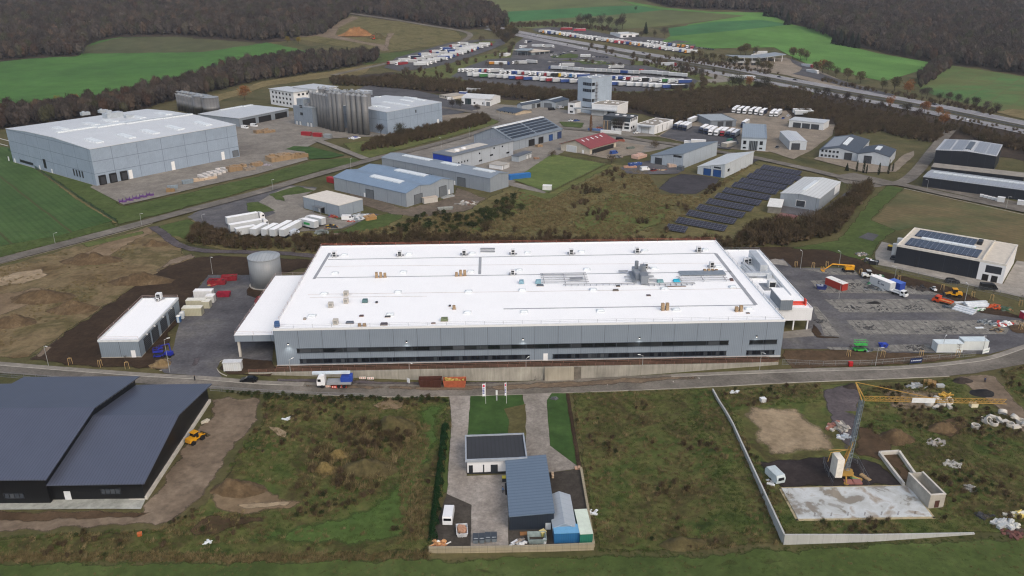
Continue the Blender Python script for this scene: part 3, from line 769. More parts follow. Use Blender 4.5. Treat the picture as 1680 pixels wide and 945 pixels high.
for k in range(3):
    for q in range(6):O1.win('f',O1.L*(0.1+0.145*q),O1.L*(0.1+0.145*q)+1.9,O1.h-3.0-3.6*k,O1.h-1.3-3.6*k)
    O1.win('r',4+k*4,6+k*4,O1.h-3,O1.h-1.4)
O2=B('office_building','taller white office block behind the silos with a light flat roof','office',(480.5,142.5),(519,147.3),(544,141.3),base=(519,176),wall=M_WHITEW,roof=M_ROOFL,over=0.8,th=0.3)
for q in range(5):O2.win('f',O2.L*(0.12+0.17*q),O2.L*(0.12+0.17*q)+2,O2.h-3.2,O2.h-1.4)
PB=B('plant_building','grey plant building with small windows standing in front of the steel silos','plant building',(480.5,173.5),(511.5,177.8),(522,173),base=(512.5,209.5),wall=clad('#8d9aa8',5,0),roof=paint('#8a949d'),over=0.1,th=0.3)
for k in range(2):PB.win('f',PB.L*0.36,PB.L*0.5,7.5+5*k,9.4+5*k)
for q in(0.08,0.26,0.66,0.84):PB.gate('f',PB.L*q,PB.L*(q+0.12),0.1,3.2,M_GATEW)
b=MB();b.box(2,9,2,9,PB.h+0.28,PB.h+5);b.obj('roof_plant',clad('#97a3af',3,0),PB.root);b=MB();b.box(10,12.5,3,7,PB.h+0.28,PB.h+2.5);b.obj('roof_plant',M_DUCT,PB.root)
W2=B('silo_warehouse','tall grey panel warehouse with pale roof strips directly right of the steel silos','warehouse',(634,184.5),(724.7,167.8),(659.4,152.3),base=(636,221.5),at='A',wall=clad('#9fb0c4',7.2,9.5,seam='#55616e',w=0.18,rib=0.6),roof=M_ROOFLV,rise=0.8,over=0.1)
for px,py in((610,173),(627,175.5),(640,168.5),(660,171.5),(667,165),(686,163.5),(673,160),(699,159.5),(613,158.5),(640,156),(655,153.8)):W2.slabp('roof_light',(px,py),None,0.4,M_SKYL,3.2,12)
W2.pane('door','f',W2.L*0.9,W2.L*0.93,0.2,3.6,M_WHITE);W2.pane('louvre','f',W2.L*0.5,W2.L*0.52,11,13,M_DARK)
W3=B('rear_annex','small grey blue annex behind the silos with a pale roof','annex',(577,149.5),(599.5,151.2),(614.6,148.5),base=(600,158.5),wall=M_G1,roof=M_ROOFL,over=0.1)
# white workshop at the road fork and its neighbours
WS=B('white_workshop','white gabled workshop with a glazed corner and grey garage annex by the road fork','workshop',(757,160.5),(804.5,163.2),(813,156.8),base=(757.5,171.2),at='A',wall=M_WHITEW,roof=clad('#d5d9db',1.5,0,seam='#bfc5c9',rib=0,w=0.2),rise=2.2)
WS.pane('glazed_front','f',WS.L*0.12,WS.L*0.34,0.3,WS.h-0.3,glass('#1f2f33',1.4,0,'#3d4a4e',0.2));WS.win('f',WS.L*.02,WS.L*.08,1,2.4);WS.win('f',WS.L*.42,WS.L*.48,1,2.4);WS.win('f',WS.L*.72,WS.L*.76,1,2.6)
AN=B('garage_annex',None,None,(796,164.5),(805,164.8),(805.8,162.5),base=(805,174.5),wall=M_WHITEW,roof=M_DARK,over=0.1,parent=WS)
AN.gate('f',AN.L*0.2,AN.L*0.85,0.1,AN.h*0.75,M_GATE)
BL=B('beige_hut','low beige flat roofed hut beside a parked van near the hedge belt','hut',(721,156),(738.5,159),(752.5,152.5),base=(739,163.8),wall=paint('#cfc8bb'),roof=paint('#aaa498',var=.15),over=0.3)
for q in(.1,.3,.5):BL.win('f',BL.L*q,BL.L*q+1.2,1,2.6)
TB=B('tan_bungalow','tan brick bungalow with a dark hipped looking roof at the yard corner','bungalow',(814.5,180.5),(845.5,185.5),(855.5,178.5),base=(814.5,184.5),at='A',wall=paint('#b5a792',var=.12),roof=M_ROOFD,rise=1.2,over=0.5)
for q in(.2,.42,.64,.85):TB.win('f',TB.L*q-0.8,TB.L*q+0.8,0.9,2.0,frame=M_WHITE)
DW=B('slate_workshop','long slate roofed workshop with a white roof light strip behind the bungalow','workshop',(856,173),(889,166.8),(904,161.6),base=(889,175.5),wall=M_G2,roof=M_ROOFD,rise=1.4)
DW.slab('roof_light',DW.L*.05,DW.L*.98,DW.D*.42,DW.D*.54,.3,M_SKYL);DW.gate('f',DW.L*.5,DW.L*.66,0.1,3.6);DW.gate('f',DW.L*.75,DW.L*.97,.1,3.2,M_RUBBER)
DX=B('slate_workshop','small slate roofed workshop with grey gate next to the white tower block','workshop',(911.5,168.3),(933.7,162.6),(921.5,157.3),base=(912,178.5),at='A',wall=M_G2,roof=M_ROOFD,rise=1.3)
DX.slab('roof_light',DX.L*.1,DX.L*.98,DX.D*.42,DX.D*.56,.3,M_SKYL);DX.gate('l',DX.D*.25,DX.D*.75,.1,3.8);
# hall with solar strips, blue cornered office in front
SH=B('solar_hall','wide grey hall whose steep roof carries five dark solar strips under a white ridge','hall',(842,231.5),(922,211.5),(775,222),base=(918,226.5),wall=M_G1,roof=clad('#76828e',0,0,rib=1),rise=6.2,over=0.5)
for k in range(5):SH.slab('solar_strip',SH.L*.03,SH.L*.48,SH.D*(.06+.085*k),SH.D*(.11+.085*k),.25,paint('#2b323c',.3));SH.slab('solar_strip',SH.L*.52,SH.L*.97,SH.D*(.06+.085*k),SH.D*(.11+.085*k),.25,paint('#2b323c',.3))
SH.slab('ridge_light',-.3,SH.L+.3,SH.D*.46,SH.D*.54,.45,paint('#eef2f5',.3))
for a,b_ in((.3,.42),(.5,.6),(.72,.8)):SH.gate('f',SH.L*a,SH.L*b_,.1,4.2,M_RUBBER if a<.7 else M_GATEB)
SH.gate('f',SH.L*.9,SH.L*.99,.1,4.6,paint('#22365f'))
OB=B('blue_corner_office','long grey office with a flat roof and a bright blue end wall by the road','office',(741,257),(842,231.8),(708,252),base=(842,255),wall=clad('#b3bcc6',8,0,rib=0.7),roof=paint('#6e757d',var=.1),over=.4,th=.5)
OB.pane('blue_wall','l',-.05,OB.D+.05,0.1,OB.h-.05,paint('#2344a8',.5),.08)
for q in range(5):OB.win('f',OB.L*(.05+.045*q),OB.L*(.05+.045*q)+.9,OB.h*.42,OB.h*.42+1.0)
for q,z in((.42,.7),(.42,.2),(.6,.38),(.66,.8),(.8,.78),(.88,.25)):OB.win('f',OB.L*q,OB.L*q+(1.1 if z>.6 else 2.6),OB.h*z,OB.h*z+.9)
OB.slab('roof_terrace',OB.L*.12,OB.L*.66,OB.D*.3,OB.D*.8,.12,paint('#c3bfb6',var=.12));b=MB();b.cyl(OB.L*.2,OB.D*.42,OB.h+.4,OB.h+1.5,1.5,14);b.obj('roof_cowl',M_WHITE,OB.root);b=MB();b.cyl(OB.L*.33,OB.D*.52,OB.h+.4,OB.h+1.3,1.3,14);b.obj('roof_cowl',M_WHITE,OB.root)
AX=B('stucco_shed','small white shed with a flat roof beside the long grey office','shed',(824,272),(835.5,268),(823,262),base=(826,279),at='A',wall=M_WHITEW,roof=paint('#a8a59e'),over=.3);AX.gate('f',1,AX.L-1,.1,2.4,M_GATEW)
GS=B('flat_shed','dark roofed low shed with white doors next to the lawn fence','shed',(851,257),(872.5,249),(860,248),base=(873,258),wall=M_G2,roof=paint('#5a6068'),over=.3);GS.gate('f',GS.L*.55,GS.L*.75,.1,2.4,M_GATEW);GS.gate('f',GS.L*.78,GS.L*.98,.1,2.4,M_GATEW)
LG=B('long_grey_hall','long narrow grey hall with three white roof lights along its ridge','hall',(626,258.5),(804,293),(833,283.8),base=(804,315.7),wall=clad('#97a1ac',9,0,seam='#4d5661',rib=.7),roof=clad('#8d99a5',0,0,rib=.8),rise=1.3)
for a,b_ in((.13,.39),(.5,.65),(.79,.95)):LG.slab('roof_light',LG.L*a,LG.L*b_,LG.D*.4,LG.D*.62,.45,M_SKYL)
for a,b_,t in((.11,.17,2),(.43,.49,2),(.72,.79,4.6)):LG.gate('f',LG.L*a,LG.L*b_,.1,max(3.2,t),M_GATE)
LG.pane('door','f',LG.L*.69,LG.L*.7,.1,2.2,M_WHITE)
BD=B('twin_gable_hall','broad hall with a blue metal twin gable roof and two white roof lights','hall',(547,290.6),(665.7,317.5),(737.4,294),base=(667,340),wall=clad('#9ea8b2',9.5,0,seam='#4d5661',w=.16,rib=.7),roof=clad('#8298b0',0,0,rib=.7,rough=.4),
       prof=[(0,0),(.27,2.0),(.5,.9),(.75,2.2),(1,.2)])
BD.slab('roof_light',BD.L*.38,BD.L*.79,BD.D*.2,BD.D*.3,.45,M_SKYL);BD.slab('roof_light',BD.L*.4,BD.L*.8,BD.D*.68,BD.D*.79,.45,M_SKYL)
BD.gate('f',BD.L*.46,BD.L*.57,.1,4.4);BD.gate('r',BD.D*.16,BD.D*.33,.1,4.6);BD.gate('r',BD.D*.68,BD.D*.84,.1,5);BD.pane('door','f',BD.L*.43,BD.L*.45,.1,2.2,M_WHITE);BD.pane('door','r',BD.D*.88,BD.D*.91,.1,2.4,M_WHITE)
CS=B('cream_roof_store','grey store with a plain cream flat roof and a small entrance canopy','store',(497,323),(555.7,337.8),(596.6,327.3),base=(557,357),wall=clad('#98a5b2',8,0,rib=.6),roof=paint('#cfcbc2',.8,var=.06),over=.1,th=.2)
u0,z=CS.fuv('f',527,350);b=MB();b.box(u0-2.5,u0+3,-2.6,-.02,3.0,3.25);b.obj('entrance_canopy',M_STEEL,CS.root);b=MB();b.box(u0-2.4,u0-2.2,-2.5,-2.3,-.2,2.99);b.box(u0+2.7,u0+2.9,-2.5,-2.3,-.2,2.99);b.obj('canopy_posts',M_STEEL,CS.root)
CS.pane('door','f',u0-1.6,u0-.6,.1,2.2,M_WHITE);CS.gate('f',u0+.2,u0+2.6,.1,2.6,M_RUBBER)
# concrete tower and white offices
TW=B('tower_block','tall pale blue grey windowed tower block rising above the white factory offices','tower',(948.3,127),(971,129.6),(992.7,123.7),base=(971,187),wall=clad('#a9b9ca',7.3,9.5,seam='#74818f',w=.16,rib=0,amt=.5),roof=paint('#9aa3ab'),over=.0,th=.4)
for z0,hh in((.8,2.2),(.62,2.2),(.34,2.2),(.1,2.2)):
    TW.win('f',TW.L*.38,TW.L*.99,TW.h*z0,TW.h*z0+hh,gl=glass('#1a222c',1.7,0,'#5c6875',.25));TW.win('r',TW.D*.02,TW.D*.16,TW.h*z0,TW.h*z0+hh)
b=MB()
for k in range(8):b.box(TW.L+.1,TW.L+1.3,TW.D*.18,TW.D*.3,TW.h*(.12+.1*k),TW.h*(.12+.1*k)+.15)
b.box(TW.L+.02,TW.L+.1,TW.D*.2,TW.D*.28,3,TW.h*.9);b.obj('fire_escape',M_DUCT,TW.root)
b=MB();rn=random.Random(3)
for k in range(9):x,y=rn.uniform(1,TW.L-1.5),rn.uniform(1,TW.D-2);b.box(x,x+.9,y,y+.9,TW.h+.38,TW.h+.9)
b.obj('roof_vents',M_WHITE,TW.root)
TL=B('stair_block',None,None,(932,168),(943,169),(948.5,164.5),base=(932.5,186.5),at='A',wall=M_WHITEW,roof=M_BITUM,over=.1,parent=TW)
TL.win('f',TL.L*.3,TL.L*.75,TL.h*.62,TL.h*.62+1.4);TL.win('f',TL.L*.3,TL.L*.75,TL.h*.12,TL.h*.12+1.4)
TR=B('white_works','white flat roofed works with a long canopy at the foot of the tower','works',(971,171),(1013,174.2),(1034.6,167.8),base=(971,189),at='A',wall=M_WHITEW,roof=M_GRAVELR,over=.1,coping=M_WHITE)
for x,y in((.3,.4),(.55,.5),(.75,.45),(.2,.8)):TR.slab('roof_light',TR.L*x,TR.L*x+1.8,TR.D*y,TR.D*y+1.8,.6,M_WHITE)
b=MB();b.box(-13,TR.L,-3.5,-.03,TR.h*.55,TR.h*.55+.5);b.obj('loading_canopy',paint('#8e979f'),TR.root);TR.gate('f',1,10,.2,4.2,M_GATEW);TR.gate('f',TR.L*.62,TR.L*.9,.1,4.5,M_RUBBER)
OF=B('stilted_office','white office with a dark grey top storey overhanging on slim columns','office',(990,190.8),(1035,194.6),(1058.7,190.6),base=(1035,216.2),wall=M_WHITEW,roof=paint('#4d5359',.8),over=.1,coping=paint('#343b43'))
OF.pane('dark_storey','f',-.05,OF.L*.985,OF.h*.72,OF.h+.1,paint('#353f49',.5),.1)
for z in(.44,.18):
    for q in(.36,.54,.78):OF.win('f',OF.L*q,OF.L*q+3.4,OF.h*z,OF.h*z+1.5)
OF.wins('r',(2,6,10),2.2,OF.h*.76,OF.h*.76+1.6);OF.wins('r',(2,6),2.2,OF.h*.2,OF.h*.2+1.4)
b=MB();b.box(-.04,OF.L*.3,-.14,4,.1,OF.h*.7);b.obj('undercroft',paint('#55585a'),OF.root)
for q in(.03,.16):b=MB();b.box(OF.L*q,OF.L*q+.5,-.7,-.2,-.2,OF.h*.72);b.obj('column',paint('#a58f72'),OF.root)
for k,(x,y)in enumerate(((.3,.5),(.6,.4),(.85,.5))):OF.slab('roof_light',OF.L*x,OF.L*x+2,OF.D*y,OF.D*y+2,.6,M_WHITE)
OA=B('white_garage_works','white single storey works with a gravel roof and a canopied gate','works',(1044.8,204),(1074,207.3),(1102.5,197),base=(1074,220.5),wall=M_WHITEW,roof=M_GRAVELR,over=.1,coping=M_WHITE)
for x,y in((.2,.3),(.5,.25),(.3,.6),(.6,.6),(.8,.5)):OA.slab('roof_light',OA.L*x,OA.L*x+1.4,OA.D*y,OA.D*y+1.4,.6,M_WHITE)
OA.gate('f',OA.L*.28,OA.L*.7,.1,4.2,M_GATEW,M_DARK);b=MB();b.box(OA.L*.15,OA.L*.8,-2.5,-.02,4.5,4.9);b.obj('gate_canopy',paint('#7d848b'),OA.root);OA.wins('r',(5,12,19),.4,.5,OA.h-.6)
RR=B('red_roof_hall','beige hall with a bright red metal gable roof beside the small lawn','hall',(968,243.2),(1011,231.2),(926.7,234),base=(967,254.6),at='A',wall=paint('#b9b2a4',var=.1),roof=clad('#8f484a',0,0,rib=.6,rough=.5),rise=3.6,over=.9)
for k in range(5):RR.slab('roof_light',RR.L*(.12+.17*k),RR.L*(.12+.17*k)+.9,RR.D*.32,RR.D*.42,.1,M_SKYL)
RR.gate('l',RR.D*.45,RR.D*.8,.1,4.0,M_GATEW,M_WHITE);RR.gate('f',RR.L*.08,RR.L*.9,.1,2.9,M_RUBBER);RR.pane('door','l',RR.D*.2,RR.D*.26,.1,2.4,M_WHITE)
# between lawn and solar field
G9=B('sloped_grey_hall','pale grey hall with a single slope dark roof above a cluttered yard','hall',(1067.8,255.2),(1121.6,252.5),(1153.6,239),baseA=(1067.8,268.6),baseB=(1121.2,276.8),wall=clad('#aebac6',7,0,rib=.8),roof=clad('#7b8895',0,1.2,seam='#6a7682',w=.2,rib=0),axis='v',over=.3)
G9.gate('f',G9.L*.14,G9.L*.36,.1,4.0,M_GATED);G9.win('f',G9.L*.7,G9.L*.95,G9.h+1.2,G9.h+2.3)
WB=B('white_blue_door_hall','white hall with a single slope roof and two blue roller doors','hall',(1144.6,273.5),(1190,269.7),(1215,255.6),baseA=(1144.6,285.3),baseB=(1187.5,292),wall=clad('#c9d2da',7,0,rib=.9),roof=clad('#d9dfe2',0,1.4,seam='#bcc5ca',w=.25,rib=0),axis='v',over=.3)
WB.gatep('f',(1154.5,275.5),(1166,288.5),mat=M_GATEB);WB.gatep('f',(1170.5,277.5),(1182.5,291.5),mat=M_GATEB)
for k in range(4):u=WB.L*(.6+.06*k);WB.win('f',u,u+1.1,WB.h+.6,WB.h+1.4)
WB.win('r',WB.D*.1,WB.D*.16,2.5,4)
PW=B('white_screen_wall','white free standing screen wall behind the sloped grey hall','wall',(1152,249.5),(1166,243.5),(1158.5,241.5),base=(1166,254),wall=M_WHITEW,roof=M_WHITE,over=.05,th=.1)
DO=B('depot_office','pale blue two storey depot office with a glazed entrance facing the road','office',(1217,226.2),(1258,228.2),(1298,207.2),base=(1258,248.4),wall=clad('#c5d0da',0,0,rib=.5,streak=.04),roof=clad('#95a3b0',0,0,rib=1.2),over=.1,th=.35,coping=paint('#8693a0'))
for q in(.14,.8):DO.win('f',DO.L*q-.9,DO.L*q+.9,DO.h*.5,DO.h*.5+2.2);DO.win('f',DO.L*q-.9,DO.L*q+.9,DO.h*.15,DO.h*.15+1)
DO.pane('glazed_entrance','f',DO.L*.32,DO.L*.66,.2,DO.h*.8,glass('#1b2129',1.0,0,'#8c979f',.2));DO.wins('r',(4,10,34,40),2.4,DO.h*.5,DO.h*.5+1.8);DO.gate('r',20,25,.1,4)
DB=B('depot_hall','grey depot hall with parked lorries in front and behind','depot',(1166,199),(1208,197.8),(1233.5,186.2),base=(1208.7,208.2),wall=clad('#808a95',0,0,rib=.6),roof=clad('#a7b1b8',0,0,rib=1.5),over=.2,coping=paint('#6d7680'))
DB.gate('f',DB.L*.28,DB.L*.5,.1,4.2,M_GATED);DB.gate('f',DB.L*.6,DB.L*.85,.1,4.2,M_GATED);DB.wins('r',(6,14,22,30),2.6,2,4,frame=M_WHITE)
W5=B('lorry_workshop','white workshop with three dark folding gates under a pale roof','workshop',(1294.8,197),(1352,202.3),(1366.5,197.6),base=(1295,208.8),at='A',wall=M_WW,roof=M_ROOFL,over=.3)
for q in(.24,.5,.76):W5.gate('f',W5.L*q-2.6,W5.L*q+2.6,.1,W5.h*.75,M_GATED)
W6=B('small_white_hall','smaller white hall with a slim pale roof below the lorry workshop','hall',(1296,232),(1324,232.6),(1348.6,217),base=(1324,246.8),wall=clad('#c5ced6',0,0,rib=.6),roof=M_ROOFL,over=.2,rise=.6,axis='v')
W6.gate('f',W6.L*.12,W6.L*.62,.1,W6.h*.8,M_GATED)
D1=B('dark_gable_hall','pale grey dark roofed hall with office windows, longer of the pair','hall',(1344.7,246),(1407.5,252.2),(1364,224),base=(1344.7,258.5),at='A',wall=clad('#c0c9d2',0,0,rib=.7),roof=clad('#4a525c',0,1,rib=0,seam='#3d444d',w=.2),axis='v',rise=2.2,over=.2)
D2=B('dark_gable_hall','shorter pale grey hall with dark roof at right of the pair by the crossroads','hall',(1408,252.6),(1460,258),(1475.5,246),base=(1460,273),wall=clad('#c0c9d2',0,0,rib=.7),roof=clad('#454d57',0,1,rib=0,seam='#3a414a',w=.2),axis='v',rise=2.0,over=.2)
D1.slab('roof_light',D1.L*.5,D1.L*.62,D1.D*.25,D1.D*.75,.4,M_SKYL);D2.slab('roof_light',D2.L*.44,D2.L*.6,D2.D*.3,D2.D*.75,.4,M_SKYL)
D1.slab('solar_panel',D1.L*.04,D1.L*.45,D1.D*.15,D1.D*.9,.12,paint('#8d939c',.3))
for k in range(5):
    for z in(1.0,3.6):D1.win('f',D1.L*(.05+.1*k),D1.L*(.05+.1*k)+1.2,z,z+1.2)
D1.gate('f',D1.L*.66,D1.L*.86,.1,4.4,M_GATED);D2.gate('f',D2.L*.2,D2.L*.45,.1,4.6,M_GATED);D2.win('r',3,5,1,3)
BT=B('black_tall_hall','tall black clad hall with a grey solar roof above the long black hall','hall',(1535.4,246.3),(1635,256.6),(1645.5,238),base=(1632.6,285),wall=M_BLACK,roof=clad('#c2c7cc',0,0,rib=1),rise=1.0,over=.2,axis='v')
for q in(.04,.26,.62,.82):BT.slab('solar_panel',BT.L*q,BT.L*(q+.18),BT.D*.06,BT.D*.94,.14,clad('#8b929d',1.7,1.1,seam='#a9b0b8',w=.08,rib=0,rough=.3))
BT.slab('roof_light',BT.L*.47,BT.L*.56,BT.D*.15,BT.D*.8,.4,paint('#4c535c',.3))
BK=B('black_long_hall','long black clad hall with a grey solar roof and white bin row outside','hall',(1515,290.4),(1702,315.3),(1530,279),base=(1512.5,306),at='A',wall=M_BLACK,roof=clad('#aab1b8',0,0,rib=1.2),rise=.5,over=.2)
for k in range(5):BK.slab('solar_panel',BK.L*(.02+.19*k),BK.L*(.19+.19*k),BK.D*.06,BK.D*.44,.14,clad('#969da7',1.7,1.1,seam='#b2b8be',w=.08,rib=0,rough=.3))
BK.slab('ridge_light',BK.L*.05,BK.L*.98,BK.D*.52,BK.D*.62,.5,M_SKYL)
BC=B('flat_link_roof','flat grey gravel roofed link building between the two black halls','building',(1528,274),(1680,291),(1535,268),h=4.5,wall=M_BLACK,roof=M_GRAVELR,over=.1)
BE=B('black_white_hall','black clad hall with a white office end and solar panels on its pale flat roof','hall',(1472,403.2),(1650.6,435.8),(1665.2,403),base=(1645.6,466),wall=M_BLACK,roof=paint('#c4beb2',.8,var=.08),over=.1,coping=paint('#d5d2ca',.6))
BE.pane('white_front','f',BE.L*.775,BE.L+.06,-.2,BE.h+.2,M_WHITEW,.12);BE.pane('white_flank','r',-.1,BE.D+.02,-.2,BE.h+.2,M_WHITEW,.1)
BE.win('f',BE.L*.85,BE.L*.965,BE.h*.52,BE.h*.8,gl=glass('#171c22',2,0,'#20252b',.15));
for q in(.82,.9):BE.pane('gate','f',BE.L*q,BE.L*(q+.055),.1,BE.h*.36,M_RUBBER,.16)
BE.pane('fascia_panel','f',BE.L*.835,BE.L*.975,BE.h*.47,BE.h*.86,paint('#2b3038'),.13)
for q in(.2,.57,.71):BE.gate('f',BE.L*q,BE.L*(q+.02),.1,4 if q<.3 else 3,M_DARK)
BE.slab('solar_panel',BE.L*.07,BE.L*.64,BE.D*.58,BE.D*.93,.35,M_PV);BE.slab('solar_panel',BE.L*.06,BE.L*.74,BE.D*.07,BE.D*.44,.35,M_PV);BE.slab('roof_light',BE.L*.15,BE.L*.67,BE.D*.47,BE.D*.55,.6,M_SKYL)
b=MB();b.box(BE.L*.655,BE.L*.7,BE.D*.7,BE.D*.84,BE.h+.18,BE.h+1.5);b.obj('roof_unit',M_DARK,BE.root);b=MB();b.box(BE.L*.785,BE.L*.795,.4,BE.D-.4,BE.h+.2,BE.h+.9);b.obj('parapet',paint('#cdc8bc'),BE.root)
b=MB();b.cyl(-2.2,BE.D*.35,-.2,4.6,1.1,14);b.cyl(-2.2,BE.D*.6,-.2,5.0,1.2,14);b.tube((-2.2,BE.D*.6,4.6),(1,BE.D*.6,5.6),.5,8);b.obj('dust_extractor',paint('#c3c6c6'),BE.root)
WM=B('white_roof_hall','grey hall with a white roof and one roof light beside the solar field','hall',(1280.7,317),(1344.7,326.3),(1381.8,299),base=(1344.7,346.7),wall=clad('#98a2ac',8,0,rib=.6),roof=clad('#d3d8d9',0,0,rib=1.6,streak=.04),rise=.9,over=.15,axis='v')
WM.slab('roof_light',WM.L*.42,WM.L*.54,WM.D*.2,WM.D*.75,.4,M_SKYL);WM.gatep('f',(1306.5,327.5),(1320.5,340),mat=M_GATED,frame=M_WHITE);WM.pane('panel','r',WM.D*.72,WM.D*.99,1.5,WM.h-.3,paint('#e3e8ec'))
CP=B('timber_carport','small white roofed carport at the corner of the grey hall','carport',(1260,338.5),(1281,340.5),(1291,328.5),h=3.0,wall=paint('#7c7a74',var=.2),roof=paint('#d9dbd8'),over=.4)
RC=B('brown_cabin','brown roofed wooden cabin among bare bushes below the grey hall','cabin',(1271,360),(1295,364),(1306,354),base=(1295,373),wall=paint('#5d4c40',var=.2),roof=paint('#7b5450',.8,var=.1),rise=.8,over=.6)
RC.win('f',RC.L*.55,RC.L*.8,1,2,frame=M_WHITE)
# motorway service buildings
FS=B('service_station','low grey service station shop with a beige roof beside the motorway','service station',(872,86),(901,82.3),(877,74.5),base=(872,91.5),at='A',wall=clad('#7f8a92',4,0),roof=paint('#c5bcae',var=.1),over=.8,th=.6);FS.wins('f',(8,15,22,29),5,.6,3.2)
FS2=B('filling_canopy','blue grey filling station canopy on columns next to the shop','canopy',(847,83),(867,84),(861,78.5),h=5.5,wall=paint('#77828c'),roof=paint('#8b98a2'),over=.6,th=.8)
FS2.wall.data=(lambda b:[b.box(x,x+.5,y,y+.5,-.5,FS2.h)for x in(1,FS2.L*.35,FS2.L*.7,FS2.L-1.5)for y in(1,FS2.D-1.5)]and b.mesh('column',M_STEEL))(MB());FS2.wall.name='columns'
FK=B('white_kiosk','white kiosk near the lorry park entrance bend','kiosk',(819,88),(831,89),(831.5,86),base=(819.5,92),at='A',wall=M_WHITEW,roof=M_WHITE,over=.3)
FC=B('motorway_restaurant','white flat roofed motorway restaurant among bare trees beyond the lanes','restaurant',(1018,56),(1048,54),(1019,49),base=(1048,60.5),wall=M_WHITEW,roof=paint('#cdd2d4'),over=.3,th=.4);FC.wins('f',(6,14,24),5,1,3)
FD=B('fuel_canopy','wide grey wing shaped fuel canopy on white columns beside the motorway','canopy',(1208,94.5),(1288,91.5),(1212,88),h=6.5,wall=M_WHITE,roof=paint('#8d969e',.5),over=.8,th=.7,prof=[(0,0),(.5,-1.3),(1,1.5)],axis='v')
def _cols(bl,nx=7):
    bpy.data.objects.remove(bl.wall)
    for k in range(nx):
        for y in(2,bl.D-2):x=2+(bl.L-4)*k/(nx-1);b=MB();b.box(x-.3,x+.3,y-.3,y+.3,-.5,bl.ztop(x,y)-bl.th);b.obj('column',M_WHITE,bl.root)
_cols(FD)
FE=B('fuel_shop','low glazed fuel shop under the wing shaped canopy','shop',(1207,103),(1250,103),(1212,98),base=(1250,108),wall=clad('#8e8780',3,0),roof=paint('#a6a6a2'),over=.2);FE.wins('f',(5,12,19,26),5,.5,2.8)
# silos: each one a thing
_sm=MB();_sm.cyl(0,0,-.3,24.0,1.75,16);SILO_ME=_sm.mesh('silo_shell',M_SILO,True)
_st=MB();_st.tube((0,0,24),(0,0,25),1.78,16,.5);_st.cyl(0,0,25,25.5,.5,8);_st.box(-1.3,1.3,-1.8,-1.7,24.9,25.0);_st.box(-1.7,-1.6,-1.3,1.3,24.2,25.3);SILO_TOP=_st.mesh('silo_top',paint('#a7abad',.4,.4))
def silo(p,sc,label,group):
    r=thing('steel_silo',label,'silo',p,0,group);r.scale=sc
    for nm,me in(('shell',SILO_ME),('top',SILO_TOP)):o=bpy.data.objects.new(nm,me);COL.objects.link(o);o.parent=r
    return r
def silo_row(a,b,n,top,lab,grp):
    pa,pb=G(*a),G(*b);h=hfrom(b,top)
    for i in range(n):
        p=pa.lerp(pb,i/max(1,n-1))if n>1 else pa;s_=(pa-pb).length/max(1,n-1)/3.75 if n>1 else 1
        silo(p,(s_,s_,h/25.5),'steel silo, %s from left in %s'%(ORD[i+1],lab),grp)
silo_row((517,206),(543,212.5),6,(543,154),'the front row beside the plant building','steel silos by the plant')
silo_row((536,201),(570,208),4,(566,147),'the tall middle row of the silo group','steel silos by the plant')
silo_row((547,214.5),(561,217),3,(561,150),'the foremost short row before the gap','steel silos by the plant')
silo_row((576,219),(602,222),4,(600,154),'the row right of the dark gap','steel silos by the plant')
silo_row((582,208),(604,212),3,(604,149),'the rear row right of the gap','steel silos by the plant')
silo_row((297,181),(322,187),6,(320,158),'the front row behind the warehouse roof','silos behind the big warehouse')
silo_row((302,174),(340,181),5,(340,155),'the rear row behind the warehouse roof','silos behind the big warehouse')
silo_row((334,190),(349,193),2,(348,157),'the tall pair at the warehouse corner','silos behind the big warehouse')
# ground mounted solar rows
_pv=clad('#2c2d38',1.65,1.05,seam='#a0a3ad',w=.09,rib=0,rough=.32,streak=.08,amt=.55)
PVROW=[((980,570),(1108,592)),((1045,525),(1360,583)),((1113,478),(1420,538)),((1178,440),(1475,497)),((1240,402),(1530,456)),((1295,365),(1580,418)),((1345,330),(1640,383)),((1403,295),(1690,347)),
         ((1450,265),(1745,318)),((1500,236),(1790,287)),((1545,208),(1835,259)),((1588,180),(1840,224))]
for i,(a,c)in enumerate(PVROW):
    pa,pb=G(840+a[0]*.256,230+a[1]*.256,.7),G(840+c[0]*.256,230+c[1]*.256,.7);d=pb-pa;L_=Vector((d.x,d.y,0)).length
    t=thing('solar_table','%s solar table of dark panels counted from the factory end of the field'%(ORD[i+1]if i else 'shortest and nearest'),'solar panels',(pa.x,pa.y,zt(pa.x,pa.y)),math.atan2(d.y,d.x),'rows of the solar field')
    b=MB();b.hexa([(0,0,.6),(L_,0,.6),(L_,3.7,2.2),(0,3.7,2.2),(0,0,.7),(L_,0,.7),(L_,3.7,2.3),(0,3.7,2.3)]);b.obj('panels',_pv,t)
    b=MB();k=0.6
    while k<L_:b.tube((k,.6,-.2),(k,.6,.84),.06,5);b.tube((k,3,-.2),(k,3,2.0),.06,5);k+=3.4
    b.obj('posts',M_STEEL,t)
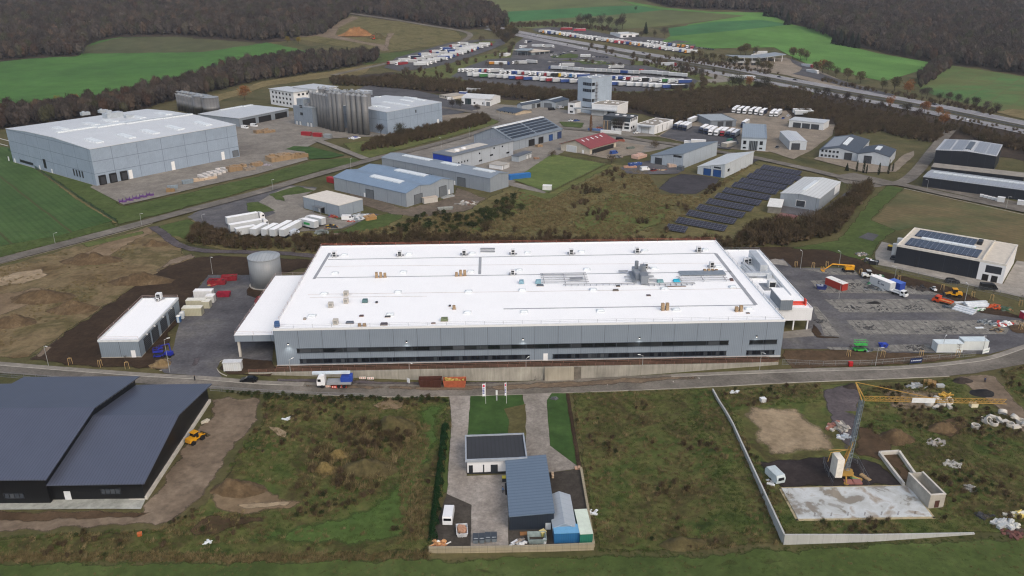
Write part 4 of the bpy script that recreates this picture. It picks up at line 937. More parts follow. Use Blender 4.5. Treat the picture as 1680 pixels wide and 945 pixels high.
# ------------------------------------------------------------------ ground, fields, roads, yards
def _rng(a,b,s):return[a+(b-a)*i/max(1,round((b-a)/s))for i in range(max(1,round((b-a)/s)))]
gxs=_rng(-2600,-700,100)+_rng(-700,-240,20)+_rng(-240,240,4)+_rng(240,700,20)+_rng(700,2600,100)+[2600]
gys=_rng(40,WALL_Y-.12,4)+[WALL_Y-.12,WALL_Y+.12]+_rng(WALL_Y+3,450,4)+_rng(450,800,10)+_rng(800,1800,20)+_rng(1800,3600,100)+[3600]
nx_,ny_=len(gxs),len(gys)
gv=[(x,y,zt(x,y))for y in gys for x in gxs]
gf=[(j*nx_+i,j*nx_+i+1,(j+1)*nx_+i+1,(j+1)*nx_+i)for j in range(ny_-1)for i in range(nx_-1)]
me=bpy.data.meshes.new('ground');me.from_pydata(gv,[],gf)
me.materials.append(ground('rough_meadow',['#3d4227','#525234','#605a3e','#464c2b'],0.03,0.7,0.4))
tag(bpy.data.objects.new('ground',me),'rough olive brown meadow ground spreading under the whole estate','ground',None,'structure')
COL.objects.link(bpy.data.objects['ground'])
A_ROAD=ground('asphalt_road',['#5f5b55','#736f68','#88837b'],0.07,1.5,0.35)
A_DIRT=ground('muddy_asphalt',['#5a5148','#6b6056','#776c61'],0.05,0.6,0.3)
A_YARD=ground('yard_asphalt',['#4c4c50','#5f5f63','#72716f'],0.06,1.2,0.35)
A_DARK=ground('dark_asphalt',['#4b4c50','#55565a','#606165'],0.06,1.0,0.25)
A_PALE=ground('pale_paving',['#77736d','#85817a','#928e86'],0.05,0.8,0.3)
A_TAN=ground('tan_gravel',['#7c7468','#8c8376','#988f82'],0.05,0.8,0.3)
A_CONC=ground('concrete_paving',['#8f8b84','#9a968f','#a5a19a'],0.06,0.7,0.25)
A_PATH=ground('pavement',['#7f7b74','#8b877f','#97928a'],0.1,1.0,0.25)
A_MWAY=ground('motorway_concrete',['#85868a','#919297','#9b9ca0'],0.02,0.3,0.2)
S_DARK=ground('dark_soil',['#33291f','#3d3126','#483b2e'],0.09,0.9,0.4,soft=True,bump=0.4)
S_MID=ground('brown_soil',['#46392b','#544535','#615140'],0.07,0.7,0.45,soft=True,bump=0.4)
S_TAN=ground('tan_earth',['#6d5d48','#7d6d57','#8a7a64'],0.06,0.8,0.35,soft=True)
S_TRK=ground('earth_track',['#6a5e50','#7a6d5e','#897c6c'],0.08,0.7,0.4,soft=True)
S_SAND=ground('sandy_earth',['#877860','#988870','#a5967e'],0.09,0.8,0.35,soft=True)
S_GRAV=ground('grey_gravel',['#4a4648','#575255','#655f60'],0.15,1.2,0.45,soft=True)
S_ASH=ground('dark_gravel_lot',['#39383d','#434247','#4d4c50'],0.06,0.8,0.3,soft=True)
V_MIX=ground('scrub_ground',['#2f3c1e','#48552b','#5b5c36','#464029','#4f5f2c'],0.09,0.8,0.5,soft=True)
V_BRN=ground('withered_scrub_ground',['#4b4a2c','#5d5a38','#6e6746','#505630'],0.06,0.8,0.5,soft=True)
V_GRN=ground('grass',['#3f4e28','#4b5a2f','#58643a'],0.08,0.7,0.3,soft=True)
V_LAWN=ground('lawn',['#324a25','#3b552b','#455f32'],0.1,0.8,0.2)
V_OLV=ground('olive_grass',['#4c5730','#5c6438','#6a6a42'],0.07,0.7,0.4,soft=True)
V_YLW=ground('dry_grass',['#655d3c','#756b4a','#857a58'],0.05,0.5,0.35,soft=True)
V_LITR=ground('forest_floor',['#332b25','#3d352d','#483e34'],0.05,0.5,0.4,soft=True)
phi=azim((25,258),(182,362));phr=azim((1455,95),(1330,75));phq=azim((1640,180),(1700,130))
F_LEFT=ground('winter_crop',['#3d5730','#465f35','#51693d'],0.02,0.5,0.25,tracks=[(-(phi+math.pi/2),22,'#4b3f2c',0.75,1.0),(-(phi+math.pi/2),22.6,'#4b3f2c',0.0,.5),(-(phi+math.pi/2),2.6,'#27421c',0.3,1.0)])
F_FAR=ground('far_crop',['#3e6230','#487035','#527a3b'],0.008,0.08,0.15)
F_FARB=ground('far_stubble',['#4a5036','#54573c','#5f5e42'],0.01,0.08,0.2)
F_BRT=ground('bright_crop',['#4e7338','#598341','#658d49'],0.006,0.06,0.12,tracks=[(-(phr+math.pi/2),26,'#44682c',0.6,1.6)])
F_BRD=ground('deep_crop',['#38653e','#417044','#4a784a'],0.006,0.06,0.12)
F_OLV=ground('olive_crop',['#565f3e','#606843','#6a7048'],0.006,0.06,0.12)
F_RGT=ground('patchy_crop',['#44683a','#4f7440','#62683f','#54723a'],0.008,0.1,0.15,tracks=[(-(phq+math.pi/2),18,'#5d5a3a',0.4,2.0)])
F_BRN=ground('worn_field',['#4a5f3a','#5a5e40','#6f6449','#625e42'],0.018,0.4,0.3,tracks=[(-(azim((1484,312),(1680,352))+math.pi/2),3.2,'#4d4a2c',.3,1.1)])

# far country
area('far_field',[(-90,108),(60,93),(130,90),(150,70),(185,61),(290,59),(440,70),(560,95),(400,120),(270,145),(130,175),(-90,185)],F_FAR,1,2,label='green far field between the two left woods')
area('far_field',[(138,78),(190,63),(290,60),(432,71),(330,86),(135,88)],F_FARB,2,2,label='brownish strip at the top of the far left field')
area('forest_floor',[(-100,30),(575,-2),(575,26),(530,64),(420,72),(290,62),(190,63),(150,72),(132,93),(62,97),(-100,112)],V_LITR,2,6,8,label='brown leaf litter under the left hillside wood')
area('forest_floor',[(-90,185),(130,178),(270,140),(400,112),(520,100),(625,88),(640,92),(615,104),(420,132),(290,164),(200,190),(-90,222)],V_LITR,2,4,6,label='brown leaf litter under the wood strip behind the big warehouse')
area('dry_slope',[(300,170),(430,133),(620,104),(600,122),(540,128),(440,142),(330,176)],V_YLW,2,2,4,label='pale dry grass slope below the wood strip')
area('grass_verge',[(575,97),(620,88),(700,82),(640,100),(600,108)],V_GRN,2,1,3,label='green verge left of the upper lorry park')
area('quarry_ground',[(470,60),(530,42),(575,26),(650,34),(745,50),(762,60),(745,72),(640,86),(600,84),(500,68)],V_BRN,2,3,4,label='brown scrub ground around the sand heap')
area('earth_track',[(484,62),(520,46),(558,34),(580,26),(590,30),(556,46),(552,58),(600,69),(632,74),(640,84),(625,84),(615,76),(560,66),(520,60)],S_TRK,3,1,2,label='curving earth track round the sand heap')
area('earth_track',[(634,56),(648,54),(640,66),(636,85),(628,84),(632,68)],S_TRK,3,.5,1,label='short earth track rising to the orange digger')
area('far_field',[(740,-2),(1000,-3),(1040,8),(1000,14),(826,20)],F_OLV,1,0,label='dull olive field at the top of the picture')
area('far_field',[(820,20),(1000,10.5),(1045,9),(1090,17),(1000,26),(828,38)],F_BRD,2,0,label='deep green field band beyond the motorway')
area('far_field',[(826,37),(1000,25),(1085,17),(1180,21),(1225,26),(1130,38),(1060,46),(960,50),(850,46)],F_OLV,2,0,label='olive brown field band beyond the motorway')
area('far_field',[(1000,-4),(1020,1),(1090,13),(1170,20),(1255,21),(1300,41),(1362,52),(1368,70),(1440,88),(1545,106),(1510,116),(1450,134),(1330,108),(1270,78),(1170,80),(1080,72),(1130,40),(1225,26),(1085,16),(1040,8)],F_BRT,3,0,label='bright green sloping crop field right of the motorway')
area('far_field',[(1096,47),(1175,36),(1250,33),(1300,41),(1250,46),(1170,54),(1100,60)],F_BRD,4,0,label='darker green band across the bright crop field')
area('far_field',[(1500,140),(1545,116),(1562,108),(1680,126),(1780,140),(1780,200),(1680,184),(1635,182),(1580,168),(1520,152)],F_RGT,2,2,label='patchy green field at the right beyond the motorway')
area('dry_corner',[(1630,184),(1660,178),(1780,196),(1780,212),(1680,198)],V_YLW,3,2,3,label='yellow dry grass corner beside the motorway')
area('forest_floor',[(750,-2),(575,-2),(575,25),(700,42),(760,50),(835,46),(830,30),(800,15)],V_LITR,2,3,5,label='leaf litter under the wood beyond the lorry parks')
area('forest_floor',[(1030,-6),(1100,14),(1250,21),(1300,41),(1380,70),(1440,86),(1545,108),(1600,112),(1780,142),(1900,60),(1800,-8)],V_LITR,2,6,8,label='leaf litter under the big right hand forest')
area('scrub_ground',[(540,128),(640,118),(745,130),(930,148),(1050,156),(1150,148),(1260,140),(1340,150),(1480,178),(1680,214),(1780,232),(1780,300),(1660,262),(1560,240),(1440,215),(1340,205),(1200,186),(1110,204),(1040,186),(990,190),(930,172),(760,158),(600,142)],V_LITR,1,3,5,label='brown scrub floor between estate and motorway')
area('service_grass',[(640,122),(700,112),(820,84),(860,60),(1000,80),(1120,105),(1250,132),(1340,150),(1330,160),(1180,142),(1130,155),(1030,152),(900,148),(760,136)],V_OLV,2,2,3,label='mown grass between the lorry parks and the motorway')
# motorway and service area
MW1=[(790,41),(853,53.5),(904,62.7),(968,73.5),(1034.6,85),(1096,95),(1181,109),(1231.6,118.2),(1282,128.5),(1339.6,139),(1462,160),(1572.6,181),(1680,203),(1780,224)]
MW2=[(800,47.5),(860,60),(917,71.7),(983,84.8),(1045,97.3),(1109,109),(1155,116.5),(1206,126),(1282,140),(1334,149.5),(1480,176.5),(1583,197),(1660,213),(1780,238)]
o,LW1=strip('motorway',MW1,15,A_MWAY,4,'far grey concrete carriageway of the motorway');o,LW2=strip('motorway',MW2,13.5,A_MWAY,4,'near grey concrete carriageway of the motorway')
M_LINE=paint('#d9d9d6',.8,var=.1)
def edge_line(name,P,off,w=.25,layer=5,dash=None,label=None):
    Q=offset(P,off);b=MB();acc=0
    for p,q in zip(Q,Q[1:]):
        d=math.hypot(q[0]-p[0],q[1]-p[1]);n=max(1,int(d/(dash or 1e9)/2))if dash else 1
        for k in range(n):
            t0,t1=(k/n,(k+.45)/n)if dash else(0,1)
            a=(p[0]+(q[0]-p[0])*t0,p[1]+(q[1]-p[1])*t0);c=(p[0]+(q[0]-p[0])*t1,p[1]+(q[1]-p[1])*t1)
            L_=math.hypot(c[0]-a[0],c[1]-a[1])or 1;nx,ny=-(c[1]-a[1])/L_*w/2,(c[0]-a[0])/L_*w/2
            lf=layer*LIFT*(1 if a[1]<400 else 3)
            b.face([(a[0]-nx,a[1]-ny,zt(*a)+lf),(c[0]-nx,c[1]-ny,zt(*c)+lf),(c[0]+nx,c[1]+ny,zt(*c)+lf),(a[0]+nx,a[1]+ny,zt(*a)+lf)])
    return tag(b.obj(name,M_LINE),label,'road marking',None,'structure')
for P in(LW1,LW2):
    edge_line('lane_line',P,6.0,.3,label='white motorway edge line');edge_line('lane_line',P,-6.0,.3,label='white motorway edge line');edge_line('lane_line',P,1.5,.25,dash=6,label='dashed motorway lane line')
b=MB()
mid=[((a[0]+c[0])/2,(a[1]+c[1])/2)for a,c in zip(LW1,LW2)]
for p,q in zip(mid,mid[1:]):
    z0,z1=zt(*p),zt(*q);b.hexa([(p[0]-.3,p[1],z0-.2),(q[0]-.3,q[1],z1-.2),(q[0]+.3,q[1],z1-.2),(p[0]+.3,p[1],z0-.2),(p[0]-.12,p[1],z0+.95),(q[0]-.12,q[1],z1+.95),(q[0]+.12,q[1],z1+.95),(p[0]+.12,p[1],z0+.95)])
tag(b.obj('crash_barrier',paint('#6f7072',.6)),'grey central crash barrier running between the two motorway carriageways','crash barrier')
area('median_strip',[(a[0],a[1])for a in MW1]+[(a[0],a[1])for a in MW2[::-1]],ground('median_soil',['#3f4030','#4c4a3a','#59554a'],.05,.4,.4),3,label='dark central reservation of the motorway')
area('lorry_park',[(630,111),(650,95),(740,70),(790,65),(824,65),(829,72),(800,84),(740,104),(700,113),(655,117)],A_DARK,3,label='upper left lorry park asphalt')
area('grass_island',[(770,72),(792,67),(815,68),(808,74),(785,78)],V_OLV,4,.5,1,label='grass island at the head of the upper lorry park')
area('lorry_park',[(740,126),(765,110),(800,98),(850,94),(900,98),(1000,107),(1060,108),(1110,120),(1146,133),(1134,143),(1080,150),(1030,151),(900,146),(780,136)],A_DARK,3,label='large lower lorry park asphalt')
area('service_asphalt',[(838,96),(846,72),(862,60),(884,60),(915,71),(985,88),(1040,101),(1035,107),(1000,105),(960,98),(900,100)],A_YARD,3,label='asphalt around the motorway filling station')
area('grass_island',[(902,93),(935,88),(950,90),(948,96),(905,96)],V_GRN,4,.5,1,label='green island before the filling station')
area('grass_island',[(945,101),(975,99),(1000,103),(985,107),(955,106)],V_GRN,4,.5,1,label='green island by the car park')
area('lorry_park',[(872,48),(900,45),(945,46),(1000,57),(1075,62),(1140,70),(1145,88),(1120,87),(1050,78),(960,64),(880,52)],A_DARK,3,label='lorry park asphalt beyond the motorway')
area('slip_road',[(1098,112),(1130,113),(1165,119),(1200,130),(1196,134),(1178,136),(1150,136),(1142,133),(1172,129),(1150,121),(1110,117)],A_PALE,3,label='pale slip road leaving the lower lorry park')
area('fuel_forecourt',[(1180,108),(1195,100),(1290,95),(1318,104),(1334,112),(1380,132),(1462,155),(1440,156),(1330,134),(1290,124),(1230,114)],A_TAN,3,label='tan forecourt of the wing roofed filling station')
area('slip_road',[(1296,97),(1322,106),(1345,121),(1400,139),(1470,157),(1462,159),(1380,141),(1330,128),(1300,122),(1312,118),(1316,112),(1300,104)],A_DARK,5,label='dark slip road joining the motorway')
strip('access_road',[(571,22),(599,25.6),(650,33),(701.6,42),(745,48.6),(770.7,56),(763,66),(735,76),(690,90),(637,104),(590,114),(545,124)],7,A_ROAD,3,'grey access road curving round the upper lorry park')
# left field and warehouse grass
area('crop_field',[(-90,236),(-10,240),(14,242),(30,258),(130,330),(184,363),(100,386),(-90,420)],F_LEFT,1,.6,label='large green crop field with tractor lines at left')
area('grass_verge',[(-90,418),(100,384),(184,362),(200,372),(90,400),(-90,447)],V_GRN,2,1,2,label='bright green verge between crop field and road')
area('grass_slope',[(10,236),(40,236),(165,310),(205,338),(300,318),(430,287),(510,264),(582,258),(600,266),(540,278),(430,308),(260,355),(196,370),(150,340),(30,258)],V_GRN,2,1,2.5,label='green slope around the big warehouse yard')
area('dry_edge',[(16,246),(24,247),(140,328),(196,366),(186,368),(120,326)],V_YLW,3,.6,1.2,label='dry grass line along the field edge fence')
area('warehouse_yard',[(148,308),(203,337),(262,324),(340,305),(420,287),(505,263),(500,244),(520,234),(545,228),(575,226),(640,224),(640,200),(520,180),(380,190),(300,230)],A_PALE,3,label='grey paved yard beside the big warehouse')
area('lawn',[(468,246),(482,241),(510,242),(566,256),(540,261),(508,262),(500,250)],V_LAWN,4,.4,label='green lawn corner beside the pallet yard')
strip('access_path',[(520,231),(552,243),(582,255),(600,262)],5,A_PALE,5,'paved access from the silo yard to the road')
area('grass_slope',[(560,236),(640,226),(735,205),(790,190),(826,196),(812,206),(730,228),(640,251),(600,262),(575,250)],V_OLV,2,1.2,2.5,label='grass slope with bushes below the silo warehouse')
area('gravel_yard',[(560,160),(600,140),(680,148),(735,160),(790,178),(740,190),(724,196),(720,170)],A_DARK,2,.5,label='dark parking strip behind the silo warehouse')
area('paved_lot',[(724,190),(770,186),(790,190),(740,204),(726,204)],A_TAN,3,.4,label='pale lot right of the silo warehouse')
# estate roads
area('estate_yard',[(600,262),(680,248),(830,204),(925,196),(1000,220),(1110,240),(1060,250),(1000,262),(940,240),(860,285),(842,300),(800,300),(660,262)],A_PALE,1,1,label='grey paved ground around the estate offices')
area('estate_yard',[(745,165),(830,172),(910,178),(990,190),(1080,224),(1000,224),(930,212),(830,206),(790,190)],A_PALE,1,.5,label='grey paved ground by the tower and bungalow')
area('estate_lawn',[(917,200),(960,202),(955,211),(922,208)],V_GRN,3,.6,1,label='planted green island before the tower offices')
area('depot_yard',[(1078,224),(1108,206),(1150,196),(1190,186),(1290,182),(1300,192),(1292,200),(1300,240),(1260,250),(1150,241)],A_TAN,2,.5,label='tan yard around the lorry depot')
area('depot_yard',[(1082,224),(1106,208),(1148,208),(1206,222),(1212,236),(1196,246),(1150,240)],A_DARK,3,.3,label='dark asphalt front of the lorry depot')
area('yard',[(1260,248),(1300,205),(1370,204),(1366,222),(1330,248),(1300,262)],A_TAN,2,.5,label='tan yard between the white halls')
area('paved_forecourt',[(1335,262),(1345,256),(1460,275),(1482,255),(1500,248),(1500,256),(1470,283),(1420,284)],A_TAN,3,.4,label='tan forecourt before the pair of dark roofed halls')
strip('estate_road',[(-120,462),(0,429.5),(90,406),(190,379.5),(250,363),(310,346.5),(370,331),(440,312),(500,293.5),(548,280),(600,265.5),(640,255.5),(680,246.5),(730,233.5),(772,221.5),(810,209),(832,201)],7.0,A_ROAD,4,'long grey estate road rising past the field')
strip('estate_road',[(690,172),(760,182),(800,190),(832,201),(870,203),(925,211),(976,216),(1027,226),(1065,232.5),(1110,238),(1166,248),(1217,255.5),(1255,263),(1327,279),(1378,291),(1442,301),(1480,304.5),(1560,322),(1680,347),(1800,372)],6.5,A_ROAD,4,'grey estate road running past offices and crossroads')
strip('estate_road',[(1442,303),(1480,300),(1505,281),(1530,249),(1546,229),(1560,214)],6.5,A_ROAD,4,'grey estate road climbing to the black halls')
area('junction',[(1366,289),(1400,284),(1440,292),(1470,300),(1440,308),(1385,301)],A_ROAD,5,.3,label='wide asphalt junction near the crossroads')
for nm,P,of in(('kerb',[(0,433.5),(90,410),(190,383.5),(250,367)],0),('kerb',[(1483,309),(1560,326),(1680,352.5)],0)):
    kerb('kerb',smooth_line([tuple(G(*p)[:2])for p in P]),M_CONC,.12,.3,'pale kerb along the estate road')
# middle scrub belt, lawn, gravel, lots
area('scrub_belt',[(250,374),(310,358),(390,372),(500,376),(600,382),(660,348),(760,345),(842,300),(898,316),(1000,266),(1060,276),(1085,318),(1142,320),(1240,262),(1320,276),(1310,330),(1290,408),(1190,420),(560,420),(400,418),(290,400)],V_BRN,1,2,4,label='withered scrub belt behind the new factory')
area('meadow',[(960,340),(1010,312),(1080,325),(1115,340),(1085,372),(1020,395),(950,395),(930,370)],V_OLV,2,3,6,label='greener hollow in the scrub behind the factory')
area('grass_bank',[(842,305),(860,310),(1000,266),(1010,272),(900,330),(850,352),(780,385),(760,378),(830,345),(850,320)],V_OLV,2,1.5,3,label='grass bank below the lawn fence')
area('lawn',[(497,386),(560,378),(600,356),(655,347),(668,352),(640,371),(600,383),(540,388)],V_GRN,2,1,2,label='green lawn strip below the cream roofed store')
area('lawn',[(842,296),(905,254),(995,270),(900,317)],ground('pale_lawn',['#55653a','#606f3e','#6b7745'],.06,.8,.25),3,.3,label='square green lawn with a fence')
area('concrete_path',[(800,292),(836,298),(900,313),(893,318),(836,305)],A_PALE,4,.2,label='pale concrete path beside the lawn')
area('trailer_yard',[(308,356),(330,343),(440,313),(478,304),(520,308),(500,322),(497,343),(555,362),(610,350),(622,352),(560,376),(470,382),(380,384),(335,372)],A_YARD,3,.5,label='asphalt yard with parked white trailers')
area('store_yard',[(424,332),(446,318),(476,306),(520,310),(500,322),(498,343),(555,361),(606,352),(560,375),(480,381),(440,382),(412,366),(452,350)],A_PALE,4,.3,label='lighter concrete yard round the cream roofed store')
area('grass_island',[(440,319.5),(489,305),(518,314),(490,319),(467,322),(472,333),(452,328)],V_GRN,5,.4,1,label='green island left of the cream roofed store')
area('grass_island',[(402,333),(424,331),(453,346),(420,352),(404,347)],V_GRN,5,.4,1,label='green triangle beside the trailer yard')
area('grass_island',[(258,371),(310,359),(336,373),(345,392),(312,396),(270,384)],V_GRN,3,.6,1.5,label='green corner at the bend of the earth track')
area('dirt_yard',[(530,290),(548,300),(665,342),(745,322),(745,305),(800,325),(770,346),(690,358),(640,352),(596,338)],ground('dirt_yard',['#5e554b','#6b6257','#786e62'],.07,.7,.4,soft=True),2,1,2,label='brown dirt yard round the twin gable hall')
area('clutter_yard',[(924,246),(968,256),(1000,262),(1050,252),(1060,240),(1012,232),(990,240)],A_TAN,3,.5,label='tan yard beside the red roofed hall')
area('clutter_yard',[(1018,276),(1066,264),(1122,279),(1112,286),(1080,287),(1030,286)],A_YARD,3,.5,label='dirty yard before the sloped grey hall')
area('gravel_lot',[(1079,309),(1096,293),(1116,285),(1145,287),(1186,294),(1176,303),(1142,319),(1098,318)],S_ASH,3,.5,1.5,label='rounded dark gravel lot before the blue doors')
area('gravel_lot',[(1188,292),(1218,258),(1247,263),(1214,281)],S_ASH,3,.5,1.5,label='dark gravel lot beside the solar field')
area('yard',[(1262,346),(1280,332),(1345,348),(1385,318),(1420,300),(1400,330),(1350,360),(1300,352)],A_YARD,3,.5,label='dark yard round the white roofed hall')
# left building site
area('earthworks',[(-90,470),(0,438),(120,404),(240,374),(262,378),(300,410),(320,422),(240,470),(180,500),(120,540),(44,592),(-90,582)],ground('earthworks',['#54462f','#68593f','#7b6d52','#5c5538','#877a60'],.05,.6,.45,soft=True,bump=.5),2,1,2,label='mixed earth and thin grass of the left building site')
area('dark_soil',[(40,592),(110,542),(185,492),(262,442),(318,422),(350,419),(505,425),(560,430),(470,448),(440,470),(415,476),(340,460),(300,530),(285,545),(270,610),(130,603)],S_DARK,3,1,2,label='dark bare soil around the garage and tank')
area('earth_track',[(46,590),(100,548),(160,508),(225,466),(275,428),(318,414),(322,422),(268,442),(190,490),(115,540),(72,588)],S_TRK,4,.8,2,label='light earth track climbing beside the dark soil')
area('earth_track',[(-90,500),(0,482),(70,470),(110,478),(60,498),(0,520),(-90,530)],S_TAN,3,1.5,3,label='pale earth patch at the left edge of the site')
area('sand_patch',[(-20,460),(20,448),(70,440),(85,452),(40,466),(-20,474)],S_SAND,4,1,2,label='pale sand patch on the building site')
area('earth_track',[(120,424),(180,394),(240,372),(262,372),(255,382),(215,400),(172,428),(160,424)],S_TAN,4,1,2,label='tan earth ramp near the estate road')
strip('gravel_track',[(250,372),(268,384),(292,402),(335,412),(400,414),(460,416),(520,421)],5,S_GRAV,5,'grey gravel track curving behind the tank',soft=1.2,jit=.4)
area('grass_verge',[(140,408),(240,384),(240,378),(130,400)],V_OLV,4,.6,1.5,label='grass strip along the building site road')
area('yard_asphalt',[(270,613),(262,604),(280,590),(300,508),(342,452),(412,452),(410,478),(446,470),(505,446),(505,470),(450,560),(446,600),(430,600),(396,588),(362,592),(356,606),(366,622)],A_YARD,4,.2,label='grey asphalt yard between garage and factory')
area('soil_bed',[(358,606),(364,594),(396,588),(448,592),(455,604),(448,620),(372,616)],S_DARK,5,.3,1,label='dark soil bed round the small kiosk')
area('soil_bed',[(402,478),(410,466),(470,468),(462,490),(420,492),(404,486)],S_DARK,5,.3,1,label='dark soil bed round the storage tank')
kerb('kerb',smooth_line([tuple(G(*p)[:2])for p in((372,617),(360,611),(355,602),(362,593),(378,589))]),M_CONC,.12,.25,'curved concrete kerb at the yard entrance')
kerb('kerb',smooth_line([tuple(G(*p)[:2])for p in((262,608),(280,606),(290,596),(288,588),(276,588))]),M_CONC,.12,.25,'curved concrete kerb near the blue lifts')
area('drain_island',[(313,601),(318,590),(326,586),(330,588),(326,597),(320,602)],S_GRAV,6,.2,.4,label='oval unfinished island in the yard asphalt')
area('soil_heap_base',[(246,608),(252,592),(272,588),(286,594),(280,606)],S_TAN,5,.5,1,label='tan earth patch near the blue lifts')
# main road with its pavement
RT=[(-120,585),(0,594.5),(80,601),(160,607),(250,613.5),(343,618.5),(420,625),(500,628),(637,631),(700,631.5),(780,630),(840,627.5),(950,621),(1100,614.5),(1270,607.5),(1400,603.5),(1480,601),(1560,594),(1621,585),(1680,566),(1800,528)]
RBt=[(-120,603),(0,613),(100,620),(200,628),(343,638),(420,643),(520,648),(637,651.5),(735,650.5),(820,648.5),(904,645.5),(1000,642),(1165,635),(1250,630.5),(1404,624),(1557,617.5),(1600,613),(1680,598),(1800,572)]
area('main_road',RT+RBt[::-1],A_ROAD,4,.1,label='grey main road crossing in front of the factory',step=3)
area('mud_film',[(440,629),(560,630),(700,633),(840,629),(1000,620),(1150,615),(1150,624),(1000,634),(860,641),(700,643),(600,641),(500,638)],ground('mud_film',['#64574a','#726556','#807263'],.1,.8,.4,soft=True),5,.6,2.0,label='brown mud film on the main road below the wall',step=3)
pv=[tuple(G(*p)[:2])for p in RT[:8]];P=smooth_line(pv);strip('pavement',None,1.8,A_PATH,5,'pale pavement along the main road at left',world=P,off=-.9)
pv=[tuple(G(*p)[:2])for p in RT[13:]];P2=smooth_line(pv);strip('pavement',None,1.6,A_PATH,5,'pale pavement along the main road at right',world=P2,off=-.8)
kerb('kerb',offset(P,-1.85),M_CONC,.22,.2,'kerb of the left pavement');kerb('kerb',offset(P2,-1.65),M_CONC,.22,.2,'kerb of the right pavement')
kerb('kerb',smooth_line([tuple(G(*p)[:2])for p in RBt[6:16]]),M_CONC,.14,.25,'kerb on the near side of the main road')
area('gravel_strip',[(455,621),(584,624.5),(700,628),(800,627),(890,621.5),(1000,617),(1150,611.5),(1305,604.5),(1270,608),(1100,615.5),(950,622),(840,629),(700,633),(560,631),(450,627)],S_GRAV,6,.3,.8,label='gravel strip at the foot of the retaining wall',step=2.5)
sheet('soil_strip',[(-64,WALL_Y+.3),(78,WALL_Y+.3),(84,196.0),(-57,196.1)],S_DARK,4,0,.35,label='dark soil strip between factory and retaining wall')
for px,py in((137,618),(240,622),(998,632),(1106,627),(1148,621)):
    p=G(px,py);b=MB();b.cyl(p.x,p.y,p.z+.14,p.z+.17,.4,14);tag(b.obj('manhole_cover',paint('#a7a39b')),'round pale manhole cover set in the main road','manhole cover','manhole covers in the main road','structure')
# right car park
area('dark_soil',[(1190,404),(1250,404),(1345,405),(1400,418),(1445,444),(1510,458),(1570,474),(1680,522),(1760,545),(1740,552),(1640,530),(1560,495),(1480,470),(1408,452),(1390,437),(1300,441),(1262,432),(1230,412)],S_DARK,2,.6,1.5,label='dark soil around the far side of the car park')
area('car_park',[(1264,428),(1285,425),(1300,440),(1398,440),(1410,453),(1480,468),(1530,479),(1575,497),(1610,514),(1680,524),(1760,536),(1760,548),(1680,566),(1622,582),(1560,580),(1460,580),(1436,575),(1356,573),(1283,573),(1280,550),(1320,545),(1330,500)],A_YARD,3,.2,label='grey asphalt of the unfinished car park',step=4)
PAVE=ground('stone_setts',['#6a6965','#7f7e79','#929089'],.25,.9,.5,speck=(.35,.2,'#45464a'),tracks=[(-(azim((1409,549),(1388,526))+math.pi/2),2.6,'#4a4a4b',.75,.22)])
for k,poly in enumerate(([(1329,461),(1420,459),(1470,466),(1530,480),(1552,485),(1470,482.5),(1347,481)],[(1352,492),(1470,491),(1552,492),(1604,506),(1600,512.5),(1500,513.5),(1379,513)],[(1388,526),(1500,526.5),(1603,526),(1655,540),(1650,549),(1500,549.5),(1409,549.5)],
          [(1356,570),(1398,571),(1436,571),(1460,567),(1540,565.5),(1620,562),(1610,574),(1540,578),(1467,578),(1436,576),(1362,575)],[(1333,503),(1340,503),(1379,552),(1353,551.5)],[(1320,442),(1398,441),(1408,452),(1360,451)])):
    area('parking_bays',poly,PAVE,4,.2,label='patchy stone setts of the %s parking strip of the car park'%['far','second','broad middle','near','narrow side','rear'][k],step=4)
area('pale_paving',[(1258,428),(1272,425),(1288,429),(1293,437),(1270,434)],A_CONC,4,.2,label='pale paving patch behind the entrance wing')
area('paved_entry',[(1284,545),(1330,540),(1336,552),(1284,556)],A_PALE,4,.1,label='paved entry before the glazed front')
area('dark_soil',[(1334,530),(1352,552),(1378,553),(1376,556),(1338,556),(1330,545)],S_DARK,5,.2,.6,label='soil bed beside the glazed entrance')
area('brown_soil',[(1284,574),(1356,574),(1436,578),(1540,581),(1592,582),(1560,592),(1480,600),(1400,603),(1300,607),(1284,590)],S_MID,4,.5,1,label='brown soil bank between car park and main road',step=3)
area('brown_soil',[(1650,535),(1690,530),(1740,540),(1720,552),(1660,548)],S_MID,5,.4,1,label='brown soil island at the right edge of the car park')
area('concrete_yard',[(1436,414),(1447,397),(1475,404),(1472,424),(1560,446),(1646,466),(1668,428),(1780,446),(1780,516),(1680,489),(1560,462),(1480,443),(1437,434)],A_CONC,3,.1,label='pale concrete yard of the black and white hall')
area('grass_slope',[(1455,302),(1484,310),(1452,340),(1432,362),(1472,378),(1446,398),(1436,414),(1437,434),(1412,428),(1358,412),(1285,408),(1372,394),(1396,366),(1426,328)],V_GRN,3,.8,1.5,label='bright grass slope left of the worn field')
area('worn_field',[(1484,310),(1600,333),(1680,351),(1800,376),(1800,450),(1668,430),(1660,402),(1500,372),(1472,379),(1432,362)],F_BRN,2,.5,label='worn brown and green field behind the black hall')
area('dark_slab',[(1408,390),(1424,382),(1442,386),(1432,396)],A_DARK,4,.1,label='small dark slab on the grass slope')
area('yard',[(1512,306),(1530,302),(1720,342),(1720,352)],A_ROAD,3,.1,label='dark strip before the long black hall')
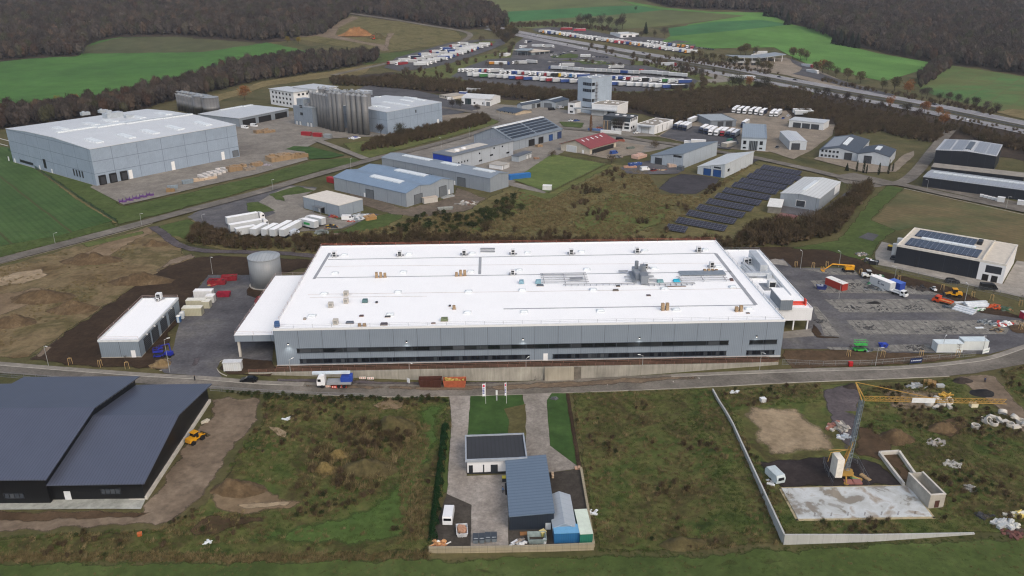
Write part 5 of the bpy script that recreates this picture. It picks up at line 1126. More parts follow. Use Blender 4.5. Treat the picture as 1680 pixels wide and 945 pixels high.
# house plot
PAVH=ground('plot_paving',['#8a847c','#97918a','#a39e97'],.12,1.3,.4)
area('plot_paving',[(737,650),(773,650),(768,716),(765.5,782),(834,779),(834,896),(771.5,897),(773.5,829),(733,811.5),(741,690)],PAVH,4,.05,label='pale paved drive and yard left of the house',step=3)
area('plot_paving',[(858,648),(906,645),(897,661),(902,732),(952,769),(904,776),(868,778),(864,745),(860,680)],ground('plot_paving_grey',['#7e7972','#8a857e','#96918a'],.12,1.3,.4),4,.05,label='grey paved drive right of the house',step=3)
area('lawn',[(772,651),(856,648.5),(861,666),(862,718),(767,718)],V_LAWN,5,.1,label='deep green lawn before the white house',step=3)
area('tan_bed',[(826,672),(862,664),(863,716),(833,717),(836,690)],ground('tan_bed',['#4f4c30','#5a5638','#666144'],.1,1,.4),6,.2,label='tan bare bed at the corner of the lawn',step=3)
area('lawn',[(897,658),(905,646),(928,646),(946,764),(902,732)],V_LAWN,4,.1,label='narrow green lawn right of the drive',step=3)
area('gravel_bed',[(927,646),(934,645),(955,768),(946,765)],S_DARK,5,.1,.3,label='dark planting strip beside the lawn')
area('lawn',[(741,690),(735,808),(722,818),(732,700)],V_GRN,4,.3,.5,label='narrow grass strip between hedge and drive')
PLG=ground('plot_gravel',['#3b3834','#46423d','#514d47'],.12,1.2,.4)
area('plot_gravel',[(733,812),(774,829.5),(772,897),(706,899),(712,870)],PLG,4,.1,label='dark gravel parking with a white van',step=3)
area('plot_gravel',[(902,777),(953,770),(974,895),(835,897),(835,868)],PLG,4,.1,label='dark gravel yard behind the workshop',step=3)
# foreground earth and grass
area('earth_road',[(344,652),(432,650),(428,690),(395,728),(366,772),(345,800),(330,825),(275,862),(120,872),(-90,882),(-90,836),(232,838),(242,819),(345,672)],S_TRK,3,1,2,label='wide light earth road round the black hall',step=4)
area('dark_earth',[(-90,838),(200,838),(260,838),(230,852),(60,858),(-90,862)],S_MID,4,.5,1.5,label='darker compacted earth before the concrete apron',step=4)
area('scrub',[(432,652),(735,652),(740,700),(728,790),(706,900),(704,912),(400,918),(-90,922),(-90,885),(260,866),(330,832),(370,772),(400,728),(430,690)],V_MIX,2,1,2,label='rough green and brown scrub left of the house plot',step=5)
area('green_swath',[(690,664),(738,656),(728,720),(706,770),(690,830),(690,890),(560,905),(420,905),(380,882),(440,862),(520,850),(600,826),(640,785),(668,730)],ground('swath_grass',['#3f5429','#4a6030','#566b3a'],.09,.8,.35,soft=True),3,1.5,4,label='brighter grass swath curving through the scrub',step=4)
area('tan_earth',[(340,800),(380,784),(440,794),(470,818),(500,822),(480,838),(400,848),(345,838)],S_TAN,4,1,2,label='tan earth patch at the end of the earth road',step=4)
area('pale_sand',[(380,828),(430,824),(488,820),(470,834),(400,838)],S_SAND,5,.6,1.2,label='pale sand streak beside the scrub',step=4)
area('brown_soil',[(300,872),(345,842),(430,846),(440,858),(380,870),(350,884),(312,884)],S_MID,4,.8,1.5,label='brown soil patch among the scrub',step=4)
area('tan_earth',[(600,668),(640,652),(672,653),(660,672),(630,676)],S_TAN,4,.8,1.5,label='light earth patch beside the main road',step=4)
area('sand_spill',[(438,700),(455,702),(476,708),(470,722),(452,716)],S_SAND,4,.5,.8,label='pale sand spill on the scrub',step=4)
area('field',[(935,645),(1000,643),(1170,636),(1200,690),(1240,790),(1290,895),(980,908),(955,770)],V_MIX,2,.5,1.5,label='rough mixed field between house plot and crane plot',step=5)
area('grass_band',[(-90,922),(250,921),(700,914),(980,909),(1290,898),(1600,882),(1800,868),(1800,985),(-90,985)],V_GRN,3,1,2,label='mown green band along the bottom of the picture',step=5)
area('grass_band',[(-90,938),(400,936),(980,925),(1400,918),(1800,905),(1800,917),(1400,930),(980,938),(-90,948)],V_MIX,4,1,2.5,label='darker rough strip in the mown grass',step=5)
# crane plot
area('plot_ground',[(1176,640),(1405,627),(1560,620),(1610,615),(1680,640),(1800,700),(1800,868),(1590,878),(1290,886),(1240,780)],V_MIX,2,.5,1.5,label='overgrown brown ground of the crane plot',step=5)
area('sandy_ground',[(1206,672),(1240,662),(1310,668),(1348,690),(1376,722),(1380,746),(1320,752),(1258,752),(1226,722)],S_SAND,4,2,5,label='pale sandy ground on the crane plot',step=4)
area('dark_soil',[(1240,756),(1300,752),(1380,746),(1440,758),(1490,800),(1286,803),(1262,788)],ground('slag_soil',['#2b2726','#353030','#403a39'],.12,.9,.5,soft=True),4,.8,1.5,label='dark slag ground below the crane',step=4)
area('gravel_drive',[(1345,640),(1402,628),(1412,650),(1412,700),(1396,745),(1380,742),(1374,715),(1356,680)],S_GRAV,4,.8,1.5,label='grey gravel drive into the crane plot',step=4)
area('brown_soil',[(1396,700),(1440,700),(1480,745),(1520,790),(1480,800),(1450,760),(1400,750)],S_MID,4,1.5,2,label='brown disturbed soil beside the crane',step=4)
area('tan_earth',[(1440,640),(1520,634),(1560,640),(1570,680),(1500,690),(1450,660)],S_TRK,3,2,3,label='bare light earth behind the crane jib',step=4)
area('earth_track',[(1560,619),(1604,613),(1636,618),(1662,650),(1700,690),(1800,760),(1800,790),(1680,712),(1620,660),(1590,640)],S_TRK,4,.6,1.5,label='earth track leaving the main road at right',step=4)
area('scrub_bank',[(1640,612),(1680,600),(1800,575),(1800,700),(1690,664),(1655,640)],V_MIX,4,.8,2,label='overgrown bank at the right road corner',step=5)
area('earth_heap_patch',[(1530,690),(1580,680),(1600,700),(1560,725),(1530,712)],S_MID,4,1,2,label='brown soil patch under the crane jib',step=4)
# thin air between camera and the far woods
hz=bpy.data.materials.new('haze_air');hz.use_nodes=True;_n=hz.node_tree;_n.nodes.remove(_n.nodes['Principled BSDF']);_pv=_n.nodes.new('ShaderNodeVolumePrincipled')
_pv.inputs['Color'].default_value=(.82,.87,.95,1);_pv.inputs['Density'].default_value=.0001;_pv.inputs['Anisotropy'].default_value=.2;_n.links.new(_pv.outputs[0],_n.nodes['Material Output'].inputs['Volume'])
_b=None
def build_haze():
    b=MB();b.box(-2700,2700,-60,3700,-8,140);tag(b.obj('haze',hz),'thin grey winter haze over the whole valley','haze',None,'stuff')
build_haze();SC.cycles.volume_bounces=0;SC.cycles.volume_step_rate=10
# ------------------------------------------------------------------ woods, scrub and grass
HID=bpy.data.collections.new('plant_shapes')       # source shapes for the scattered stuff; not linked to the scene
def leafmat(name,cols,rough=0.9):
    m,nt,n,l,b=_new(name);oi=N(nt,'ShaderNodeObjectInfo')
    k=len(cols);l.new(ramp(nt,oi.outputs['Random'],[(i/(k-1)if k>1 else 0,C(c,.82))for i,c in enumerate(cols)]),b.inputs['Base Color'])
    b.inputs['Roughness'].default_value=rough;b.inputs['Specular IOR Level'].default_value=0.1
    return m
L_FOREST=leafmat('bare_twigs',['#37322e','#413c37','#4a4440','#554e48','#42432f','#3f3b3a','#594c40','#332f2d','#4a3a30'])
L_SCRUB=leafmat('scrub_twigs',['#44392b','#524736','#5e523f','#4c4530','#615342','#44412c'])
L_GREEN=leafmat('green_blades',['#42522a','#4e5e32','#5b683c','#43522b'])
L_STRAW=leafmat('straw_blades',['#746a4b','#867a57','#675c40','#968865','#5e553c'])
L_BUSH=leafmat('bush_leaves',['#303c25','#3c4a2b','#4b5032','#343f26','#524a36'])
L_BARK=paint('#3b332c',.95)
def twig_crown(b,h,r,base,n,seed,tw=0.16,tl=1.5,up=.8,mi=0,sq=.9):
    """n thin twig faces through the volume of a lumpy crown, denser near its skin"""
    rn=random.Random(seed);lumps=[(Vector((rn.uniform(-.55,.55)*r,rn.uniform(-.55,.55)*r,base+(h-base)*rn.uniform(.35,.8))),rn.uniform(.45,.75)*r)for _ in range(7)]
    lumps.append((Vector((0,0,base+(h-base)*.55)),r*.8))
    for _ in range(n):
        c,rr=rn.choice(lumps);d=Vector((rn.gauss(0,1),rn.gauss(0,1),rn.gauss(.35,1))).normalized()
        p=c+Vector((d.x*rr,d.y*rr,d.z*rr*sq))*rn.uniform(.45,1.0)
        if p.z<base*.8:continue
        dr=(d+Vector((rn.gauss(0,.4),rn.gauss(0,.4),up+rn.gauss(0,.3)))).normalized()
        L_=tl*rn.uniform(.5,1.2);sd=dr.cross(Vector((rn.gauss(0,1),rn.gauss(0,1),rn.gauss(0,1)))).normalized()*tw*rn.uniform(.6,1.5)
        q=p-dr*L_*.4;b.face([q-sd,q+sd,p+dr*L_*.6],mi)
def limbs(b,h,r,base,seed,tr=.28,mi=0):
    rn=random.Random(seed);b.tube((0,0,-.4),(0,0,base),tr,6,tr*.75,mi);b.tube((0,0,base),(rn.uniform(-.3,.3),rn.uniform(-.3,.3),h*.85),tr*.75,5,tr*.15,mi)
    for k in range(7):
        a=k*2.4+rn.uniform(-.3,.3);z0=base+(h-base)*rn.uniform(0,.45);b.tube((0,0,z0),(math.cos(a)*r*rn.uniform(.5,.8),math.sin(a)*r*rn.uniform(.5,.8),z0+(h-base)*rn.uniform(.3,.5)),tr*.4,4,tr*.08,mi)
def hidden(name,b,mats):
    o=bpy.data.objects.new(name,b.mesh(name,mats));return o
def coll(name,obs):
    c=bpy.data.collections.new(name)
    for o in obs:c.objects.link(o)
    return c
FO=[]
for k in range(5):
    b=MB();h=13+k*.8;limbs(b,h,4.4,5,k,.22,1);b.blob((0,0,h*.5),3.3,3.3,h*.34,90+k,10,6,.3);[b.blob((2.3*math.cos(a),2.3*math.sin(a),h*.6),1.6,1.6,2.2,int(a*9)+k,7,4,.25)for a in(.3,2.2,4.4)];twig_crown(b,h,4.9,3.5,430,10+k,.1,1.9);FO.append(hidden('wood_tree',b,[L_FOREST,L_BARK]))
C_FOREST=coll('wood_trees',FO)
C_SCRUB=coll('scrub_shapes',[hidden('scrub_bush',(lambda b:(limbs(b,3.6,1.7,.6,k,.07,1),b.blob((0,0,1.3),1.0,1.0,1.15,70+k,8,5,.35),twig_crown(b,4.1,2.1,.2,280,40+k,.07,1.2),b)[3])(MB()),[L_SCRUB,L_BARK])for k in range(4)])
C_BUSH=coll('bush_shapes',[hidden('leaf_bush',(lambda b:(twig_crown(b,1.5,1.0,.1,210,60+k,.09,.4,.3),b)[1])(MB()),[L_BUSH])for k in range(3)])
def blades(b,n,h,r,seed,w=.035,lean=.5):
    rn=random.Random(seed)
    for _ in range(n):
        a=rn.uniform(0,6.28);q=rn.uniform(0,r);p=Vector((math.cos(a)*q,math.sin(a)*q,-.05));H_=h*rn.uniform(.5,1.1);a2=rn.uniform(0,6.28)
        t=p+Vector((math.cos(a2)*lean*H_,math.sin(a2)*lean*H_,H_));sd=Vector((-math.sin(a2+1),math.cos(a2+1),0))*w*rn.uniform(.7,1.5);b.face([p-sd,p+sd,t])
    return b
C_TUFT=coll('tuft_shapes',[hidden('grass_tuft',blades(MB(),34,.42,.55,k,.06,.8),[L_GREEN])for k in range(3)])
C_STRAW=coll('straw_shapes',[hidden('straw_tuft',blades(MB(),40,.8,.6,9+k,.05,.6),[L_STRAW])for k in range(3)])
GNS={}
def gn(colln):
    if colln.name in GNS:return GNS[colln.name]
    g=bpy.data.node_groups.new('scatter_'+colln.name,'GeometryNodeTree')
    g.interface.new_socket(name='Geometry',in_out='INPUT',socket_type='NodeSocketGeometry');g.interface.new_socket(name='Geometry',in_out='OUTPUT',socket_type='NodeSocketGeometry')
    i,o=g.nodes.new('NodeGroupInput'),g.nodes.new('NodeGroupOutput');ip=g.nodes.new('GeometryNodeInstanceOnPoints');ci=g.nodes.new('GeometryNodeCollectionInfo')
    ci.inputs['Collection'].default_value=colln;ci.inputs['Separate Children'].default_value=True;ci.inputs['Reset Children'].default_value=True
    rv=g.nodes.new('FunctionNodeRandomValue');rv.data_type='FLOAT_VECTOR';rv.inputs[0].default_value=(-.08,-.08,0);rv.inputs[1].default_value=(.08,.08,6.283)
    na=g.nodes.new('GeometryNodeInputNamedAttribute');na.data_type='FLOAT';na.inputs['Name'].default_value='sc'
    ip.inputs['Pick Instance'].default_value=True;l=g.links
    l.new(i.outputs[0],ip.inputs['Points']);l.new(ci.outputs[0],ip.inputs['Instance']);l.new(rv.outputs[0],ip.inputs['Rotation']);l.new(na.outputs[0],ip.inputs['Scale']);l.new(ip.outputs[0],o.inputs[0])
    GNS[colln.name]=g;return g
def scatter(name,pts,colln,label,cat):
    if not pts:return
    me=bpy.data.meshes.new(name);me.from_pydata([p[:3]for p in pts],[],[]);at=me.attributes.new('sc','FLOAT','POINT');at.data.foreach_set('value',[p[3]for p in pts])
    o=bpy.data.objects.new(name,me);COL.objects.link(o);md=o.modifiers.new('scatter','NODES');md.node_group=gn(colln)
    return tag(o,label,cat,None,'stuff')
def fill(px,sp,s0,s1,seed=1,jit=.45,keep=None,world=None,avoid=()):
    poly=world or[tuple(G(*p)[:2])for p in px];rn=random.Random(seed);out=[]
    xs=[p[0]for p in poly];ys=[p[1]for p in poly];y=min(ys)
    av=[[tuple(G(*p)[:2])for p in a]for a in avoid]
    while y<max(ys):
        x=min(xs)
        while x<max(xs):
            qx,qy=x+rn.uniform(-jit,jit)*sp,y+rn.uniform(-jit,jit)*sp;x+=sp
            if keep and not keep(qx,qy,rn):continue
            if inpoly(qx,qy,poly)and not any(inpoly(qx,qy,a)for a in av):out.append((qx,qy,zt(qx,qy),rn.uniform(s0,s1)))
        y+=sp
    return out
def nz(s,o=0.0):return lambda x,y:mnoise.noise(Vector((x*s+o,y*s,o)))*.7+mnoise.noise(Vector((x*s*2.7,y*s*2.7+o,5)))*.5
PF=[]
PF+=fill([(-120,20),(575,-14),(575,25),(530,58),(420,68),(290,58),(190,60),(148,70),(132,92),(60,94),(-120,110)],7.4,.6,1.3,1)
scatter('forest',PF,C_FOREST,'bare brown hillside wood filling the upper left corner','forest')
scatter('forest',fill([(-90,196),(60,190),(130,180),(200,165),(270,150),(400,108),(520,98),(600,96),(625,96),(610,105),(420,135),(290,166),(200,190),(60,206),(-90,226)],6.5,.7,1.05,2),C_FOREST,'bare brown wood strip behind the big warehouse','forest')
scatter('forest',fill([(560,-10),(760,-8),(800,14),(832,30),(836,44),(760,49),(700,40),(600,24),(560,18)],7.6,.7,1.1,3),C_FOREST,'bare wood beyond the upper lorry park','forest')
PR=fill([(1020,-10),(1100,12),(1250,19),(1300,39),(1380,68),(1440,84),(1530,103),(1600,110),(1780,138),(1900,60),(1800,-14)],7.8,.6,1.3,4)
scatter('forest',PR,C_FOREST,'large bare forest covering the hillside at upper right','forest')
scatter('forest',fill([(1505,132),(1530,108),(1556,100),(1560,112),(1530,134),(1510,145)],5,.5,.8,5),C_FOREST,'spur of bare trees between two green fields','forest')
B1=fill([(540,130),(600,134),(660,130),(745,138),(930,156),(1040,160),(1120,156),(1160,150),(1260,146),(1330,158),(1320,185),(1290,180),(1200,178),(1150,190),(1110,200),(1040,180),(1000,172),(930,170),(760,154),(600,142),(545,140)],3.6,.8,1.7,6)
scatter('scrub_belt',B1,C_SCRUB,'brown bare scrub belt between lorry park and estate','scrub')
B2=fill([(1330,200),(1370,195),(1372,225),(1365,240),(1390,222),(1440,218),(1530,236),(1560,216),(1610,232),(1640,240),(1780,282),(1780,262),(1680,236),(1560,212),(1480,196),(1340,168),(1310,172),(1300,180)],3.8,.7,1.35,7)
scatter('scrub_belt',B2,C_SCRUB,'brown bare scrub between motorway and right hand halls','scrub')
scatter('scrub_belt',fill([(640,224),(735,205),(790,190),(806,196),(800,203),(735,221),(650,241),(590,250),(600,240)],2.6,.6,1.1,8),C_SCRUB,'bushy hedge belt below the silo warehouse','scrub')
scatter('scrub_belt',fill([(320,374),(345,372),(380,392),(470,398),(484,408),(400,411),(340,404),(310,400)],2.2,.5,.95,9),C_SCRUB,'dark bushes beside the trailer yard','scrub')
scatter('scrub_belt',fill([(480,392),(640,388),(760,392),(900,396),(1090,398),(1190,396),(1290,400),(1200,412),(1000,408),(560,412),(480,416)],2.6,.5,1.0,10),C_SCRUB,'withered bushes directly behind the white factory roof','scrub')
scatter('scrub_belt',fill([(1240,372),(1290,368),(1320,378),(1400,318),(1426,306),(1424,322),(1400,352),(1370,385),(1290,404),(1230,402),(1210,392)],2.6,.7,1.5,11,avoid=[[(1255,338),(1300,338),(1345,350),(1400,300),(1300,290)]]),C_SCRUB,'tangled bare bushes between grey hall and grass slope','scrub')
for i,(pl,s0,s1,ds)in enumerate((([(835,40),(905,38),(1000,47),(1010,52),(900,44),(840,46)],.7,1.4,'far motorway edge behind the lorries'),([(1090,92),(1140,96),(1215,110),(1280,122),(1275,126),(1200,114),(1090,97)],.5,1.0,'far carriageway verge'),([(800,46),(850,52),(846,62),(830,72),(815,60)],.9,1.8,'bend left of the filling station'),
    ([(1335,128),(1400,142),(1470,155),(1560,170),(1640,185),(1636,192),(1560,176),(1460,157),(1345,134)],.5,1.1,'far motorway verge by the green fields'),([(1310,143),(1480,178),(1680,216),(1780,244),(1780,254),(1660,228),(1480,194),(1310,156)],.3,.7,'near motorway verge'),([(1075,98),(1150,118),(1140,126),(1100,118),(1060,105)],.4,.8,'slip road island'))):
    scatter('scrub_belt',fill(pl,4.2,s0,s1,80+i,keep=lambda x,y,r:r.random()<.62),C_SCRUB,'bare bushes on the '+ds,'scrub')
_lots=[[(740,126),(765,110),(800,98),(850,94),(900,98),(1000,107),(1060,108),(1110,120),(1146,133),(1134,143),(1080,150),(1030,151),(900,146),(780,136)],[(838,96),(846,72),(862,60),(884,60),(915,71),(985,88),(1040,101),(1035,107),(1000,105),(960,98),(900,100)],[(630,111),(650,95),(740,70),(824,65),(829,72),(740,104),(655,117)]]
scatter('scrub_belt',fill([(640,124),(700,114),(820,86),(860,62),(1000,82),(1120,107),(1200,124),(1180,142),(1130,153),(1030,152),(900,148),(760,136)],9,.5,1.7,88,keep=lambda x,y,r:r.random()<.5,avoid=_lots),C_SCRUB,'bare bushes between the lorry parks','scrub')
n1=nz(.05,3)
MID=[(500,392),(640,372),(700,352),(780,350),(842,312),(900,330),(1000,280),(1060,280),(1085,320),(1142,322),(1240,266),(1100,372),(1090,396),(700,400),(560,405)]
scatter('scrub',fill(MID,2.2,.35,.8,12,keep=lambda x,y,r:n1(x,y)+r.uniform(-.3,.3)>.5),C_SCRUB,'clumps of bare brown bushes on the waste ground','scrub')
scatter('bushes',fill([(690,352),(780,350),(840,320),(860,345),(790,385),(700,385),(640,380)],2.4,.7,1.7,13,keep=lambda x,y,r:r.random()<.5),C_BUSH,'dark green bramble clumps on the waste ground','bushes')
scatter('dry_grass',fill(MID,1.25,.7,1.5,14,keep=lambda x,y,r:n1(x,y)+r.uniform(-.3,.3)<.1),C_STRAW,'straw coloured grass over the waste ground behind the factory','grass')
# foreground scrub
SCR=[(432,652),(735,652),(740,700),(728,790),(706,900),(704,912),(400,918),(-90,920),(-90,885),(260,868),(330,834),(345,842),(480,838),(500,820),(440,790),(370,775),(400,728),(430,690)]
FLD=[(938,646),(1000,643),(1168,637),(1200,690),(1240,790),(1288,893),(980,906),(957,770)]
CPL=[(1176,640),(1345,630),(1350,660),(1210,668),(1225,730),(1250,760),(1284,800),(1305,856),(1530,852),(1545,830),(1490,800),(1520,790),(1480,740),(1412,700),(1412,640),(1560,622),(1680,715),(1800,800),(1800,866),(1590,874),(1285,882),(1240,790)]
BNK=[(1640,612),(1680,600),(1800,575),(1800,700),(1690,664),(1655,640)]
n2,n3=nz(.07,11),nz(.16,21)
swath=[tuple(G(*p)[:2])for p in((690,664),(738,656),(728,720),(706,770),(690,830),(600,862),(470,872),(520,850),(600,826),(640,785),(668,730))]
def kg(th):return lambda x,y,r:(n2(x,y)+n3(x,y)*.6+r.uniform(-.35,.35))>th
def kb(th):return lambda x,y,r:(n2(x,y)+n3(x,y)*.6+r.uniform(-.35,.35))<th and not inpoly(x,y,swath)
for i,(pl,nm)in enumerate(((SCR,'left of the house plot'),(FLD,'between house plot and crane plot'),(CPL,'on the crane plot'),(BNK,'on the bank at the right road corner'))):
    scatter('grass_tufts',fill(pl,.85,.6,1.25,30+i,keep=kg(-.15)),C_TUFT,'rough green grass '+nm,'grass')
    scatter('dry_grass',fill(pl,1.0,.5,1.15,40+i,keep=kb(-.02 if i!=1 else-.1)),C_STRAW,'straw brown dead grass '+nm,'grass')
    scatter('bushes',fill(pl,2.0,.35,.8,50+i,keep=kb(-.42 if i!=1 else-.62)),C_BUSH,'dark leafy weeds '+nm,'weeds')
    scatter('scrub',fill(pl,2.2,.22,.42,60+i,keep=kb(-.3 if i!=1 else-.5)),C_SCRUB,'bare brown shrubs '+nm,'scrub')
scatter('grass_tufts',fill([(-90,918),(400,917),(980,908),(1290,897),(1600,880),(1800,866),(1800,985),(-90,985)],.8,.35,.75,71,keep=lambda x,y,r:r.random()<.8),C_TUFT,'short green grass in the band along the bottom','grass')
scatter('dry_grass',fill([(-90,924),(400,922),(980,914),(1290,902),(1600,886),(1800,872),(1800,985),(-90,985)],1.1,.3,.6,77,keep=lambda x,y,r:n3(x,y)+n2(x,y)+r.uniform(-.3,.3)>.05),C_STRAW,'pale dead grass streaks in the band along the bottom','grass')
scatter('dry_grass',fill([(-90,912),(400,910),(704,904),(704,918),(400,924),(-90,926)],.7,.6,1.1,72),C_STRAW,'fringe of pale dead grass above the mown band','grass')
scatter('dry_grass',fill([(670,690),(705,700),(690,800),(700,890),(660,890),(655,800)],.9,.8,1.3,73),C_STRAW,'tall dead grass beside the green hedge','grass')
scatter('grass_tufts',fill([(-90,408),(180,360),(200,372),(90,400),(-90,447)],1.6,.6,1.0,74),C_TUFT,'grass tufts on the roadside verge at left','grass')
n5=nz(.03,31)
scatter('dry_grass',fill([(-90,470),(0,442),(120,408),(240,378),(262,382),(230,420),(180,470),(120,520),(44,580),(-90,575)],1.5,.5,1.0,75,keep=lambda x,y,r:n5(x,y)+r.uniform(-.2,.2)>.1),C_STRAW,'thin dead grass on the left building site','grass')
scatter('weeds',fill([(345,640),(430,646),(520,651),(735,654),(735,660),(520,660),(432,656)],1.2,.4,.8,76),C_BUSH,'weedy edge along the near side of the main road','weeds')
HUM=[(560,690),(640,688),(672,712),(650,770),(606,816),(560,806),(500,770),(530,720)]
scatter('dry_grass',fill(HUM,1.3,1.0,1.9,90,keep=lambda x,y,r:n3(x,y)+r.uniform(-.2,.2)>-.1),C_STRAW,'tall brown dead grass on the hummocks in the scrub','grass')
scatter('scrub',fill(HUM,2.6,.35,.6,91,keep=lambda x,y,r:n3(x,y)<0),C_SCRUB,'low brown brambles on the hummocks in the scrub','scrub')
scatter('grass_tufts',fill(None,.9,.6,1.1,92,world=swath,keep=lambda x,y,r:r.random()<.6),coll('bright_tuft_shapes',[hidden('grass_tuft',blades(MB(),34,.42,.55,7,.06,.8),[leafmat('bright_blades',['#476332','#526f3a','#425b2b'])])]),'brighter grass curving through the scrub left of the house plot','grass')
# single trees
TM={}
L_ORNG=leafmat('orange_leaves',['#8a5f3c','#966a42','#7d5a3c']);L_OLIV=leafmat('autumn_leaves',['#5a5638','#665a3c','#525236']);L_CONI=leafmat('conifer_needles',['#18241a','#1e2c1e']);L_YELL=leafmat('yellow_leaves',['#7d7030','#8a7a35']);L_CYPR=leafmat('cypress_leaves',['#1b2a17','#233319'])
def tree_mesh(kind,v):
    if(kind,v)in TM:return TM[(kind,v)]
    t,c=MB(),MB();mats={'bare':L_FOREST,'orange':L_ORNG,'olive':L_OLIV,'conifer':L_CONI,'yellow':L_YELL,'column':L_ORNG,'cypress':L_CYPR,'shrub':L_SCRUB}[kind]
    if kind=='conifer':
        t.tube((0,0,-.3),(0,0,9.5),.2,6,.03);rn=random.Random(v)
        for k in range(16):
            z=.8+k*.57;r=2.6*(1-k/17)
            for q in range(13):
                a=q*.483*1.0+k*.7+rn.uniform(-.2,.2);rr=r*rn.uniform(.75,1.1);p=Vector((math.cos(a)*rr,math.sin(a)*rr,z-rr*.25));s_=Vector((-math.sin(a),math.cos(a),0))*.38;c.face([Vector((0,0,z+.5)),p-s_,p+s_]);c.face([Vector((0,0,z+.2)),p+s_*.7+Vector((0,0,.3)),p-s_*.7-Vector((0,0,.2))])
    elif kind in('column','cypress'):
        t.tube((0,0,-.3),(0,0,8.5),.15,6,.03);rn=random.Random(v)
        for k in range(420):
            z=rn.uniform(.3,9.6);r=1.15*math.sin(min(1,(z+.6)/3.2)*1.57)*(1-(z/10)**3);a=rn.uniform(0,6.28);rr=r*rn.uniform(.5,1);p=Vector((math.cos(a)*rr,math.sin(a)*rr,z));s_=Vector((-math.sin(a),math.cos(a),rn.uniform(-.3,.3)))*.16;c.face([p-s_,p+s_,p+Vector((math.cos(a)*.2,math.sin(a)*.2,.7))])
    elif kind=='shrub':limbs(t,4.5,3,.4,v,.1);twig_crown(c,5,3.6,.2,620,200+v,.05,1.3)
    else:
        limbs(t,10,4.2,1.4,v,.22);leafy=kind!='bare'
        twig_crown(c,10,4.2,.9,900 if leafy else 800,100+v,.19 if leafy else .07,.9 if leafy else 1.7,.2 if leafy else .8)
    TM[(kind,v)]=(t.mesh('trunk',L_BARK),c.mesh('crown',mats));return TM[(kind,v)]
TN=0
def tree(px,py,h,kind,label,group=None):
    global TN;TN+=1;p=G(px,py);me=tree_mesh(kind,TN%3);base=5.0 if kind=='shrub' else 10.0
    r=thing({'conifer':'conifer_tree','cypress':'columnar_conifer','column':'columnar_tree','shrub':'large_shrub'}.get(kind,'broadleaf_tree'),label,'shrub' if kind=='shrub' else 'tree',p,TN*1.7,group)
    s_=h/base;r.scale=(s_,s_,s_)
    for nm,m_ in zip(('trunk','crown'),me):o=bpy.data.objects.new(nm,m_);COL.objects.link(o);o.parent=r
def trow(lst,h,kind,desc,group):
    for i,(x,y)in enumerate(lst):tree(x,y,h*(1+.18*math.sin(i*2.3)),kind,'%s, %s from left'%(desc,ORD[i+1]),group)
trow([(950,44),(961,44.5),(972,45),(986,46),(999,47),(1012,48),(1021,48)],17,'bare','bare grey tree in the row beyond the motorway lorry park','row of bare trees beyond the motorway')
trow([(1137,97),(1147,99),(1158,100),(1170,102),(1184,104),(1196,107),(1206,109)],10,'olive','dull green tree between motorway and far parking','trees along the far carriageway')
trow([(1226,112),(1242,114),(1249,115.5),(1256,116.5),(1263,118)],10,'olive','thin olive tree before the fuel canopy','trees before the fuel canopy')
trow([(1215,92),(1223,92),(1240,91),(1300,97),(1313,99),(1323,100)],13,'olive','dark tree behind the fuel canopy','trees behind the fuel canopy')
trow([(1340,119),(1358,122),(1371,126),(1390,133),(1411,138),(1447,147),(1467,150)],12,'olive','roadside tree on the bend beside the bright field','trees along the motorway slip road')
tree(1349,120,14,'orange','rusty orange tree beside the fuel station exit');tree(1488,156,13,'orange','broad orange brown tree beside the far carriageway')
trow([(1512,160),(1520,162),(1541,166),(1555,169),(1570,172),(1585,176),(1600,179),(1618,183),(1634,187)],9,'bare','small bare tree on the far motorway verge','bare trees on the far motorway verge')
trow([(1340,160),(1355,163),(1370,166),(1388,170),(1409,174),(1444,181),(1484,190),(1505,196)],9,'bare','bare tree on the near motorway verge','bare trees on the near motorway verge')
trow([(1460,176),(1516,186),(1539,190),(1549,207)],9,'orange','orange leaved tree beside the near carriageway','orange trees beside the near carriageway')
tree(1229,145,12,'orange','round orange tree before the white lorry on the slip road');trow([(1201,147),(1212,148),(1243,150),(1255,152)],13,'bare','tall bare tree beside the round orange tree','bare trees near the orange tree')
trow([(1368,72),(1377,74),(1386,75.5),(1396,77.5),(1405,79)],17,'conifer','dark conifer at the forest edge over the bright field','conifers at the forest edge');tree(1291,41,20,'conifer','single dark conifer at the forest corner above the bright field')
trow([(1255,27),(1264,28),(1273,29),(1282,30)],16,'conifer','conifer in the dark row at the top of the bright field','conifers at the top of the bright field')
tree(1059,55,15,'conifer','dark conifer beside the motorway restaurant');tree(1090,62,14,'bare','round bare tree right of the motorway restaurant');tree(1074,61,9,'bare','small bare tree right of the motorway restaurant')
trow([(1000,55),(1010,58),(1034,61),(1052,62)],8,'bare','low bare tree in front of the motorway restaurant','trees before the motorway restaurant')
tree(402,165,13,'orange','orange tree behind the steel silos at the wood edge');tree(95,184,12,'yellow','yellow leaved tree behind the big warehouse roof');tree(571,99,15,'conifer','lone dark conifer at the end of the wood strip');tree(124,178,12,'orange','reddish tree in the wood strip behind the warehouse')
tree(1043,18,7,'bare','lone bare tree standing between the far fields')
tree(969,216,11,'column','tall rusty columnar tree beside the stilted office');trow([(1008,214),(1019,215)],9,'bare','slim bare tree before the stilted office front','slim trees before the stilted office')
trow([(625,223),(657,226)],9,'bare','bare tree against the wall of the silo warehouse','bare trees at the silo warehouse');trow([(742,178),(755,180),(783,184)],8,'bare','small bare tree before the white gabled workshop','trees before the white workshop')
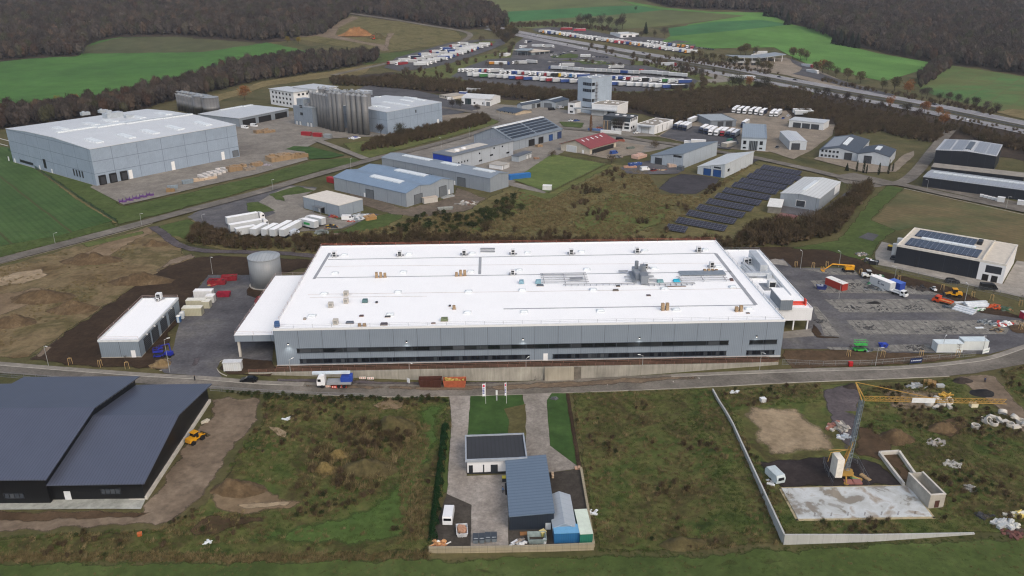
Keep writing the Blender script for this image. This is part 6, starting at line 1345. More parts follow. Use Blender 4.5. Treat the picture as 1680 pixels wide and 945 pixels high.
trow([(1405,281.5),(1416,284.5),(1421,285),(1441,287.5),(1457,286),(1464,281.5)],6,'cypress','dark columnar evergreen before the pair of dark roofed halls','columnar evergreens by the crossroads');tree(1389,280,4.5,'conifer','small blue green fir before the pair of dark roofed halls')
trow([(1322,374),(1350,384),(1383,345),(1408,326)],7.5,'shrub','large round bare shrub near the grey hall','large shrubs beside the grey hall');tree(1290,382,6,'shrub','spreading bare shrub below the brown cabin')
trow([(800,110),(823,113),(848,108),(1005,113),(1018,113)],7,'bare','bare tree on the grass islands of the lower lorry park','trees in the lower lorry park');trow([(1118,122),(1126,124),(1140,128),(1150,130)],10,'bare','bare tree beside the slip road bend','bare trees by the slip road');tree(845,62,14,'bare','dense bare tree at the corner of the upper lorry park');tree(830,68,12,'bare','bare tree left of the filling station');tree(835,60,15,'olive','olive tree at the bend of the access road')
tree(790,70,8,'shrub','low shrub on the lorry park island');tree(490,72,9,'yellow','yellowish willow bush below the sand heap');tree(472,70,8,'yellow','pale willow bush left of the sand heap track')
tree(800,380,5,'shrub','bare round bush on the waste ground behind the factory');tree(690,392,6,'shrub','pale bare bush right behind the factory roof');tree(905,258,4,'shrub','reddish bush at the road corner near the red roof')
tree(1003,268,5,'shrub','brown bush at the corner of the square lawn');tree(1074,244,5,'shrub','reddish brown bush beside the estate road bend')
# saplings in stakes
_sp=MB()
for k in range(3):a=k*2.094;_sp.tube((math.cos(a)*.6,math.sin(a)*.6,-.1),(math.cos(a)*.5,math.sin(a)*.5,2.1),.06,6)
for k in range(3):a,c_=k*2.094,(k+1)*2.094;_sp.tube((math.cos(a)*.5,math.sin(a)*.5,1.95),(math.cos(c_)*.5,math.sin(c_)*.5,1.95),.045,5)
SP1=_sp.mesh('stakes',paint('#b59b6c',.85));_b=MB();_b.tube((0,0,-.1),(0,0,3.4),.05,6,.02);twig_crown(_b,4.2,.8,2.0,60,5,.02,.9);SP2=_b.mesh('stem',L_BARK)
def saplings(lst,desc,grp):
    for i,(x,y)in enumerate(lst):
        r=thing('staked_sapling','staked sapling, %s from left %s'%(ORD[i+1],desc),'sapling',G(x,y),i,grp)
        for nm,m_ in(('stakes',SP1),('stem',SP2)):o=bpy.data.objects.new(nm,m_);COL.objects.link(o);o.parent=r
saplings([(116,598),(165,602),(209,604.5)],'on the soil before the garage','saplings before the garage')
saplings([(1305,438),(1334,439.5),(1356,438),(1412,450),(1474,461),(1546,476),(1595,488),(1627,493),(1673,502)],'along the far side of the car park','saplings behind the car park')
saplings([(1391.5,585.5),(1448,586),(1510.6,585.5),(1571,584.5)],'on the bank above the main road','saplings on the road bank');saplings([(1674,541)],'on the car park island at right','sapling on the island')
# ------------------------------------------------------------------ retaining wall, walls, fences, lamp posts
M_RWALL=clad('#a5a298',6.0,0,seam='#6c665a',w=.08,rib=0,streak=.42,var=.1,rough=.9)
rw=thing('retaining_wall','long stained concrete retaining wall between factory and main road with a rail on top','wall',(0,WALL_Y,0))
b=MB();x=-64.0
while x<80:
    x1=min(80,x+3);z0,z1=-dip(x)-.4,-dip(x1)-.4;b.hexa([(x,-.18,z0),(x1,-.18,z1),(x1,.2,z1),(x,.2,z0),(x,-.18,.12),(x1,-.18,.12),(x1,.2,.12),(x,.2,.12)]);x=x1
b.obj('wall',M_RWALL,rw)
xa,xb=GP(893,600,0).x,GP(941,600,0).x;b=MB();b.box(xa,xb,-.9,-.2,-dip(xa)-.5,.25);b.obj('stair_front',clad('#a8a293',5.5,0,seam='#6c665a',w=.08,rib=0,streak=.3,rough=.9),rw)
b=MB();b.box(xb+.05,xb+2.0,-.3,-.19,-dip(xb)-.3,.1);b.obj('stair_opening',paint('#6a655d',.9,var=.3),rw)
for k in range(8):pass
b=MB();x=-64.0
while x<=80:b.tube((x,0,.1),(x,0,1.15),.035,5);x+=2.4
for q in(.45,.8,1.13):b.tube((-64,0,q),(80,0,q),.03,5)
for q in(.5,1.1):b.tube((-57,2.1,q),(78,2.1,q),.03,5)
x=-57
while x<=78:b.tube((x,2.1,0),(x,2.1,1.1),.03,5);x+=3
b.obj('hand_rail',paint('#8f6b5e',.7,var=.2),rw)
def wall_line(name,label,px,h,w,mat,cat='wall',cap=None,hs=None):
    P=[G(*q)for q in px];o=P[0].copy();t=thing(name,label,cat,o);b=MB()
    for i,(a,c)in enumerate(zip(P,P[1:])):
        a,c=a-o,c-o;d=Vector((c.x-a.x,c.y-a.y,0));L_=d.length;n=max(1,int(L_/3));nn=Vector((-d.y,d.x,0)).normalized()*w/2
        ha,hc=(hs[i],hs[i+1])if hs else(h,h)
        for k in range(n):
            p,q=a.lerp(c,k/n),a.lerp(c,(k+1)/n);zp,zq=zt(p.x+o.x,p.y+o.y)-o.z,zt(q.x+o.x,q.y+o.y)-o.z;h0,h1=ha+(hc-ha)*k/n,ha+(hc-ha)*(k+1)/n
            Q=[(p-nn),(q-nn),(q+nn),(p+nn)];b.hexa([(Q[0].x,Q[0].y,zp-.5),(Q[1].x,Q[1].y,zq-.5),(Q[2].x,Q[2].y,zq-.5),(Q[3].x,Q[3].y,zp-.5),(Q[0].x,Q[0].y,zp+h0),(Q[1].x,Q[1].y,zq+h1),(Q[2].x,Q[2].y,zq+h1),(Q[3].x,Q[3].y,zp+h0)])
    b.obj('wall',mat,t);return t
M_WALLC=clad('#b9bcba',2.5,0,seam='#8d908f',w=.06,rib=0,streak=.2,rough=.85);M_BLOCK=clad('#a59c85',1.6,.8,seam='#6d6655',w=.07,rib=0,streak=.25,rough=.95)
wall_line('concrete_wall','long light concrete wall along the left edge of the crane plot',[(1169,642),(1202,700),(1240,787),(1284,891)],1.5,.35,M_WALLC,hs=[.8,1.0,1.4,2.3])
wall_line('concrete_wall','low light concrete wall tapering along the front of the crane plot',[(1284.5,893),(1430,888),(1598,876)],1.8,.35,M_WALLC,hs=[2.3,1.6,.3])
wall_line('block_wall','low stone block wall along the front of the house plot',[(703.5,906),(840,904.5),(974,901)],1.5,.6,M_BLOCK,hs=[1.2,1.2,1.4]);wall_line('block_wall','low pale block wall along the right side of the house plot',[(953,771),(964,835),(974,898)],.8,.5,M_BLOCK)
def fence(name,label,px,h,mat,sp=2.5,cat='fence',rails=(.05,.5,1.0),r=.04,infill=None):
    P=[G(*q)for q in px];o=P[0].copy();t=thing(name,label,cat,o);b,f=MB(),MB()
    for a,c in zip(P,P[1:]):
        L_=(c-a).length;n=max(1,int(L_/sp))
        for k in range(n):
            p,q=a.lerp(c,k/n),a.lerp(c,(k+1)/n);p.z,q.z=zt(p.x,p.y),zt(q.x,q.y);p,q=p-o,q-o;b.tube(p-Vector((0,0,.2)),p+Vector((0,0,h)),r,5)
            for e in rails:b.tube(p+Vector((0,0,h*e)),q+Vector((0,0,h*e)),r*.6,4)
            if infill:f.face([p,q,q+Vector((0,0,h)),p+Vector((0,0,h))])
    b.obj('posts',mat,t)
    if infill:f.obj('mesh_panel',infill,t)
    return t
def meshmat(h,dens):
    m,nt,n,l,bs=_new('fence_mesh');uv=N(nt,'ShaderNodeTexCoord');s=N(nt,'ShaderNodeSeparateXYZ');l.new(uv.outputs['UV'],s.inputs[0])
    q=math_(nt,'LESS_THAN',math_(nt,'FRACT',math_(nt,'MULTIPLY',s.outputs[0],8.0)),dens);q2=math_(nt,'LESS_THAN',math_(nt,'FRACT',math_(nt,'MULTIPLY',s.outputs[1],5.0)),dens)
    bs.inputs['Base Color'].default_value=C(h);tr=N(nt,'ShaderNodeBsdfTransparent');mx=N(nt,'ShaderNodeMixShader');l.new(math_(nt,'MAXIMUM',q,q2),mx.inputs[0]);l.new(tr.outputs[0],mx.inputs[1]);l.new(bs.outputs[0],mx.inputs[2]);l.new(mx.outputs[0],n['Material Output'].inputs['Surface']);return m
MM_G=meshmat('#1f4a34',.3);MM_S=meshmat('#8a8f92',.05);M_GRNP=paint('#1e4733',.6)
fence('wire_fence','dark green wire fence between crop field and big warehouse',[(14,247),(70,285),(140,333),(192,366)],1.8,M_GRNP,infill=MM_G)
fence('wire_fence','wooden post fence round the far side of the square lawn',[(905,254),(950,261.5),(996,270.5),(950,293),(900,318)],1.3,paint('#57503f',.9,var=.2),2.2,infill=meshmat('#57503f',.12))
fence('wire_fence','thin steel fence between car park soil and the pale concrete yard',[(1437,437),(1480,447),(1560,467),(1640,484),(1700,502)],1.6,M_STEEL,5,infill=MM_S)
fence('wire_fence','thin steel fence on the bank between car park and main road',[(1283,598),(1350,601),(1430,599.5),(1500,594),(1560,588),(1600,584)],1.6,M_STEEL,3,infill=MM_S)
fence('wire_fence','thin steel fence along the main road before the black hall',[(0,618),(60,623),(120,628),(180,631)],1.5,M_STEEL,3,infill=MM_S);fence('wire_fence','thin steel fence along the near road edge by the earth road',[(345,641),(420,646),(500,650),(600,653.5)],1.3,M_STEEL,3,infill=MM_S)
fence('site_fence','temporary steel fence panels left of the crane base',[(1350,762),(1352,770),(1366,798)],2,M_STEEL,3,infill=MM_S);fence('site_fence','temporary steel fence panels right of the crane base',[(1392,756),(1406,762),(1425,799)],2,M_STEEL,3,infill=MM_S)
# hedge of the house plot
hp=[tuple(G(*q)[:2])for q in((726,700),(737,700),(727,770),(716,890),(703,890),(716,780))];b=MB();rn=random.Random(5)
o_=G(715,890);t=thing('hedge','narrow dark green clipped hedge along the left side of the house plot','hedge',o_)
for _ in range(9000):
    k=rn.random();x=hp[0][0]*(1-k)+hp[4][0]*k;x2=hp[1][0]*(1-k)+hp[3][0]*k;y=hp[0][1]*(1-k)+hp[4][1]*k
    u=rn.uniform(-.15,1.15)*(.75+.25*math.sin(k*60));px_=x+(x2-x)*u;hmax=1.5*(1-abs(u-.5)**2*2.4)+.25*mnoise.noise(Vector((px_*.8,y*.8,2)));z=hmax*rn.uniform(.2,1)**.5
    p=Vector((px_-o_.x,y-o_.y,z+zt(px_,y)-o_.z));d=Vector((rn.gauss(0,1),rn.gauss(0,1),rn.gauss(.5,.6))).normalized()*.2;s_=d.cross(Vector((rn.gauss(0,1),rn.gauss(0,1),1))).normalized()*.11;b.face([p-s_,p+s_,p+d])
b.obj('foliage',[leafmat('hedge_leaves',['#1d3a1f','#24452a'])],t)
# lamp posts
_m=MB();_m.tube((0,0,-.2),(0,0,8),.09,7,.05);LP1=_m.mesh('pole',paint('#a9adad',.5,.3));_m=MB();_m.tube((0,0,7.95),(1.0,0,8.1),.04,5);_m.box(.7,1.5,-.14,.14,8.06,8.2);LP2=_m.mesh('lamp_head',paint('#c7cbcc',.5))
LAMPS=[((80,601),(71,567),'on the dark soil at the left of the main road'),((279,612),(272,556),'at the yard entrance beside the blue lifts'),((91,401),(87,383),'on the road verge by the crop field'),((233,371),(228,350),'where the earth track meets the estate road'),((333,369),(329,352),'at the green corner before the trailer yard'),((349,450),(345,421),'behind the red skips'),
         ((477,614),(474,590),'before the left end of the factory front'),((672,614),(671,594),'on the retaining wall left of centre'),((863,603),(862,588),'beside the factory stair door'),((1054,600),(1054,583),'on the retaining wall right of centre'),((1246,607),(1247,577),'at the right end of the retaining wall'),
         ((448,314),(446,294),'by the green island of the trailer yard'),((576,279),(573,260),'beside the road above the twin gable hall'),((724,242),(723,225),'on the road by the blue corner office'),((770,228),(769,209),'on the road left of the solar hall'),((819,197),(819,183),'at the road fork'),((1520,314),(1523,295),'before the long black hall'),((1650,343),(1655,322),'on the road at the right edge'),
         ((1313,441),(1318,412),'behind the entrance wing car park'),((1376,438),(1380,413),'behind the yellow boom lift'),((1467,460),(1470,437),'beside the white box trailer'),((1376,491),(1380,463),'in the middle of the car park'),((1582,498),(1588,466),'beside the white panel stack'),((1436,600),(1440,570),'on the bank left of the dark blue banner'),((1545,578),(1549,552),'before the left white site container'),((1612,577),(1619,550),'behind the white banner')]
for base,top,ds in LAMPS:
    h=hfrom(base,top);r=thing('street_lamp','slim grey street lamp '+ds,'street lamp',G(*base),base[0]*.7,'street lamps of the estate');r.scale=(1,1,h/8.15)
    for nm,m_ in(('pole',LP1),('lamp_head',LP2)):o=bpy.data.objects.new(nm,m_);COL.objects.link(o);o.parent=r
# ------------------------------------------------------------------ vehicles
def link(me,nm,par,loc=None):
    o=bpy.data.objects.new(nm,me);COL.objects.link(o);o.parent=par
    if loc:o.location=loc
    return o
VM={}
def cabm(col):
    if('cab',col)not in VM:
        b=MB();b.profy([(0,.9),(0,1.9),(-.15,2.9),(-.5,3.5),(-2.1,3.85),(-2.1,.9)],-1.22,1.22);b.box(-2.1,.05,-1.2,1.2,.35,.9,2)
        w=MB();w.hexa([(.012,-1.1,1.95),(-.1,-1.1,2.75),(-.1,1.1,2.75),(.012,1.1,1.95),(.05,-1.1,1.98),(-.06,-1.1,2.8),(-.06,1.1,2.8),(.05,1.1,1.98)])
        for s in(-1,1):w.box(-1.1,-.25,s*1.23-.02,s*1.23+.02,2.0,2.75)
        VM['cab',col]=(b.mesh('cab',[paint(col,.35,var=.05),M_DARK,paint('#33363a')]),w.mesh('windscreen',[paint('#14181d',.15)]))
    return VM['cab',col]
def boxm(col,L=13.4,roofc='#eef1f3'):
    col='#c6ccd1' if col=='#e4e7ea' else col;k=('box',col,L,roofc)  # white box sides swap to grey: side shade put into the colour, roof stays white
    if k not in VM:
        b=MB();b.box(-L,0,-1.27,1.27,1.15,3.93);b.box(-L-.02,.02,-1.29,1.29,3.935,4.0,1);b.box(-L+.3,-.3,-1.2,1.2,.95,1.14,2)
        VM[k]=b.mesh('trailer_box',[clad(col,3.35,0,rib=0,w=.06,seam='#8a8f94',amt=.35,streak=.05,rough=.5),paint(roofc,.6,var=.04),M_DARK])
    return VM[k]
_w=MB()
for x in(-1.3,):[_w.wheel(x,s,.5,.35)for s in(-1.05,1.05)]
WF=_w.mesh('front_wheels',M_RUBBER);_w=MB()
for x in(-4.6,-12.2,-13.5,-14.8):[_w.wheel(x,s,.5,.5)for s in(-1,1)]
_w.box(-15.5,-2.2,-.45,.45,.7,.94);WR=_w.mesh('chassis',M_RUBBER);_w=MB()
for x in(-9.6,-10.9,-12.2):[_w.wheel(x,s,.5,.5)for s in(-1,1)]
_w.box(-13,-1,-.45,.45,.7,.94);[_w.box(-2.6,-2.4,s-.08,s+.08,-.02,.95)for s in(-.8,.8)];WT=_w.mesh('chassis',M_RUBBER)
CN={'#e4e7ea':'white','#2b4a8c':'blue','#1c2742':'dark blue','#8d2530':'red','#b7bcc0':'grey','#24272c':'black','#c98a2e':'orange','#3c7a44':'green','#2f6fae':'light blue','#d9b52e':'yellow','#b04055':'pink red','#33363b':'dark grey'}
NC={v:k for k,v in CN.items()}
def lorry(p,deg,cab,box,label,group=None,tail=False,L=13.4):
    """articulated lorry; deg: direction from cab to tail, measured from world x"""
    rz=R(deg)+math.pi
    if tail:p=p+Vector((math.cos(R(deg)),math.sin(R(deg)),0))*-(L+2.6);p.z=zt(p.x,p.y)
    r=thing('articulated_lorry',label,'lorry',p,rz,group);q=p+Vector((math.cos(R(deg)),math.sin(R(deg)),0))*14;r.rotation_euler.y=math.atan2(zt(p.x,p.y)-zt(q.x,q.y),14)*-1*-1
    c=cabm(NC[cab]);link(c[0],'cab',r);link(c[1],'windscreen',r);link(boxm(NC[box],L),'trailer',r,(-2.7,0,0));link(WF,'wheels',r);link(WR,'chassis',r);return r
def trailer(p,deg,box,label,group=None,tail=False,L=13.4):
    rz=R(deg)+math.pi
    if tail:p=p-Vector((math.cos(R(deg)),math.sin(R(deg)),0))*L;p.z=zt(p.x,p.y)
    r=thing('box_trailer',label,'trailer',p,rz,group);link(boxm(NC[box],L),'trailer_box',r);link(WT,'chassis',r)
    if L>9:b=None
    return r
def row(desc,p0,p1,deg,cols,tail=False,grp=None):
    a,c=G(*p0),G(*p1);n=len(cols)
    for i,cc in enumerate(cols):
        cab,_,box=cc.partition('/');box=box or 'white';e=1.3*math.sin(i*5.1+n);p=a.lerp(c,i/max(1,n-1))+Vector((math.cos(R(deg))*e,math.sin(R(deg))*e,0));p.z=zt(p.x,p.y)
        lab=('%s lorry'%cab if cab==box else '%s lorry with %s trailer'%(cab,box))+', %s from left %s'%(ORD[i+1],desc)
        lorry(p,deg+2*math.sin(i*3.7),cab,box,lab,grp or 'lorries '+desc,tail)
row('in back row of upper park',(634,107),(752,74.5),45,['red/grey','white/white','white/dark blue','blue/white','red/white','white/blue','red/white','white/grey'])
row('in middle row of upper park',(650,108),(765,77),45,['white/red','white/grey','red/grey','white/grey','white/white','blue/grey','white/blue','white/white','blue/white','white/white'])
row('in front row of upper park',(703,108.5),(806,75.5),190,['white','white','white/grey','black/white','white','white/blue','blue/white','red/grey','white','black/white','red/white','white','blue/white','white','white/grey','red/white'])
row('in first row of lower park',(750,119),(801,120),18,['white/grey','white/grey','white','white','blue/white','red/white','white/grey'])
row('in long row of lower park',(817,122),(944,128.5),18,['white','white/black','white/blue','blue/white','red/white','white','white/blue','white/grey','red/white','black/black','yellow/white','white/grey','light blue/white','white/blue'])
row('right of the tower in the middle row',(993,131),(1109,138),14,['white/blue','white/blue','white/red','white','white/black','white/grey','white/green','white','grey/blue'])
row('in front row behind the scrub belt',(766,127),(946,139),18+180,['white','white','white/green','white/grey','white/grey','white','blue/blue','red/red','blue/blue','white','white','grey/red','white/grey','blue/blue','white/grey','blue/blue'],tail=True)
row('in front row right of the tower',(993,141),(1100,147),14+180,['white','blue/blue','white/grey','white','white','white/grey','white','white','blue/blue','black/black'],tail=True)
row('in rear row of lower park',(975,120.5),(1049,124.5),-38,['blue/white','blue/white','red/grey','grey/grey','white/grey','white/blue','white','white/grey'],tail=True)
row('at the right end of the rear row',(1070,124),(1127,129),-38,['white','black/white','black/white','white/grey','white','white','blue/white'],tail=True)
row('at left of the rear row',(924,117),(957,119.5),-38,['blue/white','blue/grey','white/grey','white','white/grey'],tail=True)
row('in the row beyond the motorway',(882,54),(1070,79.5),8,['grey/grey','orange/white','white/blue','blue/white','dark blue/white','yellow/white','white/grey','white','red/white','blue/grey','white','white/grey','white','white/black','white/grey','grey/white','orange/white','white/grey','pink red/pink red','white/red','grey/blue','orange/white','white/grey','orange/white','dark blue/white','white/grey','white'])
row('behind trees beyond the motorway',(1082,82),(1122,88),8,['red/white','white','white','blue/white','orange/white'])
row('in the far row beyond the motorway',(1063,71),(1134,81),70,['white']*5+['blue/blue','white','orange/orange','orange/orange','white','pink red/pink red'])
row('at the far edge beyond the motorway',(918,50),(940,52),8,['red/red','pink red/pink red'])
row('before the depot at left',(1106,214),(1121.5,216.5),60,['dark blue/grey']*3);row('before the depot hall',(1148,220),(1201,228.5),60,['dark blue/white','dark blue/white','white/white','white/white','red/grey','dark blue/grey','dark blue/grey'])
row('behind the depot hall',(1203,186),(1248,191),60,['white/grey','white/dark grey','white/grey','white/dark blue','white/white','white/dark blue']);row('right of the depot row',(1264,193),(1272,193),60,['white/grey','white/grey']);row('beside the depot wall',(1217,211),(1217.1,211),60,['dark blue/grey'])
for a,d_,cb,bx,lb in(((798,107),2,'grey','orange','lorry with an orange trailer at the lower park edge'),((836,107),182,'blue','white','white lorry with blue cab beside the orange one'),((840,106),2,'white','grey','white and grey lorry behind the blue cabbed one'),((917,110),-4,'white','grey','long grey lorry driving left before the small car park'),((998,113),0,'white','grey','grey lorry driving left along the rear lane'),
                      ((1110,109),157,'red','white','white trailer with a red cab entering the motorway'),((1239,131),154,'white','white','white lorry driving right on the motorway slip road'),((893,78),150,'white','white','white lorry at the pumps of the filling station'),((909,79),150,'white','grey','white tanker like lorry right of the pumps'),((853,80),60,'white','white','white lorry left of the filling canopy'),((862,72),60,'white','dark blue','second lorry left of the filling canopy'),
                      ((1232,95),8,'white','white','white lorry behind the fuel canopy'),((1236,90),8,'white','white','tall white lorry far behind the fuel canopy'),((1333,112),110,'red','white','red cabbed lorry waiting on the fuel station exit'),((1342,122),110,'white','white','white lorry waiting behind the red one')):
    lorry(G(*a),d_,cb,bx,lb,'single lorries of the service area')
trailer(G(881,106),-35,'grey','grey trailer parked alone before the filling station',tail=True);trailer(G(1130,204),55,'white','white trailer parked alone above the depot front');trailer(G(1303,190),-8,'white','white trailer behind the lorry workshop');trailer(G(1300,187),-8,'white','second white trailer farther behind the lorry workshop')
trailer(G(766,152),-20,'grey','grey trailer parked behind the white gabled workshop');trailer(G(754,158),-20,'blue','low blue trailer beside the beige hut',L=7)
# white trailers in the yard left
for i,(q,d_,ds)in enumerate((((375,371),34,'topmost'),((380,383),34,'second from top'),((388,390),34,'third from top'))):lorry(G(*q)+Vector((math.cos(R(d_)),math.sin(R(d_)),0))*15.5,d_+180,'white','white','long white lorry slanting in the trailer yard, '+ds,'white lorries in the trailer yard')if i<2 else trailer(G(*q),d_+180,'white','short white trailer slanting in the trailer yard, '+ds,'white lorries in the trailer yard',tail=False,L=8).__setattr__('location',G(*q)+Vector((math.cos(R(d_)),math.sin(R(d_)),0))*8)
for i,q in enumerate(((416,391),(434,391.5),(447.5,392),(463,392))):p=G(*q)+Vector((math.cos(R(71)),math.sin(R(71)),0))*(9 if i<2 else 13.4);trailer(p,251,'white','white trailer backed into the trailer yard, %s from left'%ORD[i+1],'backed white trailers',L=9 if i<2 else 13.4)
def boxtruck(q,deg,col,label,logo=None):
    r=thing('box_truck',label,'truck',G(*q),R(deg)+math.pi,'white box trucks in the trailer yard');c=cabm(NC[col]);link(c[0],'cab',r);link(c[1],'windscreen',r);link(boxm('#e4e7ea',7.5),'cargo_box',r,(-2.6,0,-.1));link(WF,'wheels',r)
    w=MB();[w.wheel(-7.5,s,.5,.5)for s in(-1,1)];w.box(-9,-2.2,-.4,.4,.6,.94);w.obj('chassis',M_RUBBER,r)
    if logo:w=MB();w.box(-7.5,-4,1.27,1.3,1.9,2.9);w.box(-7.5,-4,-1.3,-1.27,1.9,2.9);w.obj('green_marking',paint('#2f9150'),r)
boxtruck((492,371),-35,'white','white box truck with a green marking by the trailer yard',True);boxtruck((504,366),-35,'white','plain white box truck behind the green marked one')
def carm(kind,col):
    k=('car',kind,col)
    if k in VM:return VM[k]
    b,g=MB(),MB()
    if kind=='van':
        b.profy([(2.6,.4),(2.62,1.0),(2.2,1.25),(1.55,2.1),(1.3,2.25),(-2.5,2.3),(-2.65,1.9),(-2.65,.4)],-.98,.98);g.hexa([(2.19,-.85,1.3),(1.6,-.8,2.06),(1.6,.8,2.06),(2.19,.85,1.3),(2.25,-.85,1.33),(1.65,-.8,2.1),(1.65,.8,2.1),(2.25,.85,1.33)]);[g.box(.7,1.5,s*.985-.012,s*.985+.012,1.35,1.95)for s in(-1,1)];g.box(-2.69,-2.645,-.75,.75,1.4,1.95);W=(1.75,-1.75)
    else:
        s_=1.12 if kind=='suv' else 1.0
        b.profy([(2.2,.32),(2.22,.72*s_),(1.3,.93*s_),(-2.1,.98*s_),(-2.2,.7*s_),(-2.2,.32)],-.88,.88)
        T=1.46*s_;e=-1.75 if kind=='suv' else-1.2
        def trap(bb,i):bb.hexa([(1.2,-.82,.93*s_),(1.2,.82,.93*s_),(-1.95,.82,.97*s_),(-1.95,-.82,.97*s_),(.3,-.66,T),(.3,.66,T),(e,.66,T),(e,-.66,T)][::1],i)
        P=[(1.2,-.82,.93*s_),(-1.95,-.82,.97*s_),(-1.95,.82,.97*s_),(1.2,.82,.93*s_),(.3,-.66,T),(e,-.66,T),(e,.66,T),(.3,.66,T)];g.hexa(P)
        b.box(e+.02,.28,-.64,.64,T+.004,T+.03);W=(1.35,-1.3)
    w=MB()
    for x in W:[w.wheel(x,s,.33,.24)for s in(-.82,.82)]
    VM[k]=(b.mesh('body',paint(col,.3,var=.04,spec=.5)),g.mesh('windows',paint('#12161b',.12)),w.mesh('wheels',M_RUBBER));return VM[k]
def car(q,deg,col,label,kind='car',group=None,loc=None):
    p=loc if loc is not None else G(*q);r=thing({'car':'parked_car','suv':'parked_car','van':'van'}[kind],label,'van' if kind=='van' else 'car',p,R(deg),group)
    for nm,m_ in zip(('body','windows','wheels'),carm(kind,col)):link(m_,nm,r)
    return r
car((409,626),178,'#101216','black car driving on the main road beside the small kiosk');car((736,866),86,'#dfe3e6','white van parked on dark gravel by the green hedge','van').location=G(736.5,850)
car((1562,464),-18,'#15181d','black estate car on the concrete yard before the black hall','suv');car((1621,475),-10,'#171a20','black van with a white mark on the concrete yard','van');car((1466,425),50,'#1b1d22','dark car behind the corner of the black and white hall')
car((482,385),60,'#c3cfe0','small pale blue van beside the backed white trailers','van');car((571,361),0,'#dfe3e6','white van before the plastic wrapped pile','van');car((402,211),-30,'#dfe3e6','white van parked before the long shed','van');car((417,208),-30,'#dfe3e6','white van farther along the long shed','van');car((1017,231),-10,'#15171a','black van parked behind the red roofed hall','van');car((1007,253),40,'#2b4a8c','blue van in the red roofed hall yard','van');car((1058,280),20,'#dfe3e6','white van in the yard of the sloped grey hall','van');car((1073,281),40,'#7d2a26','dark red car beside the white van of the grey hall')
car((1044,219),20,'#dfe3e6','white car before the stilted office');car((983,211),0,'#a05a3c','orange car on the lot left of the stilted office');car((946,199),30,'#2b4a8c','blue car on the planted island lot');car((937,199),30,'#dfe3e6','white car on the planted island lot')
for i,q in enumerate(((1163,238.5),(1171.5,239.5),(1179.5,240.5))):car(q,70,'#7f8588','grey car parked at the depot gate, %s from left'%ORD[i+1],group='cars at the depot gate')
car((1275,243),60,'#3a3f44','dark grey car beside the depot office');car((1285,195),60,'#2b4a8c','blue car behind the lorry workshop');car((1293,191),60,'#c9ccd0','pale car behind the lorry workshop');car((905,181),20,'#1a1c20','black van before the small slate workshop','van');car((920,178),40,'#c9ccd0','grey van beside the tower block','van');car((739,164),10,'#dfe3e6','white van beside the beige hut','van');car((1203,126.5),154,'#dfe3e6','white van on the motorway slip road','van');car((1053,117),0,'#b0202c','red van on the rear lane of the lower park','van');car((1036,117),0,'#1c2742','dark car on the rear lane of the lower park')
rn=random.Random(12);CC=[('black','#16181c'),('white','#d9dcdf'),('grey','#6f7478'),('silver','#a9aeb2'),('dark blue','#1e2b48'),('dark grey','#3a3e43')]
def carrow(p0,p1,n,deg,desc):
    a,c=G(*p0),G(*p1)
    for i in range(n):p=a.lerp(c,i/max(1,n-1));p.z=zt(p.x,p.y);nm,hx=CC[rn.randrange(6)];car(None,deg,hx,'%s car, %s from left %s'%(nm,ORD[i+1],desc),group='cars '+desc,loc=p)
carrow((902,102.5),(918,103),4,10,'in the short row by the shop');carrow((940,100),(995,101),8,10,'in the middle car row');carrow((966,103.5),(998,105),4,10,'in the near car row');carrow((974,94),(996,95),5,60,'in the far car row');carrow((905,91),(945,84),7,60,'beside the filling station shop');carrow((910,95),(925,89),4,60,'in the second shop row');carrow((1140,78),(1170,82),9,70,'on the far parking behind trees');carrow((1010,107),(1022,108),3,10,'at the end of the car park')
for i in range(4):trailer(G(954+i*4.2,95.5),80,'white','small white trailer at the filling station green, %s from left'%ORD[i+1],'small white trailers',L=5)
for i,(t_,P,hx)in enumerate(((.12,LW1,1),(.34,LW1,0),(.42,LW1,4),(.47,LW1,0),(.62,LW1,5),(.66,LW1,0),(.83,LW1,0),(.2,LW2,1),(.3,LW2,3),(.41,LW2,3),(.58,LW2,0),(.6,LW2,2),(.66,LW2,3),(.685,LW2,4),(.78,LW2,2),(.86,LW2,1))):
    j=t_*(len(P)-2);k=int(j);f=j-k;x,y=P[k][0]+(P[k+1][0]-P[k][0])*f,P[k][1]+(P[k+1][1]-P[k][1])*f;nm,c_=CC[hx];car(None,math.degrees(math.atan2(P[k+1][1]-P[k][1],P[k+1][0]-P[k][0])),c_,'%s car on the %s motorway carriageway, %s from left'%(nm,'far' if P is LW1 else 'near',ORD[(i%7 if i<7 else i-7)+1]),group='cars on the motorway',loc=Vector((x,y+2.2,zt(x,y)+.2)))
